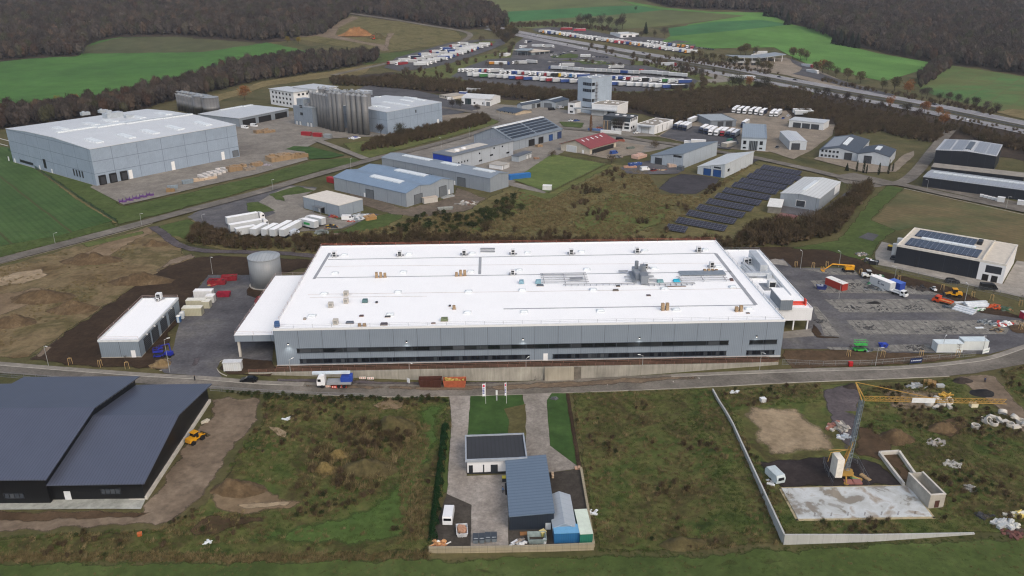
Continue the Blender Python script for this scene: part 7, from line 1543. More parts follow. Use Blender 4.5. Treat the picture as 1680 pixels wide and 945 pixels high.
# ------------------------------------------------------------------ containers, skips, machines, stacks, people
def container(q,L,W,H,deg,col,label,roofc=None,group=None,rib=.45,cat='container',end='M'):
    p=G(*q);r=thing('container',label,cat,p,R(deg),group);b=MB();b.box(0,L,0,W,.12,H);b.obj('body',clad(col,0,0,rib=rib,streak=.12),r)
    b=MB();b.box(-.04,L+.04,-.04,W+.04,H+.005,H+.12);b.obj('roof',paint(roofc or col,.6,var=.08),r);b=MB();b.box(.02,L-.02,.05,W-.05,-.1,.118);b.obj('base_frame',M_DARK,r)
    b=MB();[b.tube((L+.03,W*t,.3),(L+.03,W*t,H-.2),.035,5)for t in(.2,.42,.58,.8)];b.obj('door_bars',M_STEEL,r);return r
def skip(q,L,W,H,deg,col,label,fill_=None,group=None):
    p=G(*q);r=thing('skip',label,'skip',p,R(deg),group);b=MB();t=.12;e=.35
    O=[(e,.2,0),(L-e,.2,0),(L-e,W-.2,0),(e,W-.2,0),(0,0,H),(L,0,H),(L,W,H),(0,W,H)];I=[(e+t,.2+t,.1),(L-e-t,.2+t,.1),(L-e-t,W-.2-t,.1),(e+t,W-.2-t,.1),(t,t,H),(L-t,t,H),(L-t,W-t,H),(t,W-t,H)]
    for k in range(4):j=(k+1)%4;b.face([O[k],O[j],O[4+j],O[4+k]]);b.face([I[j],I[k],I[4+k],I[4+j]]);b.face([O[4+k],O[4+j],I[4+j],I[4+k]])
    b.face(I[:4]);b.face(O[3::-1]);n=int(L/.9)
    for k in range(1,n):x=L*k/n;b.box(x-.06,x+.06,-.05,.12,H*.2,H-.05);b.box(x-.06,x+.06,W-.12,W+.05,H*.2,H-.05)
    b.obj('body',paint(col,.6,var=.2,scale=1),r)
    if fill_:
        b=MB();rn=random.Random(int(L*100));n=fill_[1]
        for k in range(n):x,y,s=rn.uniform(.6,L-.6),rn.uniform(.5,W-.5),rn.uniform(.25,.5);b.box(x-s,x+s,y-s*.8,y+s*.8,H*.55,H*.85+rn.uniform(0,.45),0,rn.uniform(0,1.5))
        b.obj('load',paint(fill_[0],.8,var=.2,scale=2),r)
    return r
def stack(q,L,W,H,deg,col,label,n=(4,2),cat='pallet stack',group=None,name='pallet_stack',seed=1,var=.2):
    """goods on pallets: several blocks of uneven height"""
    p=G(*q);r=thing(name,label,cat,p,R(deg),group);b,c=MB(),MB();rn=random.Random(seed)
    for i in range(n[0]):
        for j in range(n[1]):
            h=H*rn.uniform(.7,1.05);x0,x1,y0,y1=L*i/n[0]+.04,L*(i+1)/n[0]-.06,W*j/n[1]+.04,W*(j+1)/n[1]-.06;b.box(x0,x1,y0,y1,.15,h,0,rn.uniform(-.04,.04));c.box(x0,x1,y0,y0+.1,0,.149);c.box(x0,x1,y1-.1,y1,0,.149)
    b.obj('goods',clad(col,0,.3,seam='#4a4236',w=.04,rib=0,streak=var,amt=.35),r);c.obj('pallet',M_WOOD,r);return r
def heap(q,rad,h,cols,label,seed=1,n=26,cat='scrap heap',name='scrap_heap',s0=.2,s1=.6,deg=None):
    """a heap of mixed pieces lying together"""
    p=G(*q);r=thing(name,label,cat,p,0);rn=random.Random(seed);b=MB()
    for k in range(n):
        a,d=rn.uniform(0,6.28),rad*rn.random()**.6;x,y=d*math.cos(a),d*.7*math.sin(a);s=rn.uniform(s0,s1);z=max(0,h*(1-d/rad)*rn.uniform(.3,1));mi=rn.randrange(len(cols))
        if rn.random()<.45:b.box(x-s*1.6,x+s*1.6,y-s*.5,y+s*.5,z-.1,z+s*.6,mi,rn.uniform(0,3.1))
        elif rn.random()<.5:b.tube((x-s,y-s*.4,z+.1),(x+s*1.2,y+s*.6,z+.15+s*.3),.07+s*.1,6,None,mi)
        else:b.blob((x,y,z+s*.3),s,s*.8,s*.55,seed+k,7,4,.3,mi)
    b.blob((0,0,0),rad*.7,rad*.5,h*.6,seed,10,4,.3,0);b.obj('heap',[paint(c,.8,var=.15,scale=2)for c in cols],r);return r
def mound(q,rx,ry,h,mat,label,seed=1,deg=0,name='earth_mound'):
    p=G(*q);b=MB();n,m=26,9;V=[]
    for a in range(m+1):
        for k in range(n):
            t=2*math.pi*k/n;f=a/m;x,y=rx*f*math.cos(t),ry*f*math.sin(t);nn=mnoise.noise(Vector((x*.35+seed,y*.35,seed)))*.6+mnoise.noise(Vector((x*1.1,y*1.1+seed,3)))*.25
            V.append((x*(1+nn*.2),y*(1+nn*.2),(1.35*h*(math.cos(f*math.pi)*.5+.5)*(1+nn*.9)if a<m else-.3)))
    for a in range(m):
        for k in range(n):j=(k+1)%n;b.f.append((a*n+k,(a+1)*n+k,(a+1)*n+j,a*n+j));b.m.append(0)
    b.v=V;o=b.obj(name,mat,None,True);o.location=p;o.rotation_euler.z=R(deg);return tag(o,label,'earth mound',None,'structure')
M_EARTH=ground('mound_earth',['#4d4030','#5e4f3b','#6f604a'],.3,1.2,.4,bump=.3);M_EARTHG=ground('grown_mound',['#44442a','#544d34','#605a3c'],.2,1.0,.5,bump=.3);M_ORSAND=ground('orange_sand',['#7f5a3a','#916a46','#9d7850'],.05,.4,.3)
mound((585,58),26,14,7,M_ORSAND,'orange sand heap between the earth tracks at the top',3)
mound((618,62),14,9,4,M_EARTHG,'low dark mound right of the orange sand heap',5)
for i,(q,a,c,h,m_,ds)in enumerate((((150,428),13,6,2.2,M_EARTH,'dark spoil mound in the middle of the left site'),((70,490),12,6,2.4,M_EARTH,'spoil mound at the left edge of the site'),((120,508),9,5,2.0,M_EARTH,'lower spoil mound beside the light track'),((232,462),13,5,2.2,M_EARTH,'long spoil mound above the garage'),((20,530),8,5,1.8,M_EARTH,'spoil mound by the left road bend'),
        ((255,402),6,3,1.5,M_EARTH,'small spoil mound at the track bend'),((262,600),3.6,2.2,1.2,ground('tan_mound',['#6e5d42','#7d6b4e','#8a7a5c'],.5,1.2,.4),'tan heap near the blue lifts'),((386,804),6.5,3.4,2.0,M_EARTH,'brown heap at the end of the earth road'),((534,772),3.2,2.2,1.5,ground('straw_mound',['#5f5232','#6f613d','#7a6c47'],.8,2,.5),'rounded straw coloured mound in the scrub'),((552,748),3.0,2.0,1.3,ground('straw_mound',['#5f5232'],1),'second straw coloured mound in the scrub'),
        ((645,700),6,4.5,2.2,M_EARTHG,'overgrown mound beside the green swath'),((600,770),7,4,2.0,M_EARTHG,'overgrown mound left of the green swath'),((1470,720),5,3.5,1.6,M_EARTH,'brown mound under the crane jib'),((1545,705),4.5,2.4,1.5,M_EARTH,'brown mound right of the crane jib'),((1580,626),3.5,1.8,.8,ground('asphalt_heap',['#35302d','#403a36'],.8,1.5,.4),'dark heap beside the main road corner'),((1612,645),4,2.4,.7,M_RUBBER,'black heap beside the earth track'),((1398,636),3,1.6,.9,ground('asphalt_heap',['#35302d'],1),'dark heap on the gravel drive'),
        ((1125,893),5.5,2.2,1.1,M_EARTHG,'brush mound at the bottom of the mixed field'),((1432,498),4,1.4,.5,M_RUBBER,'black heap on the setts of the car park'))):mound(q,a,c,h,m_,ds,i)
# --- left yard
skip((341,469),6,2.4,1.9,0,'#8a2430','red roll off skip nearest the left edge of the yard',('#5a2a2c',4));skip((363,463),5.4,2.2,2.0,8,'#8a2430','upper red skip beside the steel tank yard',('#7a4a3a',6));heap((352,466),3.4,2.0,['#8a2430','#72202a','#a05048','#9a7a54'],'dark red hook lift parts heaped between the skips',71,26,s0=.4,s1=.9);skip((355,489),4.4,2.2,1.7,0,'#8d2038','small dark red skip behind the white containers');skip((418,500),2.4,4,1.4,0,'#8a2430','red skip beside the canopy wing')
for q,L,W,H,c,rc,ds in(((318.5,491),6.0,2.4,2.7,'#e3e6e8','#eef0f1','white site container at the far end of the row'),((338,498),2.6,2.4,2.4,'#dfe2e2','#e9ebeb','small white container between the beige row and white one'),((306,506),6,2.4,2.6,'#c4c2ac','#dcdcd2','beige container behind the nearest one'),((332,507),2.4,2.4,2.4,'#c4c2ac','#dcdcd2','short beige container at the right of the row'),((299.5,519.5),6,2.5,2.7,'#bcbaa2','#d9d9cc','nearest beige container beside the garage')):container(q,L,W,H,0,c,ds,rc,'site containers in the left yard')
for i,q in enumerate(((290,530),(295,524.5),(299,519.5))):
    r=thing('portable_toilet','white and blue portable toilet by the garage, %s from the front'%ORD[i+1],'portable toilet',G(*q),0,'portable toilets');b=MB();b.box(0,1.1,0,1.1,0,2.1);b.obj('cabin',paint('#2d5f92' if i==0 else '#cfd8df',.5),r);b=MB();b.hexa([(-.05,-.05,2.11),(1.15,-.05,2.11),(1.15,1.15,2.11),(-.05,1.15,2.11),(.2,.2,2.4),(.9,.2,2.4),(.9,.9,2.4),(.2,.9,2.4)]);b.obj('roof',paint('#e3e8ea'),r);b=MB();b.box(.2,.9,-.03,0.0,.1,1.9);b.obj('door',paint('#b9c8d4'),r)
def scissor(q,deg,col,label,h=2.0,dark=True):
    r=thing('scissor_lift',label,'lift',G(*q),R(deg));b=MB();b.box(-1.3,1.3,-.6,.6,.35,.75);b.obj('chassis',paint(col,.5),r);b=MB();[b.wheel(x,s,.32,.2)for x in(-.9,.9)for s in(-.6,.6)];b.obj('wheels',M_RUBBER,r)
    b=MB()
    for k in range(3):z=.75+(h-.75)*k/3;z1=z+(h-.75)/3;[b.tube((-1.1*t,s,z),(1.1*t,s,z1),.05,5)for s in(-.5,.5)for t in(1,-1)]
    b.obj('scissor_arms',M_DARK,r);b=MB();b.box(-1.3,1.3,-.6,.6,h,h+.1);[b.tube((x,y,h),(x,y,h+1.1),.04,5)for x in(-1.25,0,1.25)for y in(-.57,.57)];[b.tube((-1.25,y,h+z),(1.25,y,h+z),.035,5)for y in(-.57,.57)for z in(.55,1.1)];[b.tube((x,-.57,h+1.1),(x,.57,h+1.1),.035,5)for x in(-1.25,1.25)];b.obj('platform',paint(col,.5),r);return r
def boom(q,deg,col,label,up=False,armc=None,s=1.0):
    r=thing('boom_lift',label,'lift',G(*q),R(deg));r.scale=(s,s,s);b=MB();b.box(-1.5,1.5,-.95,.95,.55,.95);b.obj('chassis',M_DARK,r);b=MB();[b.wheel(x,y,.5,.4)for x in(-1.25,1.25)for y in(-1,1)];b.obj('wheels',M_RUBBER,r)
    b=MB();b.box(-1.7,1.2,-.8,.8,.96,2.0);b.box(-1.9,-.8,-.6,.6,2.0,2.4);b.obj('turret',paint(col,.5),r)
    A=[(-1.3,0,2.3),(-1.0,0,5.5),(2.6,0,4.2),(3.2,0,3.3)]if up else[(-1.6,0,2.3),(5.5,0,2.7),(7.3,0,1.2),(8.0,0,.8)]
    b=MB();[b.tube(a,c,.22-.04*k,8)for k,(a,c)in enumerate(zip(A,A[1:]))];b.obj('boom_arm',paint(armc or col,.5),r);e=A[-1];b=MB();b.box(e[0],e[0]+.9,-1.0,1.0,e[2]-.5,e[2]-.42);[b.tube((e[0]+x,y,e[2]-.5),(e[0]+x,y,e[2]+.6),.04,5)for x in(.05,.85)for y in(-.95,0,.95)];[b.tube((e[0]+x,-.95,e[2]+z),(e[0]+x,.95,e[2]+z),.04,5)for x in(.05,.85)for z in(.1,.6)];b.obj('basket',paint(col,.5),r);return r
scissor((261,586),10,'#2431a0','blue scissor lift beside the garage front corner',1.7);boom((277,585),160,'#2431a0','blue boom lift with a raised arm at the yard entrance',True,s=.75)
# --- main road
r=thing('pump_truck','white cabbed concrete pump truck with blue body on the road','truck',G(522,634),math.pi);c=cabm('#e4e7ea');link(c[0],'cab',r);link(c[1],'windscreen',r);link(WF,'wheels',r)
b=MB();[b.wheel(x,s,.5,.5)for x in(-5.6,-7)for s in(-1,1)];b.box(-9,-2.2,-.45,.45,.6,1.0);b.obj('chassis',M_RUBBER,r);b=MB();b.box(-8.9,-2.5,-1.2,1.2,1.02,1.7);b.box(-8.8,-6.2,-1.1,1.1,1.7,2.9,1);b.box(-9.2,-8.4,-.9,.9,1.7,3.4,1);b.obj('body',[paint('#8f949a'),paint('#2a48a0',.5)],r)
b=MB();[b.tube((1.2,y,z),(-8.6,y,z),.16,6)for y in(-.5,.1)for z in(3.75,4.1)];[b.tube((1.2-k,-.5,3.75),(.6-k,.1,4.1),.06,5)for k in range(9)];b.obj('folded_boom',paint('#c3d0da',.5),r)
for i,(q,c1,ds)in enumerate((((537,637),'#d9c4b8','pale road barrier before the pump truck cab'),((550,638.5),'#c0402c','red and white barrier before the pump truck'),((563,638),'#c0402c','red and white barrier at the rear of the pump truck'),((595,623.5),'#e3ddd8','white road barrier at the wall foot, left one'),((608,624),'#e3ddd8','white road barrier at the wall foot, right one'))):
    r=thing('road_barrier',ds,'barrier',G(*q),0);b=MB();b.box(-.9,.9,-.03,.03,.3,1.0);[b.box(x-.12,x+.12,-.04,.04,.45,.85,1)for x in(-.6,0,.6)];b.obj('board',[paint(c1),paint('#e9e6e0' if i in(1,2)else '#c98a78')],r);b=MB();[b.box(x-.06,x+.06,-.35,.35,0,.12)for x in(-.8,.8)];[b.box(x-.03,x+.03,-.06,.06,.1,.31)for x in(-.8,.8)];b.obj('feet',M_RUBBER,r)
skip((687,637),6.2,2.4,2.3,0,'#4a2a22','dark brown roll off container on the main road');skip((727,637),6.2,2.4,2.1,0,'#a85c40','orange roll off container filled with yellow insulation on the road',('#b79a52',14))
r=thing('leaning_sign','white leaning road sign left of the brown container','sign',G(669,634),R(50));b=MB();b.tube((0,0,0),(.5,0,2),.05,5);b.box(.3,.4,-.5,.5,1.0,2.3,1);b.obj('board',[M_STEEL,paint('#dde0e2')],r)
def person(q,deg,top,leg,label,lean=0.0):
    """one continuous skinned body, with hair and clothing colours by height"""
    r=thing('person',label,'person',G(*q),R(deg));J=[(0,0,.95),(0,0,1.2),(0,0,1.42),(0,0,1.53),(0.02,0,1.68),(0,.11,.88),(.05,.12,.5),(0,.12,.08),(.14,.13,.04),(0,-.11,.88),(-.05,-.12,.5),(-.12,-.12,.08),(.02,-.13,.04),(0,.19,1.4),(.02,.25,1.13),(.18,.24,.95),(0,-.19,1.4),(.02,-.25,1.13),(.2,-.22,1.0)]
    E_=[(0,1),(1,2),(2,3),(3,4),(0,5),(5,6),(6,7),(7,8),(0,9),(9,10),(10,11),(11,12),(2,13),(13,14),(14,15),(2,16),(16,17),(17,18)];RD=[.15,.16,.16,.06,.11,.1,.075,.05,.05,.1,.075,.05,.05,.08,.055,.045,.08,.055,.045]
    me=bpy.data.meshes.new('body');me.from_pydata([(x+lean*max(0,z-.9),y,z)for x,y,z in J],E_,[]);o=bpy.data.objects.new('body',me);COL.objects.link(o);o.parent=r;md=o.modifiers.new('skin','SKIN');sv=me.skin_vertices[0].data
    for v,q_ in zip(sv,RD):v.radius=(q_,q_)
    sv[0].use_root=True;o.modifiers.new('sub','SUBSURF').render_levels=1
    m,nt,n,l,bs=_new('clothes');tc=N(nt,'ShaderNodeTexCoord');s=N(nt,'ShaderNodeSeparateXYZ');l.new(tc.outputs['Object'],s.inputs[0]);cr_=ramp(nt,math_(nt,'DIVIDE',s.outputs[2],2.0),[(0,C('#1a1a1c')),(.06,C(leg)),(.47,C(top)),(.75,C('#a9826a'))]);cr_.node.color_ramp.interpolation='CONSTANT';l.new(cr_,bs.inputs['Base Color']);me.materials.append(m)
    b=MB();b.blob((-.03+lean*.8,0,1.73),.12,.11,.1,3,8,5,.05);b.obj('hair',paint('#2a221c'),r);b=MB();b.blob((.12+lean*.8,0,1.67),.025,.02,.03,1,6,4,0);b.obj('nose',paint('#a9826a'),r);return r
person((320,625),180,'#1c1f26','#202228','person in dark clothes standing on the main road near the yard');person((1615,628),100,'#243457','#1e2230','person in dark blue clothes at the earth track');person((825,809),20,'#4a78a8','#22252b','person in a light blue jacket at the workshop wall')
# --- flags and banners
def flag(q,top,label,k):
    h=hfrom(q,top);r=thing('flag',label,'flag',G(*q),R(12));MB().tube((0,0,-.2),(0,0,h),.05,6).obj('pole',paint('#d5d8da',.4),r);b=MB();n=8
    for i in range(n):
        z0,z1=h-.2-(h*.58)*i/n,h-.2-(h*.58)*(i+1)/n;y0,y1=.1*math.sin(i*.9),.1*math.sin((i+1)*.9);b.face([(-.06,0,z0),(-.85*k,y0,z0),(-.85*k,y1,z1),(-.06,0,z1)])
    b.obj('cloth',paint('#e6e8ee',.7,var=.03),r);b=MB();z=h-.2-h*.1
    b.blob((-.45*k,-.1,z),.28*k,.06,.36,2,10,6,.05);b.obj('round_mark',paint('#d02a50'),r);b=MB();[b.box(-.8*k,-.3*k,-.14,-.12,z-.9-.42*i,z-.66-.42*i)for i in range(4)];b.obj('blue_marks',paint('#2b3d90'),r)
flag((797,663.5),(791,628),'white flag with red and blue marks at the drive entrance',1.0);flag((831,663),(828,626.5),'narrow white flag right of the wider one at the lawn',.55)
r=thing('sign_post','short white sign post between the two flags','sign',G(815,658),0);b=MB();b.box(-.18,.18,-.1,.1,0,2.4);b.box(-.25,.25,-.13,.13,1.9,3.1,1);b.obj('post',[paint('#9aa0a4'),paint('#e2e5e7')],r)
def banner(q,w,h,deg,col,label,mark):
    r=thing('banner',label,'banner',G(*q),R(deg));b=MB();b.box(0,w,-.04,.04,.5,.5+h);b.obj('panel',paint(col,.5),r);b=MB();[b.tube((x,.06,-.2),(x,.06,.5+h),.05,5)for x in(.1,w-.1)];b.obj('posts',M_STEEL,r);b=MB();rn=random.Random(4);x=w*.2;b.box(w*.08,w*.14,-.06,-.041,.5+h*.42,.5+h*.62)
    while x<w*.9:d=rn.uniform(.09,.2);b.box(x,x+d,-.06,-.041,.5+h*.42,.5+h*rn.choice((.58,.62,.66)));x+=d+.06
    b.obj('lettering',paint(mark),r)
banner((1492,599),3.6,1.5,8,'#16284e','dark blue banner with white lettering on the road bank','#d8dde6');banner((1611,583),2.6,1.4,22,'#dfe5e6','white banner with grey lettering at the bend of the road','#7f9a9a');container((1393,602),1.0,.9,1.2,0,'#b8252a','small red box standing on the bank above the road',cat='box')
# --- right car park
container((1536,579),7.3,3.0,2.7,-2,'#dfe6e6','left white site container beside the main road','#cfdbdf',rib=0);container((1579,575.5),7.0,3.0,2.9,-2,'#dfe6e6','right white site container beside the main road','#c8d6dc',rib=0)
scissor((1410,576),0,'#3fae4a','green scissor lift at the near edge of the car park',1.9).scale=(1.3,1.3,1.1);skip((1444,572),2.3,1.6,1.2,0,'#2440a8','small blue skip near the green lift',('#3a58c0',4));skip((1340,476),3.2,2.0,1.4,-10,'#26346e','dark blue skip at the corner of the far parking strip',('#8f98a8',8));container((1390,476.5),7.4,2.6,2.6,114,'#a63a30','red container with white foam sheets on top','#e4e4e0');heap((1424,575),1.6,.5,['#5a5f64','#7d8a92','#39424a'],'small pile of grey material right of the green lift',3,10)
boom((1391,446),174,'#d59a1c','yellow boom lift with its arm lowered at the rear of the car park',s=1.05)
def loader(q,deg,col,label,bucket='#8f9088',cabc='#2b3036',s=1.0):
    r=thing('wheel_loader',label,'machine',G(*q),R(deg));r.scale=(s,s,s);b=MB();b.box(-2.4,-.4,-.85,.85,.8,1.8);b.box(-.4,1.6,-.6,.6,.8,1.3);b.obj('body',paint(col,.45),r);b=MB();[b.wheel(x,y,.62,.45)for x in(-1.6,1.2)for y in(-.95,.95)];b.obj('wheels',M_RUBBER,r)
    b=MB();b.box(-.9,.4,-.7,.7,1.3,2.7);b.obj('cab',paint('#1b2026',.2),r);b=MB();b.box(-1.0,.5,-.8,.8,2.71,2.85);b.obj('cab_roof',paint(col if cabc=='c' else '#b9bec0',.5),r);b=MB();[b.tube((.4,y,1.7),(2.6,y,.8),.13,6)for y in(-.45,.45)];b.obj('lift_arms',paint(col,.5),r);b=MB();b.profy([(2.5,.15),(3.5,.1),(3.4,.35),(2.8,.5),(2.7,1.2),(2.45,1.2)],-1.15,1.15);b.obj('bucket',paint(bucket,.7),r);return r
loader((1425,456),-8,'#dfe3e2','white wheel loader with raised bucket in the rear car park');loader((1563,487),165,'#d59a1c','yellow and black telehandler beside the orange truck','#3a3a3a','c',1.05);loader((1531,477),90,'#e0e4e6','small white machine before the dark scrap row','#5a5f60',s=.55)
skip((1440,458),2.2,1.5,1.1,0,'#3a7a5a','green skip right of the white wheel loader',('#dfe4e2',3))
heap((1432,466),2.3,1.6,['#2f8a5a','#dfe6e6','#c7d0d2','#4a5258'],'green and white bagged material before the box trailer',7,22);heap((1428,473),3.2,.5,['#4a4f55','#6d7378','#3a3d40'],'grey flat scrap on the far parking strip',8,26);heap((1447,477),1.6,.8,['#8a9096','#5d666c'],'grey material before the white box trailer',9,14)
r=thing('box_trailer','large white box trailer with dark lettering in the car park','trailer',G(1463,479),R(113));link(boxm('#e4e7ea',8.4,'#eef0f0'),'trailer_box',r,(8.4,0,-.75));b=MB();[b.box(2.2+x,2.2+x+w,1.27,1.31,z0,z1)for x,w,z0,z1 in((2.5,.25,1.5,2.6),(1.9,.6,2.4,2.6),(1.9,.6,1.5,1.7),(1.3,.2,1.5,2.1),(.8,.3,1.5,2.0),(.3,.3,1.5,2.0))];b.obj('lettering',paint('#1d2a4a'),r);b=MB();[b.wheel(x,y,.45,.3)for x in(2,6)for y in(-1,1)];b.obj('wheels',M_RUBBER,r)
container((1484,476),4.6,2.6,2.6,114,'#2e4ba6','blue container directly right of the white box trailer','#4a6cc0')
def flatbed(q,deg,col,bed,label,s=1.0):
    r=thing('flatbed_truck',label,'truck',G(*q),R(deg));r.scale=(s,s,s);b=MB();b.profy([(0,.5),(.02,1.2),(-.4,1.3),(-.7,2.15),(-2.0,2.2),(-2.0,.5)],-.95,.95);b.obj('cab',paint(col,.4),r);b=MB();b.hexa([(-.36,-.8,1.32),(-.64,-.8,2.08),(-.64,.8,2.08),(-.36,.8,1.32),(-.3,-.8,1.35),(-.58,-.8,2.11),(-.58,.8,2.11),(-.3,.8,1.35)]);[b.box(-1.7,-.8,y-.01,y+.01,1.4,2.0)for y in(-.955,.955)];b.obj('windscreen',M_GLASS,r);b=MB();b.box(-5.4,-2.1,-1.05,1.05,.95,1.05);[b.box(-5.4,-2.1,y-.04,y+.04,1.051,1.4,1)for y in(-1.02,1.02)];b.box(-5.44,-5.36,-1,1,1.051,1.4,1);b.obj('load_bed',[paint(bed),paint(col,.5)],r);b=MB();[b.wheel(x,y,.42,.28)for x in(-.9,-4.3)for y in(-.85,.85)];b.box(-5,-.3,-.4,.4,.5,.94);b.obj('wheels',M_RUBBER,r);return r
flatbed((1530,494),130,'#c6481f','#b98d5a','orange flatbed truck with a tan load bed',1.1);flatbed((1487,489),302,'#e0e4e6','#8a9096','white flatbed truck before the blue container',1.0)
heap((1512,474),4.5,.8,['#3a3532','#56504b','#7a4a38','#2b2b2d'],'dark row of scrap behind the white flatbed truck',11,34)
for i,(q,d_,n,ds)in enumerate((((1561,508),-52,3,'white roof panels laid slanting on the car park'),((1590,506),4,3,'long white roof panels stacked at the edge of the car park'),((1567,499),4,1,'short white panel pack behind the slanting ones'))):
    r=thing('panel_stack',ds,'panel stack',G(*q),R(d_));b=MB();[b.box(0 if i else k*.1,(6.2,7.5,3.2)[i],k*1.05,k*1.05+.95,.1,.5+.35*k)for k in range(n)];b.obj('panels',paint('#cfd6dc',.4),r);b=MB();[b.box(x,x+.15,-.1,n*1.05,0,.099)for x in(.8,2.6)];b.obj('bearers',M_WOOD,r)
heap((1553,505),1.4,.9,['#3a4650','#5d6870'],'dark tarpaulin pile left of the white panels',12,14);heap((1631,505),2.6,1.6,['#c05028','#b8663a','#5a5048'],'orange machine parts heaped on the soil edge',13,24);heap((1650,508),2.4,1.3,['#3f5a44','#55665a','#8a6a50'],'green grey material heap right of the orange one',14,20);heap((1606,508),2.2,.6,['#d5dad8','#4f8a58','#6a6f72'],'pale scraps before the long white panels',15,14)
heap((1617,530),2.6,1.2,['#6f777c','#a9b0b4','#444b52'],'grey pipe and hose heap on the middle strip',16,26);heap((1644,533),3.0,1.3,['#dfe3e4','#b8403c','#6f7a80','#c9d0d4'],'white sheeting heap with red stripes at right',17,24,s1=.9);heap((1668,531),2.6,.8,['#8d8478','#a59a88','#6a655c'],'brown grey rubble near the right edge of the car park',18,24);heap((1637,542),3.0,.3,['#4a4642','#8a7558','#3a3836'],'timber scraps on the setts at right',19,18)
r=thing('panel_stack','small white panel lying on the setts','panel',G(1602,540),R(3));b=MB();b.box(0,2.4,0,.9,.05,.3);b.obj('panels',paint('#d5dde2'),r);container((1678,525),2.5,2,2.2,0,'#c23a52','red and white box at the right picture edge','#e4e0e0',cat='box')
heap((1424,428),2.4,1.2,['#2a2d33','#b8bcc0','#8f6a55','#d8dde0'],'mixed rubbish behind the dark skip on the yard',20,26);heap((1412,418),3.0,1.1,['#a59a8c','#c9c9c4','#7d5a4a','#6d7074'],'rubble and boxes on the grass slope',21,30);skip((1424,434),3.6,2,1.5,-20,'#23262c','black skip with white bags at the yard corner',('#c9d0d6',4));container((1455,411),2.2,2,1.8,-40,'#22252b','dark bin with yellow lid behind the black hall','#d2b43a',cat='bin')
for i in range(5):container((1607+i*6.2,323+i*1.6),1.5,1.0,1.2,-38,'#dfe3e6','white bin before the long black hall, %s from left'%ORD[i+1],'#eef0f2','white bins at the black hall',cat='bin')
container((1635,331),3,2,2.2,-38,'#dfe3e6','white container right of the white bins');container((1668,336),3,2,2.0,-38,'#dfe3e6','white container at the right end of the black hall')
for i,(q,ra,ds)in enumerate((((1400,507),3.2,'left part of the second strip'),((1450,508),4.5,'middle of the second strip'),((1500,506),3.4,'right part of the second strip'),((1420,538),3.0,'left part of the middle strip'),((1552,540),4.0,'right part of the middle strip'),((1500,571),3.0,'near strip'),((1345,528),2.0,'narrow side strip'),((1400,468),3.0,'far strip'))):heap(q,ra,.16,['#3a3b3d','#4b4c4e','#2f3033'],'black broken stone scattered on the %s of the car park'%ds,90+i,40,'stone litter','stone_litter',.12,.4)
# --- crane
cb=G(1387,783);hm_=hfrom((1387,783),(1413,657));jt=GP(1418,653,cb.z+hm_+.4);je=GP(1651,658,cb.z+hm_+1.2);r=thing('tower_crane','yellow self erecting tower crane with grey mast and long jib','crane',cb,0);M_YEL=paint('#a3823f',.6,var=.15);M_MAST=paint('#7b8790',.5,.3)
b=MB();tp=PX(cb+Vector((0,0,hm_)));off_=GP(1414,657,cb.z+hm_)-cb;off_.z=0;T0=Vector((0,0,2));T1=off_+Vector((0,0,hm_))
def lattice(b,a,c,w,n,rr,tri=False):
    d=(c-a).normalized();s=d.cross(Vector((0,0,1)));s=(s if s.length>.2 else Vector((1,0,0))).normalized();u=s.cross(d).normalized();K=[(-w,-w),(w,-w),(w,w),(-w,w)]if not tri else[(-w,-w),(w,-w),(0,w)];P=lambda t,k:a.lerp(c,t)+s*K[k][0]+u*K[k][1];m=len(K)
    for k in range(m):b.tube(P(0,k),P(1,k),rr,5)
    for i in range(n):
        for k in range(m):j=(k+1)%m;b.tube(P(i/n,k),P((i+1)/n,j),rr*.6,4);b.tube(P(i/n,k),P(i/n,j),rr*.6,4)
lattice(b,T0,T1,.36,16,.07);b.obj('mast',M_MAST,r);b=MB();b.tube(T0.lerp(T1,.42),T1,.3,4);b.obj('inner_mast',M_MAST,r)
J0,J1=jt-cb,je-cb;b=MB();lattice(b,J0,J1,.42,26,.07,True);b.obj('jib',M_YEL,r);AP=GP(1404,627,cb.z+hm_+3)-cb;b=MB();b.tube(T1,AP,.14,6);b.tube(AP,J0.lerp(J1,.45)+Vector((0,0,.5)),.08,5);b.tube(J0,AP,.12,6);b.obj('a_frame',M_YEL,r);b=MB();p=J0.lerp(J1,.33);d=(J1-J0).normalized()
b.hexa([p+Vector((0,-.62,-.5)),p+d*4.5+Vector((0,-.62,-.5)),p+d*4.5+Vector((0,-.55,-.5)),p+Vector((0,-.55,-.5)),p+Vector((0,-.62,.6)),p+d*4.5+Vector((0,-.62,.6)),p+d*4.5+Vector((0,-.55,.6)),p+Vector((0,-.55,.6))]);b.obj('jib_board',paint('#dfe2e4'),r);b=MB();p=J0.lerp(J1,.78);b.box(p.x-.7,p.x+.7,p.y-.5,p.y+.5,p.z-1.4,p.z-.6);b.obj('trolley',paint('#d5cfb5'),r)
b=MB();[b.tube((0,0,.9),(x,y,.35),.22,6,.15)for x,y in((2.6,-1.2),(2.0,2.2),(-2.2,2.0),(-1.0,-2.6))];[b.cyl(x,y,-.1,.36,.5,10)for x,y in((2.6,-1.2),(2.0,2.2),(-2.2,2.0),(-1.0,-2.6))];b.box(-1.4,1.2,-.9,.9,.9,1.7);b.obj('undercarriage',M_YEL,r);b=MB()
for k in range(4):b.box(-3.0,-1.5,-1.4,1.4,.9+k*1.15,2.0+k*1.15)
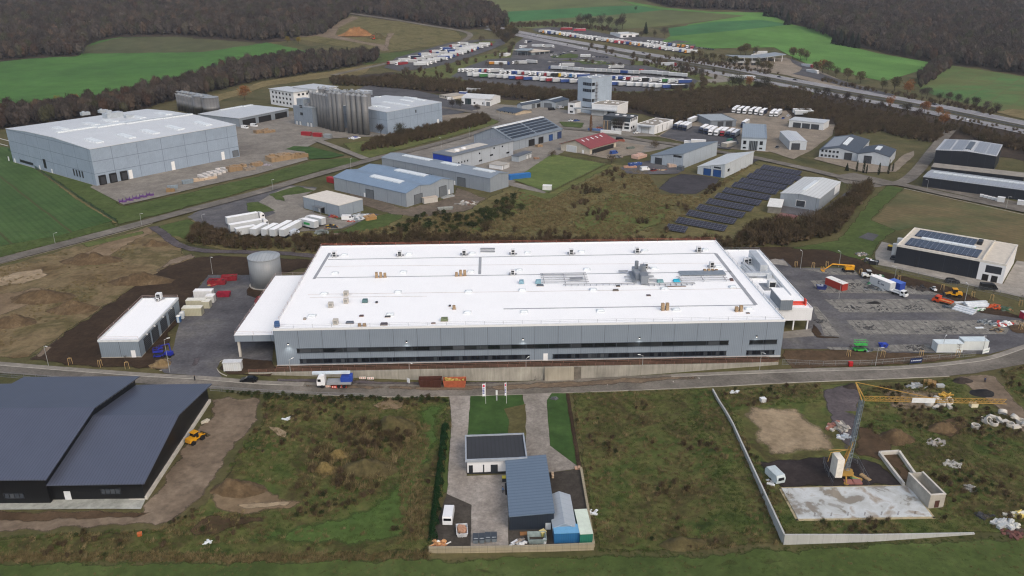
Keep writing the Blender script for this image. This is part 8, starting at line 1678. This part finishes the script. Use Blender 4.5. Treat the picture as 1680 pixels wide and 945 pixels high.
b.obj('counterweights',paint('#d9d6cc',.8),r);b=MB();[b.tube(Vector((-1.4,y,2)),T0.lerp(T1,.42)+Vector((0,y*.3,0)),.14,6)for y in(-.7,.7)];[b.tube(Vector((-1.0,y,3)),T0.lerp(T1,.38)+Vector((0,y*.3,0)),.09,6)for y in(-.4,.4)];e=Vector((-4.2,.4,6.4));[b.tube(T0.lerp(T1,.3),e+Vector((0,y,0)),.08,5)for y in(-.5,.5)];b.tube(e+Vector((0,-.5,0)),e+Vector((-.3,-.5,-2.2)),.08,5);b.obj('back_stay',M_YEL,r)
# slab and walls under construction
P=[G(*q)for q in((1282,803),(1490,799),(1529,849),(1309,853))];z0=P[0].z;o=P[3];r=thing('floor_slab','wet white blotched concrete floor slab of a building begun','floor slab',o)
m,nt,n,l,bs=_new('wet_slab');ge=N(nt,'ShaderNodeNewGeometry');f=noise_(nt,ge.outputs['Position'],.2,4,.55,.3);col=ramp(nt,f,[(.4,C('#857f74')),(.46,C('#a9adab')),(.56,C('#bcc2c4')),(.66,C('#968f84'))]);l.new(col,bs.inputs['Base Color']);rr=ramp(nt,f,[(.44,(.15,)*3+(1,)),(.5,(.8,)*3+(1,))]);l.new(rr,bs.inputs['Roughness'])
b=MB();b.prism([(p.x-o.x,p.y-o.y)for p in(P[3],P[2],P[1],P[0])],-.4,.35);b.obj('slab',m,r);b=MB();Q=[p-o for p in P];cen=sum(Q,Vector())/4
for a,c in zip(Q,Q[1:]+Q[:1]):
    d=Vector((c.x-a.x,c.y-a.y,0)).normalized();nn=Vector((d.y,-d.x,0));nn=nn if(a-cen).dot(nn)>0 else-nn;a2,c2=a-d*.5,c+d*.5;b.hexa([a2+Vector((0,0,-.4)),c2+Vector((0,0,-.4)),c2+nn*.5+Vector((0,0,-.4)),a2+nn*.5+Vector((0,0,-.4)),a2+Vector((0,0,.2)),c2+Vector((0,0,.2)),c2+nn*.5+Vector((0,0,.2)),a2+nn*.5+Vector((0,0,.2))])
b.obj('insulation_edge',paint('#a3987a',.9,var=.2),r);b=MB()
for k in range(1,8):p=Q[3].lerp(Q[2],k/8)+Vector((0,.6,.3));[b.tube(p+Vector((i*.12,0,0)),p+Vector((i*.12,0,.9)),.025,4)for i in range(3)]
b.obj('starter_bars',paint('#5a4a42',.8),r)
b1,b2,b3=G(1494,797),G(1522,835),G(1547,833);ux_=(b3-b2).normalized();Lb,Db=(b3-b2).length,(b1-b2).length;r=thing('concrete_shaft','grey open topped concrete basement box beside the slab','structure',b2,math.atan2(ux_.y,ux_.x));b=MB();H_=hfrom((1522,835),(1522,813))
b.box(0,Lb,0,.3,-.3,H_);b.box(0,Lb,Db-.3,Db,-.3,H_);b.box(0,.3,.301,Db-.301,-.3,H_);b.box(Lb-.3,Lb,.301,Db-.301,-.3,H_);b.obj('walls',M_CONC,r);b=MB();b.box(Lb*.38,Lb*.68,-.03,.02,.2,1.9);b.obj('door_opening',paint('#4a2f28',.9),r);b=MB();b.box(-.06,Lb+.06,-.06,.36,H_+.005,H_+.12);b.box(-.06,.36,.361,Db,H_+.005,H_+.12);b.box(Lb-.36,Lb+.06,.361,Db,H_+.005,H_+.12);b.obj('ring_beam',M_CONCL,r)
wall_line('foundation_wall','U shaped low concrete foundation wall behind the basement box',[(1482,799),(1442,747),(1474,745),(1500,782)],1.0,.5,M_CONCL)
trailerbox=thing('site_trailer','grey white rounded site trailer at the left of the crane','trailer',G(1280,796),R(105));b=MB();b.profy([(0,.5),(4.2,.5),(4.3,1.6),(3.9,2.3),(.3,2.3),(-.1,1.6)],-1.05,1.05);b.obj('body',paint('#b9c6ca',.4),trailerbox);b=MB();[b.wheel(2.1,y,.33,.2)for y in(-.95,.95)];b.tube((-.1,0,.5),(-1.3,0,.4),.06,5);b.obj('wheels',M_RUBBER,trailerbox);b=MB();b.box(-.12,-.08,-.7,.7,1.2,1.9);b.obj('window',M_GLASS,trailerbox)
heap((1265,790),1.8,.3,['#d8dcde','#c5cacc'],'white sheeting lying beside the site trailer',24,8,name='sheeting',cat='sheeting');container((1249,662),1.3,1.1,1.1,10,'#d9dde0','small white tank box on the crane plot edge',cat='tank');stack((1387,796),3.6,1.6,.6,-4,'#a3706a','reddish wooden shutter panels on the slag ground',(2,1));stack((1430,789),2.6,1.0,.5,115,'#bb9f74','small timber pile right of the crane',(2,1));stack((1414,792),2.8,1.2,.5,110,'#7fae7a','greenish formwork by the fence right of the crane',(3,1))
heap((1376,702),2.6,1.4,['#9a9790','#b9b6ae','#9c6f62','#7d7b76'],'pallets of grey bricks beside the gravel drive',25,22,cat='brick pallets',name='brick_pallets',s0=.4,s1=.8);heap((1386,718),1.6,1.2,['#a9b4be','#bcc0c4','#8d9298'],'white wrapped pallets beside the crane stay',26,10)
rn=random.Random(9)
def rings(lst,grp,cat='concrete ring'):
    for i,(q,kind)in enumerate(lst):
        r=thing('concrete_ring' if kind<2 else 'concrete_block',('grey concrete ring' if kind<2 else 'pale concrete block')+', %s from left %s'%(ORD[i+1],grp),'concrete ring' if kind<2 else 'concrete block',G(*q),rn.uniform(0,3),'concrete pieces '+grp);b=MB()
        if kind<2:
            N_=14;R0,R1,z1=1.0,.78,.9
            for k in range(N_):
                a,c=2*math.pi*k/N_,2*math.pi*(k+1)/N_;ca,sa,cc_,sc_=math.cos(a),math.sin(a),math.cos(c),math.sin(c);b.face([(R0*ca,R0*sa,0),(R0*cc_,R0*sc_,0),(R0*cc_,R0*sc_,z1),(R0*ca,R0*sa,z1)]);b.face([(R1*cc_,R1*sc_,0),(R1*ca,R1*sa,0),(R1*ca,R1*sa,z1),(R1*cc_,R1*sc_,z1)]);b.face([(R0*ca,R0*sa,z1),(R0*cc_,R0*sc_,z1),(R1*cc_,R1*sc_,z1),(R1*ca,R1*sa,z1)])
            o=b.obj('ring',M_CONCL,r);o.rotation_euler.x=.9 if kind else 0;o.location.z=.5 if kind else 0
        else:b.hexa([(-1.2,-.5,0),(1.2,-.5,0),(1.2,.5,0),(-1.2,.5,0),(-1.2,-.4,.7),(.4,-.4,.9),(.4,.4,.9),(-1.2,.4,.7)]);b.obj('block',M_CONCL,r)
rings([((1600,702),0),((1612,690),2),((1618,694),1),((1626,686),2),((1630,697),0),((1638,690),2),((1644,682),1),((1649,694),2),((1656,699),0),((1662,690),1),((1668,702),2),((1674,694),0),((1680,703),1)],'in the heap at the right edge');rings([((1524,664),0),((1535,660),1),((1537,670),2),((1544,665),0),((1554,661),1),((1556,668),2)],'in the group beneath the jib')
heap((1502,634),2.6,.9,['#92989c','#a5a9ac','#7f8488'],'grey pipe bends and stones behind the jib',28,16);stack((1514,632),3,2,1.3,-30,'#a3834f','wooden trestle pile behind the crane jib',(3,1));container((1537,637),2,1,.7,0,'#a9aeb0','small grey slab pile behind the jib',cat='slab pile');heap((1549,648),1.6,.5,['#c9a648','#b08a3c'],'yellow timber pieces behind the jib',29,10)
heap((1652,862),2.5,1.3,['#b9bdbe','#a9afb2','#c3c4be'],'white tarpaulin covered heap at the lower right edge',31,18,s0=.4,s1=.8);heap((1670,849),1.8,1.4,['#cdbb6a','#d5d3c4'],'yellowish bales behind the white tarpaulin heap',32,8,s0=.5,s1=.9);heap((1664,874),2.4,.5,['#5a3a36','#6d4a44','#4a3f3a'],'dark red timber before the white tarpaulin heap',33,14)
heap((1563,762),2.0,.4,['#94958f','#a5a59f'],'pale rubble strip right of the foundation wall',34,18);heap((1590,803),1.6,.5,['#8a8a86','#a0a09a'],'grey stone patch in the scrub at right',35,20);heap((1535,727),2.0,.4,['#8d8a86','#a09c98'],'grey gravel patch below the jib',36,20);heap((1613,848),2.2,.4,['#33353a','#43464a'],'dark plastic sheet near the lower right heap',37,8)
for q,ds in(((342,890),'white plastic bag lying in the scrub at the bottom left'),((473,688),'white bags in the scrub below the road'),((970,842),'white plank beside the plot wall'),((1205,644),'pale plastic sheet at the road edge of the mixed field')):heap(q,.9,.25,['#dfe6ea','#cfd6da'],ds,int(q[0]),5,name='litter_bag',cat='litter')
container((226,882),.8,.6,.7,20,'#b8653a','small orange box hidden in the scrub below the apron',cat='box');loader((322,724),60,'#d59a1c','yellow construction machine parked beside the black hall','#4a4436','c',.95);heap((338,692),1.2,.4,['#c9c4b6','#b7b2a5'],'pale slabs stacked beside the black hall wall',41,6)
# --- house plot things
tr=skip((749,884),2.3,3.2,1.1,4,'#c6c9cc','open trailer loaded with rubbish beside the white van',('#b08a72',12));heap((722,894),1.9,.8,['#b5835a','#c99a6c','#dfe0dc','#a06a48'],'broken timber and white board pile in the plot corner',42,20)
for i,(q,ds)in enumerate((((776,894),'left pair of dark grey wheeled waste containers'),((796,892),'right pair of dark grey wheeled waste containers'))):
    r=thing('waste_container',ds+' at the front wall','waste container',G(*q),0);b=MB();[b.hexa([(x+.1,.1,.2),(x+1.0,.1,.2),(x+1.0,1.9,.2),(x+.1,1.9,.2),(x,0,1.1),(x+1.1,0,1.1),(x+1.1,2.0,1.1),(x,2.0,1.1)])for x in(0,1.2)];b.obj('body',paint('#6d7880'),r);b=MB();[b.box(x-.03,x+1.13,-.05,2.05,1.11,1.2)for x in(0,1.2)];b.obj('lid',paint('#3f464e'),r);b=MB();[b.box(x+.15,x+.95,.3,.42,1.201,1.25)for x in(0,1.2)];b.obj('handle',paint('#a5adb2'),r);b=MB();[b.wheel(x,y,.1,.1)for x in(.2,.9,1.4,2.1)for y in(.3,1.7)];b.obj('wheels',M_RUBBER,r)
ts=Bld('storage_tent','light grey gabled storage tent beside the workshop','tent',(908,866),(944,864.5),(941,813),h=2.4,wall=paint('#8d9aa6',.6),roof=clad('#a8b3bd',0,1.6,seam='#8b96a1',w=.1,rib=0,streak=.06),axis='v',rise=.9,over=.2)
container((909,893),6.1,2.6,2.5,1,'#2f6ea3','bright blue container at the front wall of the plot','#6aa3cc');container((972,893),7.6,2.5,2.5,92,'#2f7a68','green container with a pale roof at the plot corner','#c9d6c9')
skip((866,895),3.7,2.6,1.3,0,'#8b9a9a','grey steel trough behind the workshop');heap((852,893),1.5,.9,['#d5d8da','#8d8378','#6a6f74'],'white appliance and scrap behind the workshop',44,14);stack((853,880),1.5,1.0,.5,0,'#a87a4e','small wooden pallet behind the workshop',(1,1));container((889,883),1.1,1.0,1.1,30,'#b5b06a','yellowish crate beside the grey trough','#cfc38a',cat='crate');r=thing('drum','white drum beside the blue container','drum',G(893.5,892));MB().cyl(0,0,0,1.1,.35,14).obj('body',paint('#cfd5d9'),r);b=MB();b.cyl(0,0,1.1,1.16,.3,14);b.obj('lid',paint('#b9c0c4'),r)
container((824,792),.9,.9,1.1,0,'#3a3f45','yellow lidded bin at the workshop wall','#cfc04a',cat='bin');container((829,813),.8,2.2,1.5,0,'#1d1f23','black cabinet against the workshop wall',cat='cabinet');stack((943,772),1.4,1.1,.6,0,'#c9a58a','pinkish pallet at the end of the right drive',(2,1));stack((905,786),.6,1.4,1.1,0,'#cdb9a0','tall pale pack at the workshop corner',(1,2))
heap((911,655),1.3,1.0,['#4a4d50','#5d6064'],'dark boulder on the narrow lawn',47,5,name='boulder',cat='boulder')
# --- yards of the estate
for i,(q,L,W,H,d_,c,n,ds)in enumerate((((377,284),10,5,3.2,40,'#9f8769',(5,2),'large wooden crate stack beside the warehouse yard edge'),((403,282),6,4,2.2,40,'#9c9184',(4,2),'greyish pallet stack right of the large crate stack'),((414,276),7,4,2.6,45,'#9f8769',(4,2),'wooden pallet stack before the scrap metal'),((446,268),15,8,3.6,40,'#a38b6c',(6,3),'biggest wooden crate stack at the lawn corner'),((484,262),9,5,3,42,'#988162',(4,2),'wooden crate stack at the right end by the lawn'),((273,317),4,3,2,20,'#937a58',(2,2),'small wooden crate stack beside grey skips'),
        ((421,220.5),10,5,2.6,40,'#9f8769',(5,2),'wooden pallets before the long shed'),((434,220),8,4,2.4,40,'#9f8769',(4,2),'second wooden pallets before the long shed'),((314,301),14,3,1.6,42,'#cfb9a0',(6,2),'long low packs of timber on the yard'),((895,227),6,4,3,45,'#9f8769',(3,2),'wooden crates at the front of the solar hall'),((906,224),7,4,3.2,45,'#9a8363',(4,2),'taller wooden crates right of the others at the solar hall'),((866,240),5,4,2,45,'#94785a',(3,2),'brown pallets before the solar hall gates'),((882,242),4,3,1.6,30,'#a38b6c',(3,1),'tan pallets on the round island'),((878,262),3,2,1.2,30,'#987a64',(2,2),'brown pallets beside the flat shed'),
        ((1047,262),9,5,2.2,45,'#d9b5a5',(5,2),'pink white wrapped bundles beside the sloped grey hall'),((1024,277),7,3,1.2,0,'#c79a82',(5,2),'reddish material row in the sloped hall yard'),((1097,276),5,3,2.4,10,'#c9b2a2',(3,2),'pale crates against the sloped grey hall'),((1012,233),5,2,1.3,0,'#9a5a48',(3,1),'red brown pallets behind the red roofed hall'),((601,363),5,3.5,2.0,30,'#b58f5c',(3,2),'tan boards at the end of the wrapped pile'))):stack(q,L,W,H,d_,c,ds,n,seed=i)
for i in range(6):stack((336+i*7.4,296-i*2.6),2.0,9,1.7,42,'#dcd8d4','white wrapped pack on the warehouse yard, %s from left'%ORD[i+1],(1,4),group='white wrapped packs',seed=i)
skip((275,312),5,2.4,1.8,20,'#7f8d98','grey skip near the small wooden crate stack');skip((300,304),5.5,2.4,2.2,30,'#7f8d98','grey skip left of the timber packs',('#8f98a0',4));heap((438,272),3,1.5,['#8f8a94','#6a6870','#a09ca4'],'scrap metal between the wooden stacks',51,24)
for i in range(10):
    r=thing('steel_rack','purple steel stacking rack, %s from left at the yard corner'%ORD[i+1],'rack',G(196+i*5.6,333.5-i*1.35+(i%2)*1.5),R(20),'purple steel racks');b=MB()
    for x in(0,1.6):[b.tube((x,y,0),(x,y,1.9),.09,5)for y in(0,1.4)];[b.tube((x,0,z),(x,1.4,z),.08,5)for z in(.3,1.1)]
    [b.tube((0,y,z),(1.6,y,z),.08,5)for y in(0,1.4)for z in(.3,1.1)];b.box(0,1.6,0,1.4,.32,.4);b.obj('frame',paint('#5a3478',.5),r);b=MB();b.box(.2,1.4,.2,1.2,.41,1.0);b.obj('load',paint('#6b4a86'),r)
for q,L,d_,c,ds in(((494,223),7,-20,'#9c2a34','red container left of the pair before the silos'),((513,225),6,-20,'#9c2a34','red container right of the pair before the silos'),((531,227),5,-20,'#8f979d','grey container right of the red pair'),((536,299),6,-40,'#a32a32','red container behind the twin gable hall'),((836,296),12,20,'#2a6cb0','blue container at the lawn beside the long hall')):container(q,L,2.5,2.6,d_,c,ds)
heap((581,227),4,1.5,['#dfe3e6','#4a5aa0','#b9bec2'],'white and blue bundles before the steel silos',53,24,s1=.9);container((890,313),4.4,2.2,2.6,-12,'#e3e6e8','white caravan box at the lower lawn corner',cat='caravan');container((696,335),7,2.6,2.6,28,'#c9c6c0','rust stained white container at the twin gable hall','#b5aa9e');stack((727,327),7,2,.9,40,'#a9aeb0','flat grey steel pile beside the stained container',(3,1));skip((719,346),7,2.4,1.1,12,'#8f9492','long grey trough below the twin gable hall');heap((768,334),5.5,1.0,['#9a9994','#7d7c78','#6a5548','#b9b8b4'],'concrete ring rubble on the waste ground',55,34,s1=.9)
heap((592,358),6.5,3.0,['#9fa5a9','#c9ced2','#7a8288','#dfe2e4'],'grey and white plastic wrapped pile beside the cream roofed store',56,44,s0=.5,s1=1.3);heap((543,373),3.6,1.4,['#23262a','#3a3f45','#7a3a34','#c0a23a'],'dark scrap cars and parts below the cream roofed store',57,26);heap((529,382),3.0,1.3,['#6f7878','#828a88'],'grey tarpaulin dome beside the lawn strip',58,10,s0=.6,s1=1.0);stack((543,388),6,2.4,.8,8,'#8a6f60','rusty flat trailer bed on the lawn strip',(1,1));heap((548,356),3.2,.9,['#8d3a34','#2e5a9a','#3a3f45','#a9734a'],'mixed bins before the cream roofed store',59,18);heap((575,364),2,.8,['#a04a3c','#c9ced2'],'red and white parts before the white van',60,12)
heap((1010,258),5,1.4,['#6f7478','#a0a4a6','#8d8378','#3f4448'],'machine parts along the red roofed hall',61,34,s1=.9);heap((975,254),4,1.0,['#7d7a74','#8d8a84','#4a4c50'],'stone and metal scraps along the lawn fence',62,30);skip((1030,246),5,2.2,1.4,20,'#66706a','green grey skip in the red roofed hall yard');skip((1033,274),8,2.4,1.8,20,'#31508f','blue skip in the sloped grey hall yard',('#b9c0c8',6));heap((1085,280),4,1.0,['#a9987f','#6a665f','#8d4a38'],'brown scraps before the sloped grey hall',63,26);container((1110,280),3,3,2.4,-40,'#59626a','dark shed box at the corner of the sloped grey hall',cat='shed')
container((1133,238),9,2.8,3.2,-18,'#e3e6e8','white container at the depot gate');container((1122,237),4,2.4,2.0,-18,'#dfe3e5','smaller white box left of the depot gate container');container((1192,243),10,4,2.6,38,'#b9b4a8','pale long bin shelter beside the depot office','#cfcac0',cat='shelter');container((1196,236),4,2,2.6,40,'#3c7a6a','green container behind the bin shelter');container((985,219),14,1.2,2.2,-22,'#e0e4e6','white wall panels along the estate road');container((964,215),11,1.2,1.8,-22,'#5a78a8','blue wall panels along the estate road')
boom((613,65),200,'#b8442c','orange excavator like machine beside the sand heap',True)
# --- loose things on the factory roof
def rthing(px,py,name,label,cat,parts,rz=0.0,group=None):
    x,y=FAC.rxy(px,py);p=FAC.world(x,y,FAC.h+FAC.th+.005);r=thing(name,label,cat,p,rz,group)
    for nm,bb,mt in parts:bb.obj(nm,mt,r)
def crates(n,h,sp=1.3,seed=1):
    b=MB();rn=random.Random(seed)
    for k in range(n):hh=h*rn.uniform(.6,1.1);b.box(k*sp-.42,k*sp+.42,-.42,.42,.12,hh*.9)
    p=MB();[p.box(k*sp-.55,k*sp+.55,y-.06,y+.06,0,.119)for k in range(n)for y in(-.4,.4)];return[('goods',b,M_WOODL),('pallet',p,M_WOOD)]
for i,(px,py,n,h,ds)in enumerate(((618,455.5,3,1.9,'wooden crates on the roof, left of the two rear groups'),(749,453,3,2.1,'wooden crates on the roof, right of the two rear groups'),(1087,509,2,2.2,'pair of tall wooden crates at the front roof walkway'),(1208,511,2,2.2,'wooden crates near the front right roof corner'),(590,535.5,2,1.3,'tan crates at the front roof edge'),(745,507,1,1.3,'single crate in the middle front of the roof'),(1156,446,4,1.0,'wooden crates behind the steel roof platform'))):rthing(px,py,'roof_crates',ds,'crates',crates(n,h,seed=i),.1)
for i,(px,py,ds)in enumerate(((568,485,'rear grey ventilation cube on the left of the roof'),(568,497,'middle grey ventilation cube on the left of the roof'),(543,503.5,'leftmost grey ventilation cube on the roof'),(551,531.5,'grey ventilation cube nearest the front roof edge'))):
    b=MB();b.box(-.7,.7,-.7,.7,.15,1.4);c=MB();[c.box(-.6,.6,y,y+.15,0,.149)for y in(-.55,.4)];d=MB();d.box(-.45,.45,-.73,-.701,.4,1.2);rthing(px,py,'ventilation_cube',ds,'ventilation unit',[('case',b,paint('#b9b6ae')),('skid',c,M_WOOD),('grille',d,paint('#8d8c88'))])
def pack(px,py,w,d,h,col,label,cat='wrapped pack',name='wrapped_pack'):
    b=MB();b.hexa([(-w/2,-d/2,.12),(w/2,-d/2,.12),(w/2,d/2,.12),(-w/2,d/2,.12),(-w*.45,-d*.4,h),(w*.42,-d*.44,h*.9),(w*.46,d*.42,h),(-w*.4,d*.45,h*.95)]);c=MB();[c.box(-w/2,w/2,y*d-.08,y*d+.08,0,.119)for y in(-.4,.4)];rthing(px,py,name,label,cat,[('cover',b,paint(col,.6,var=.15,scale=2)),('pallet',c,M_WOOD)])
for a in((855.5,465,1.5,1.5,1.1,'#7ba0b0','left pale blue wrapped pack behind the roof pipe rack'),(883,465,1.8,1.5,1.2,'#7ba0b0','right pale blue wrapped pack beside the roof pipe rack'),(1083,463,2.0,1.5,.8,'#6f9aa0','grey teal pack between plant and platform on the roof'),(1110,462,2.2,1.5,.7,'#22a8c8','bright turquoise pack on the roof'),(599,496,1.6,1.4,1.0,'#4f6d70','dark green pack with a crate on the left of the roof'),(729,526,2.0,1.4,.9,'#6a7458','green tarpaulin pack near the front roof edge'),(455,536.5,1.3,1.2,1.7,'#3a5a88','blue cabin box at the left front roof corner'),(630,533,2.0,1.0,.6,'#4a4248','dark goods at the front roof edge'),(574,530.5,2.2,.9,.6,'#5d6570','grey tool bundle at the front left of the roof'),(593,519,1.2,.8,.4,'#54444a','small dark bundle behind the tan crates'),(636,520,1.6,.8,.3,'#3a3d44','black mat beside a roof light'),(618,497,.7,.6,.5,'#3f434a','small dark box in the middle left of the roof'),(738,502.5,.7,.6,.4,'#3a3d44','small dark bag beside the single crate'),(1064,485,1.3,1.0,.25,'#4a444c','dark mat right of the pipe rack'),(1010,477,1.8,.7,.5,'#5d5a58','brown grey bundle before the pipe rack'),(886,469,2.2,.9,.4,'#4d5a66','dark blue grey bundle under the pipe rack'),(1014,470,1.2,.7,.5,'#3a3f45','black bundle on the front pipe rack'),(1171,446.5,2.0,1.2,.5,'#22252a','black drums on the steel roof platform'),(1200,460,1.0,1.4,.6,'#5a4444','dark reddish tool heap right of the platform'),(1227,514,1.0,.7,.2,'#3a3a40','dark mat near the front right roof corner'),(711,531,1.2,.5,.3,'#6a5a58','brown bundle at the front roof edge'),(500,524,.8,.7,.5,'#8d8a84','grey bucket near the left front of the roof'),(1108,470,6.5,.6,.15,'#55585e','long dark strip of membrane before the platform')):pack(*a)
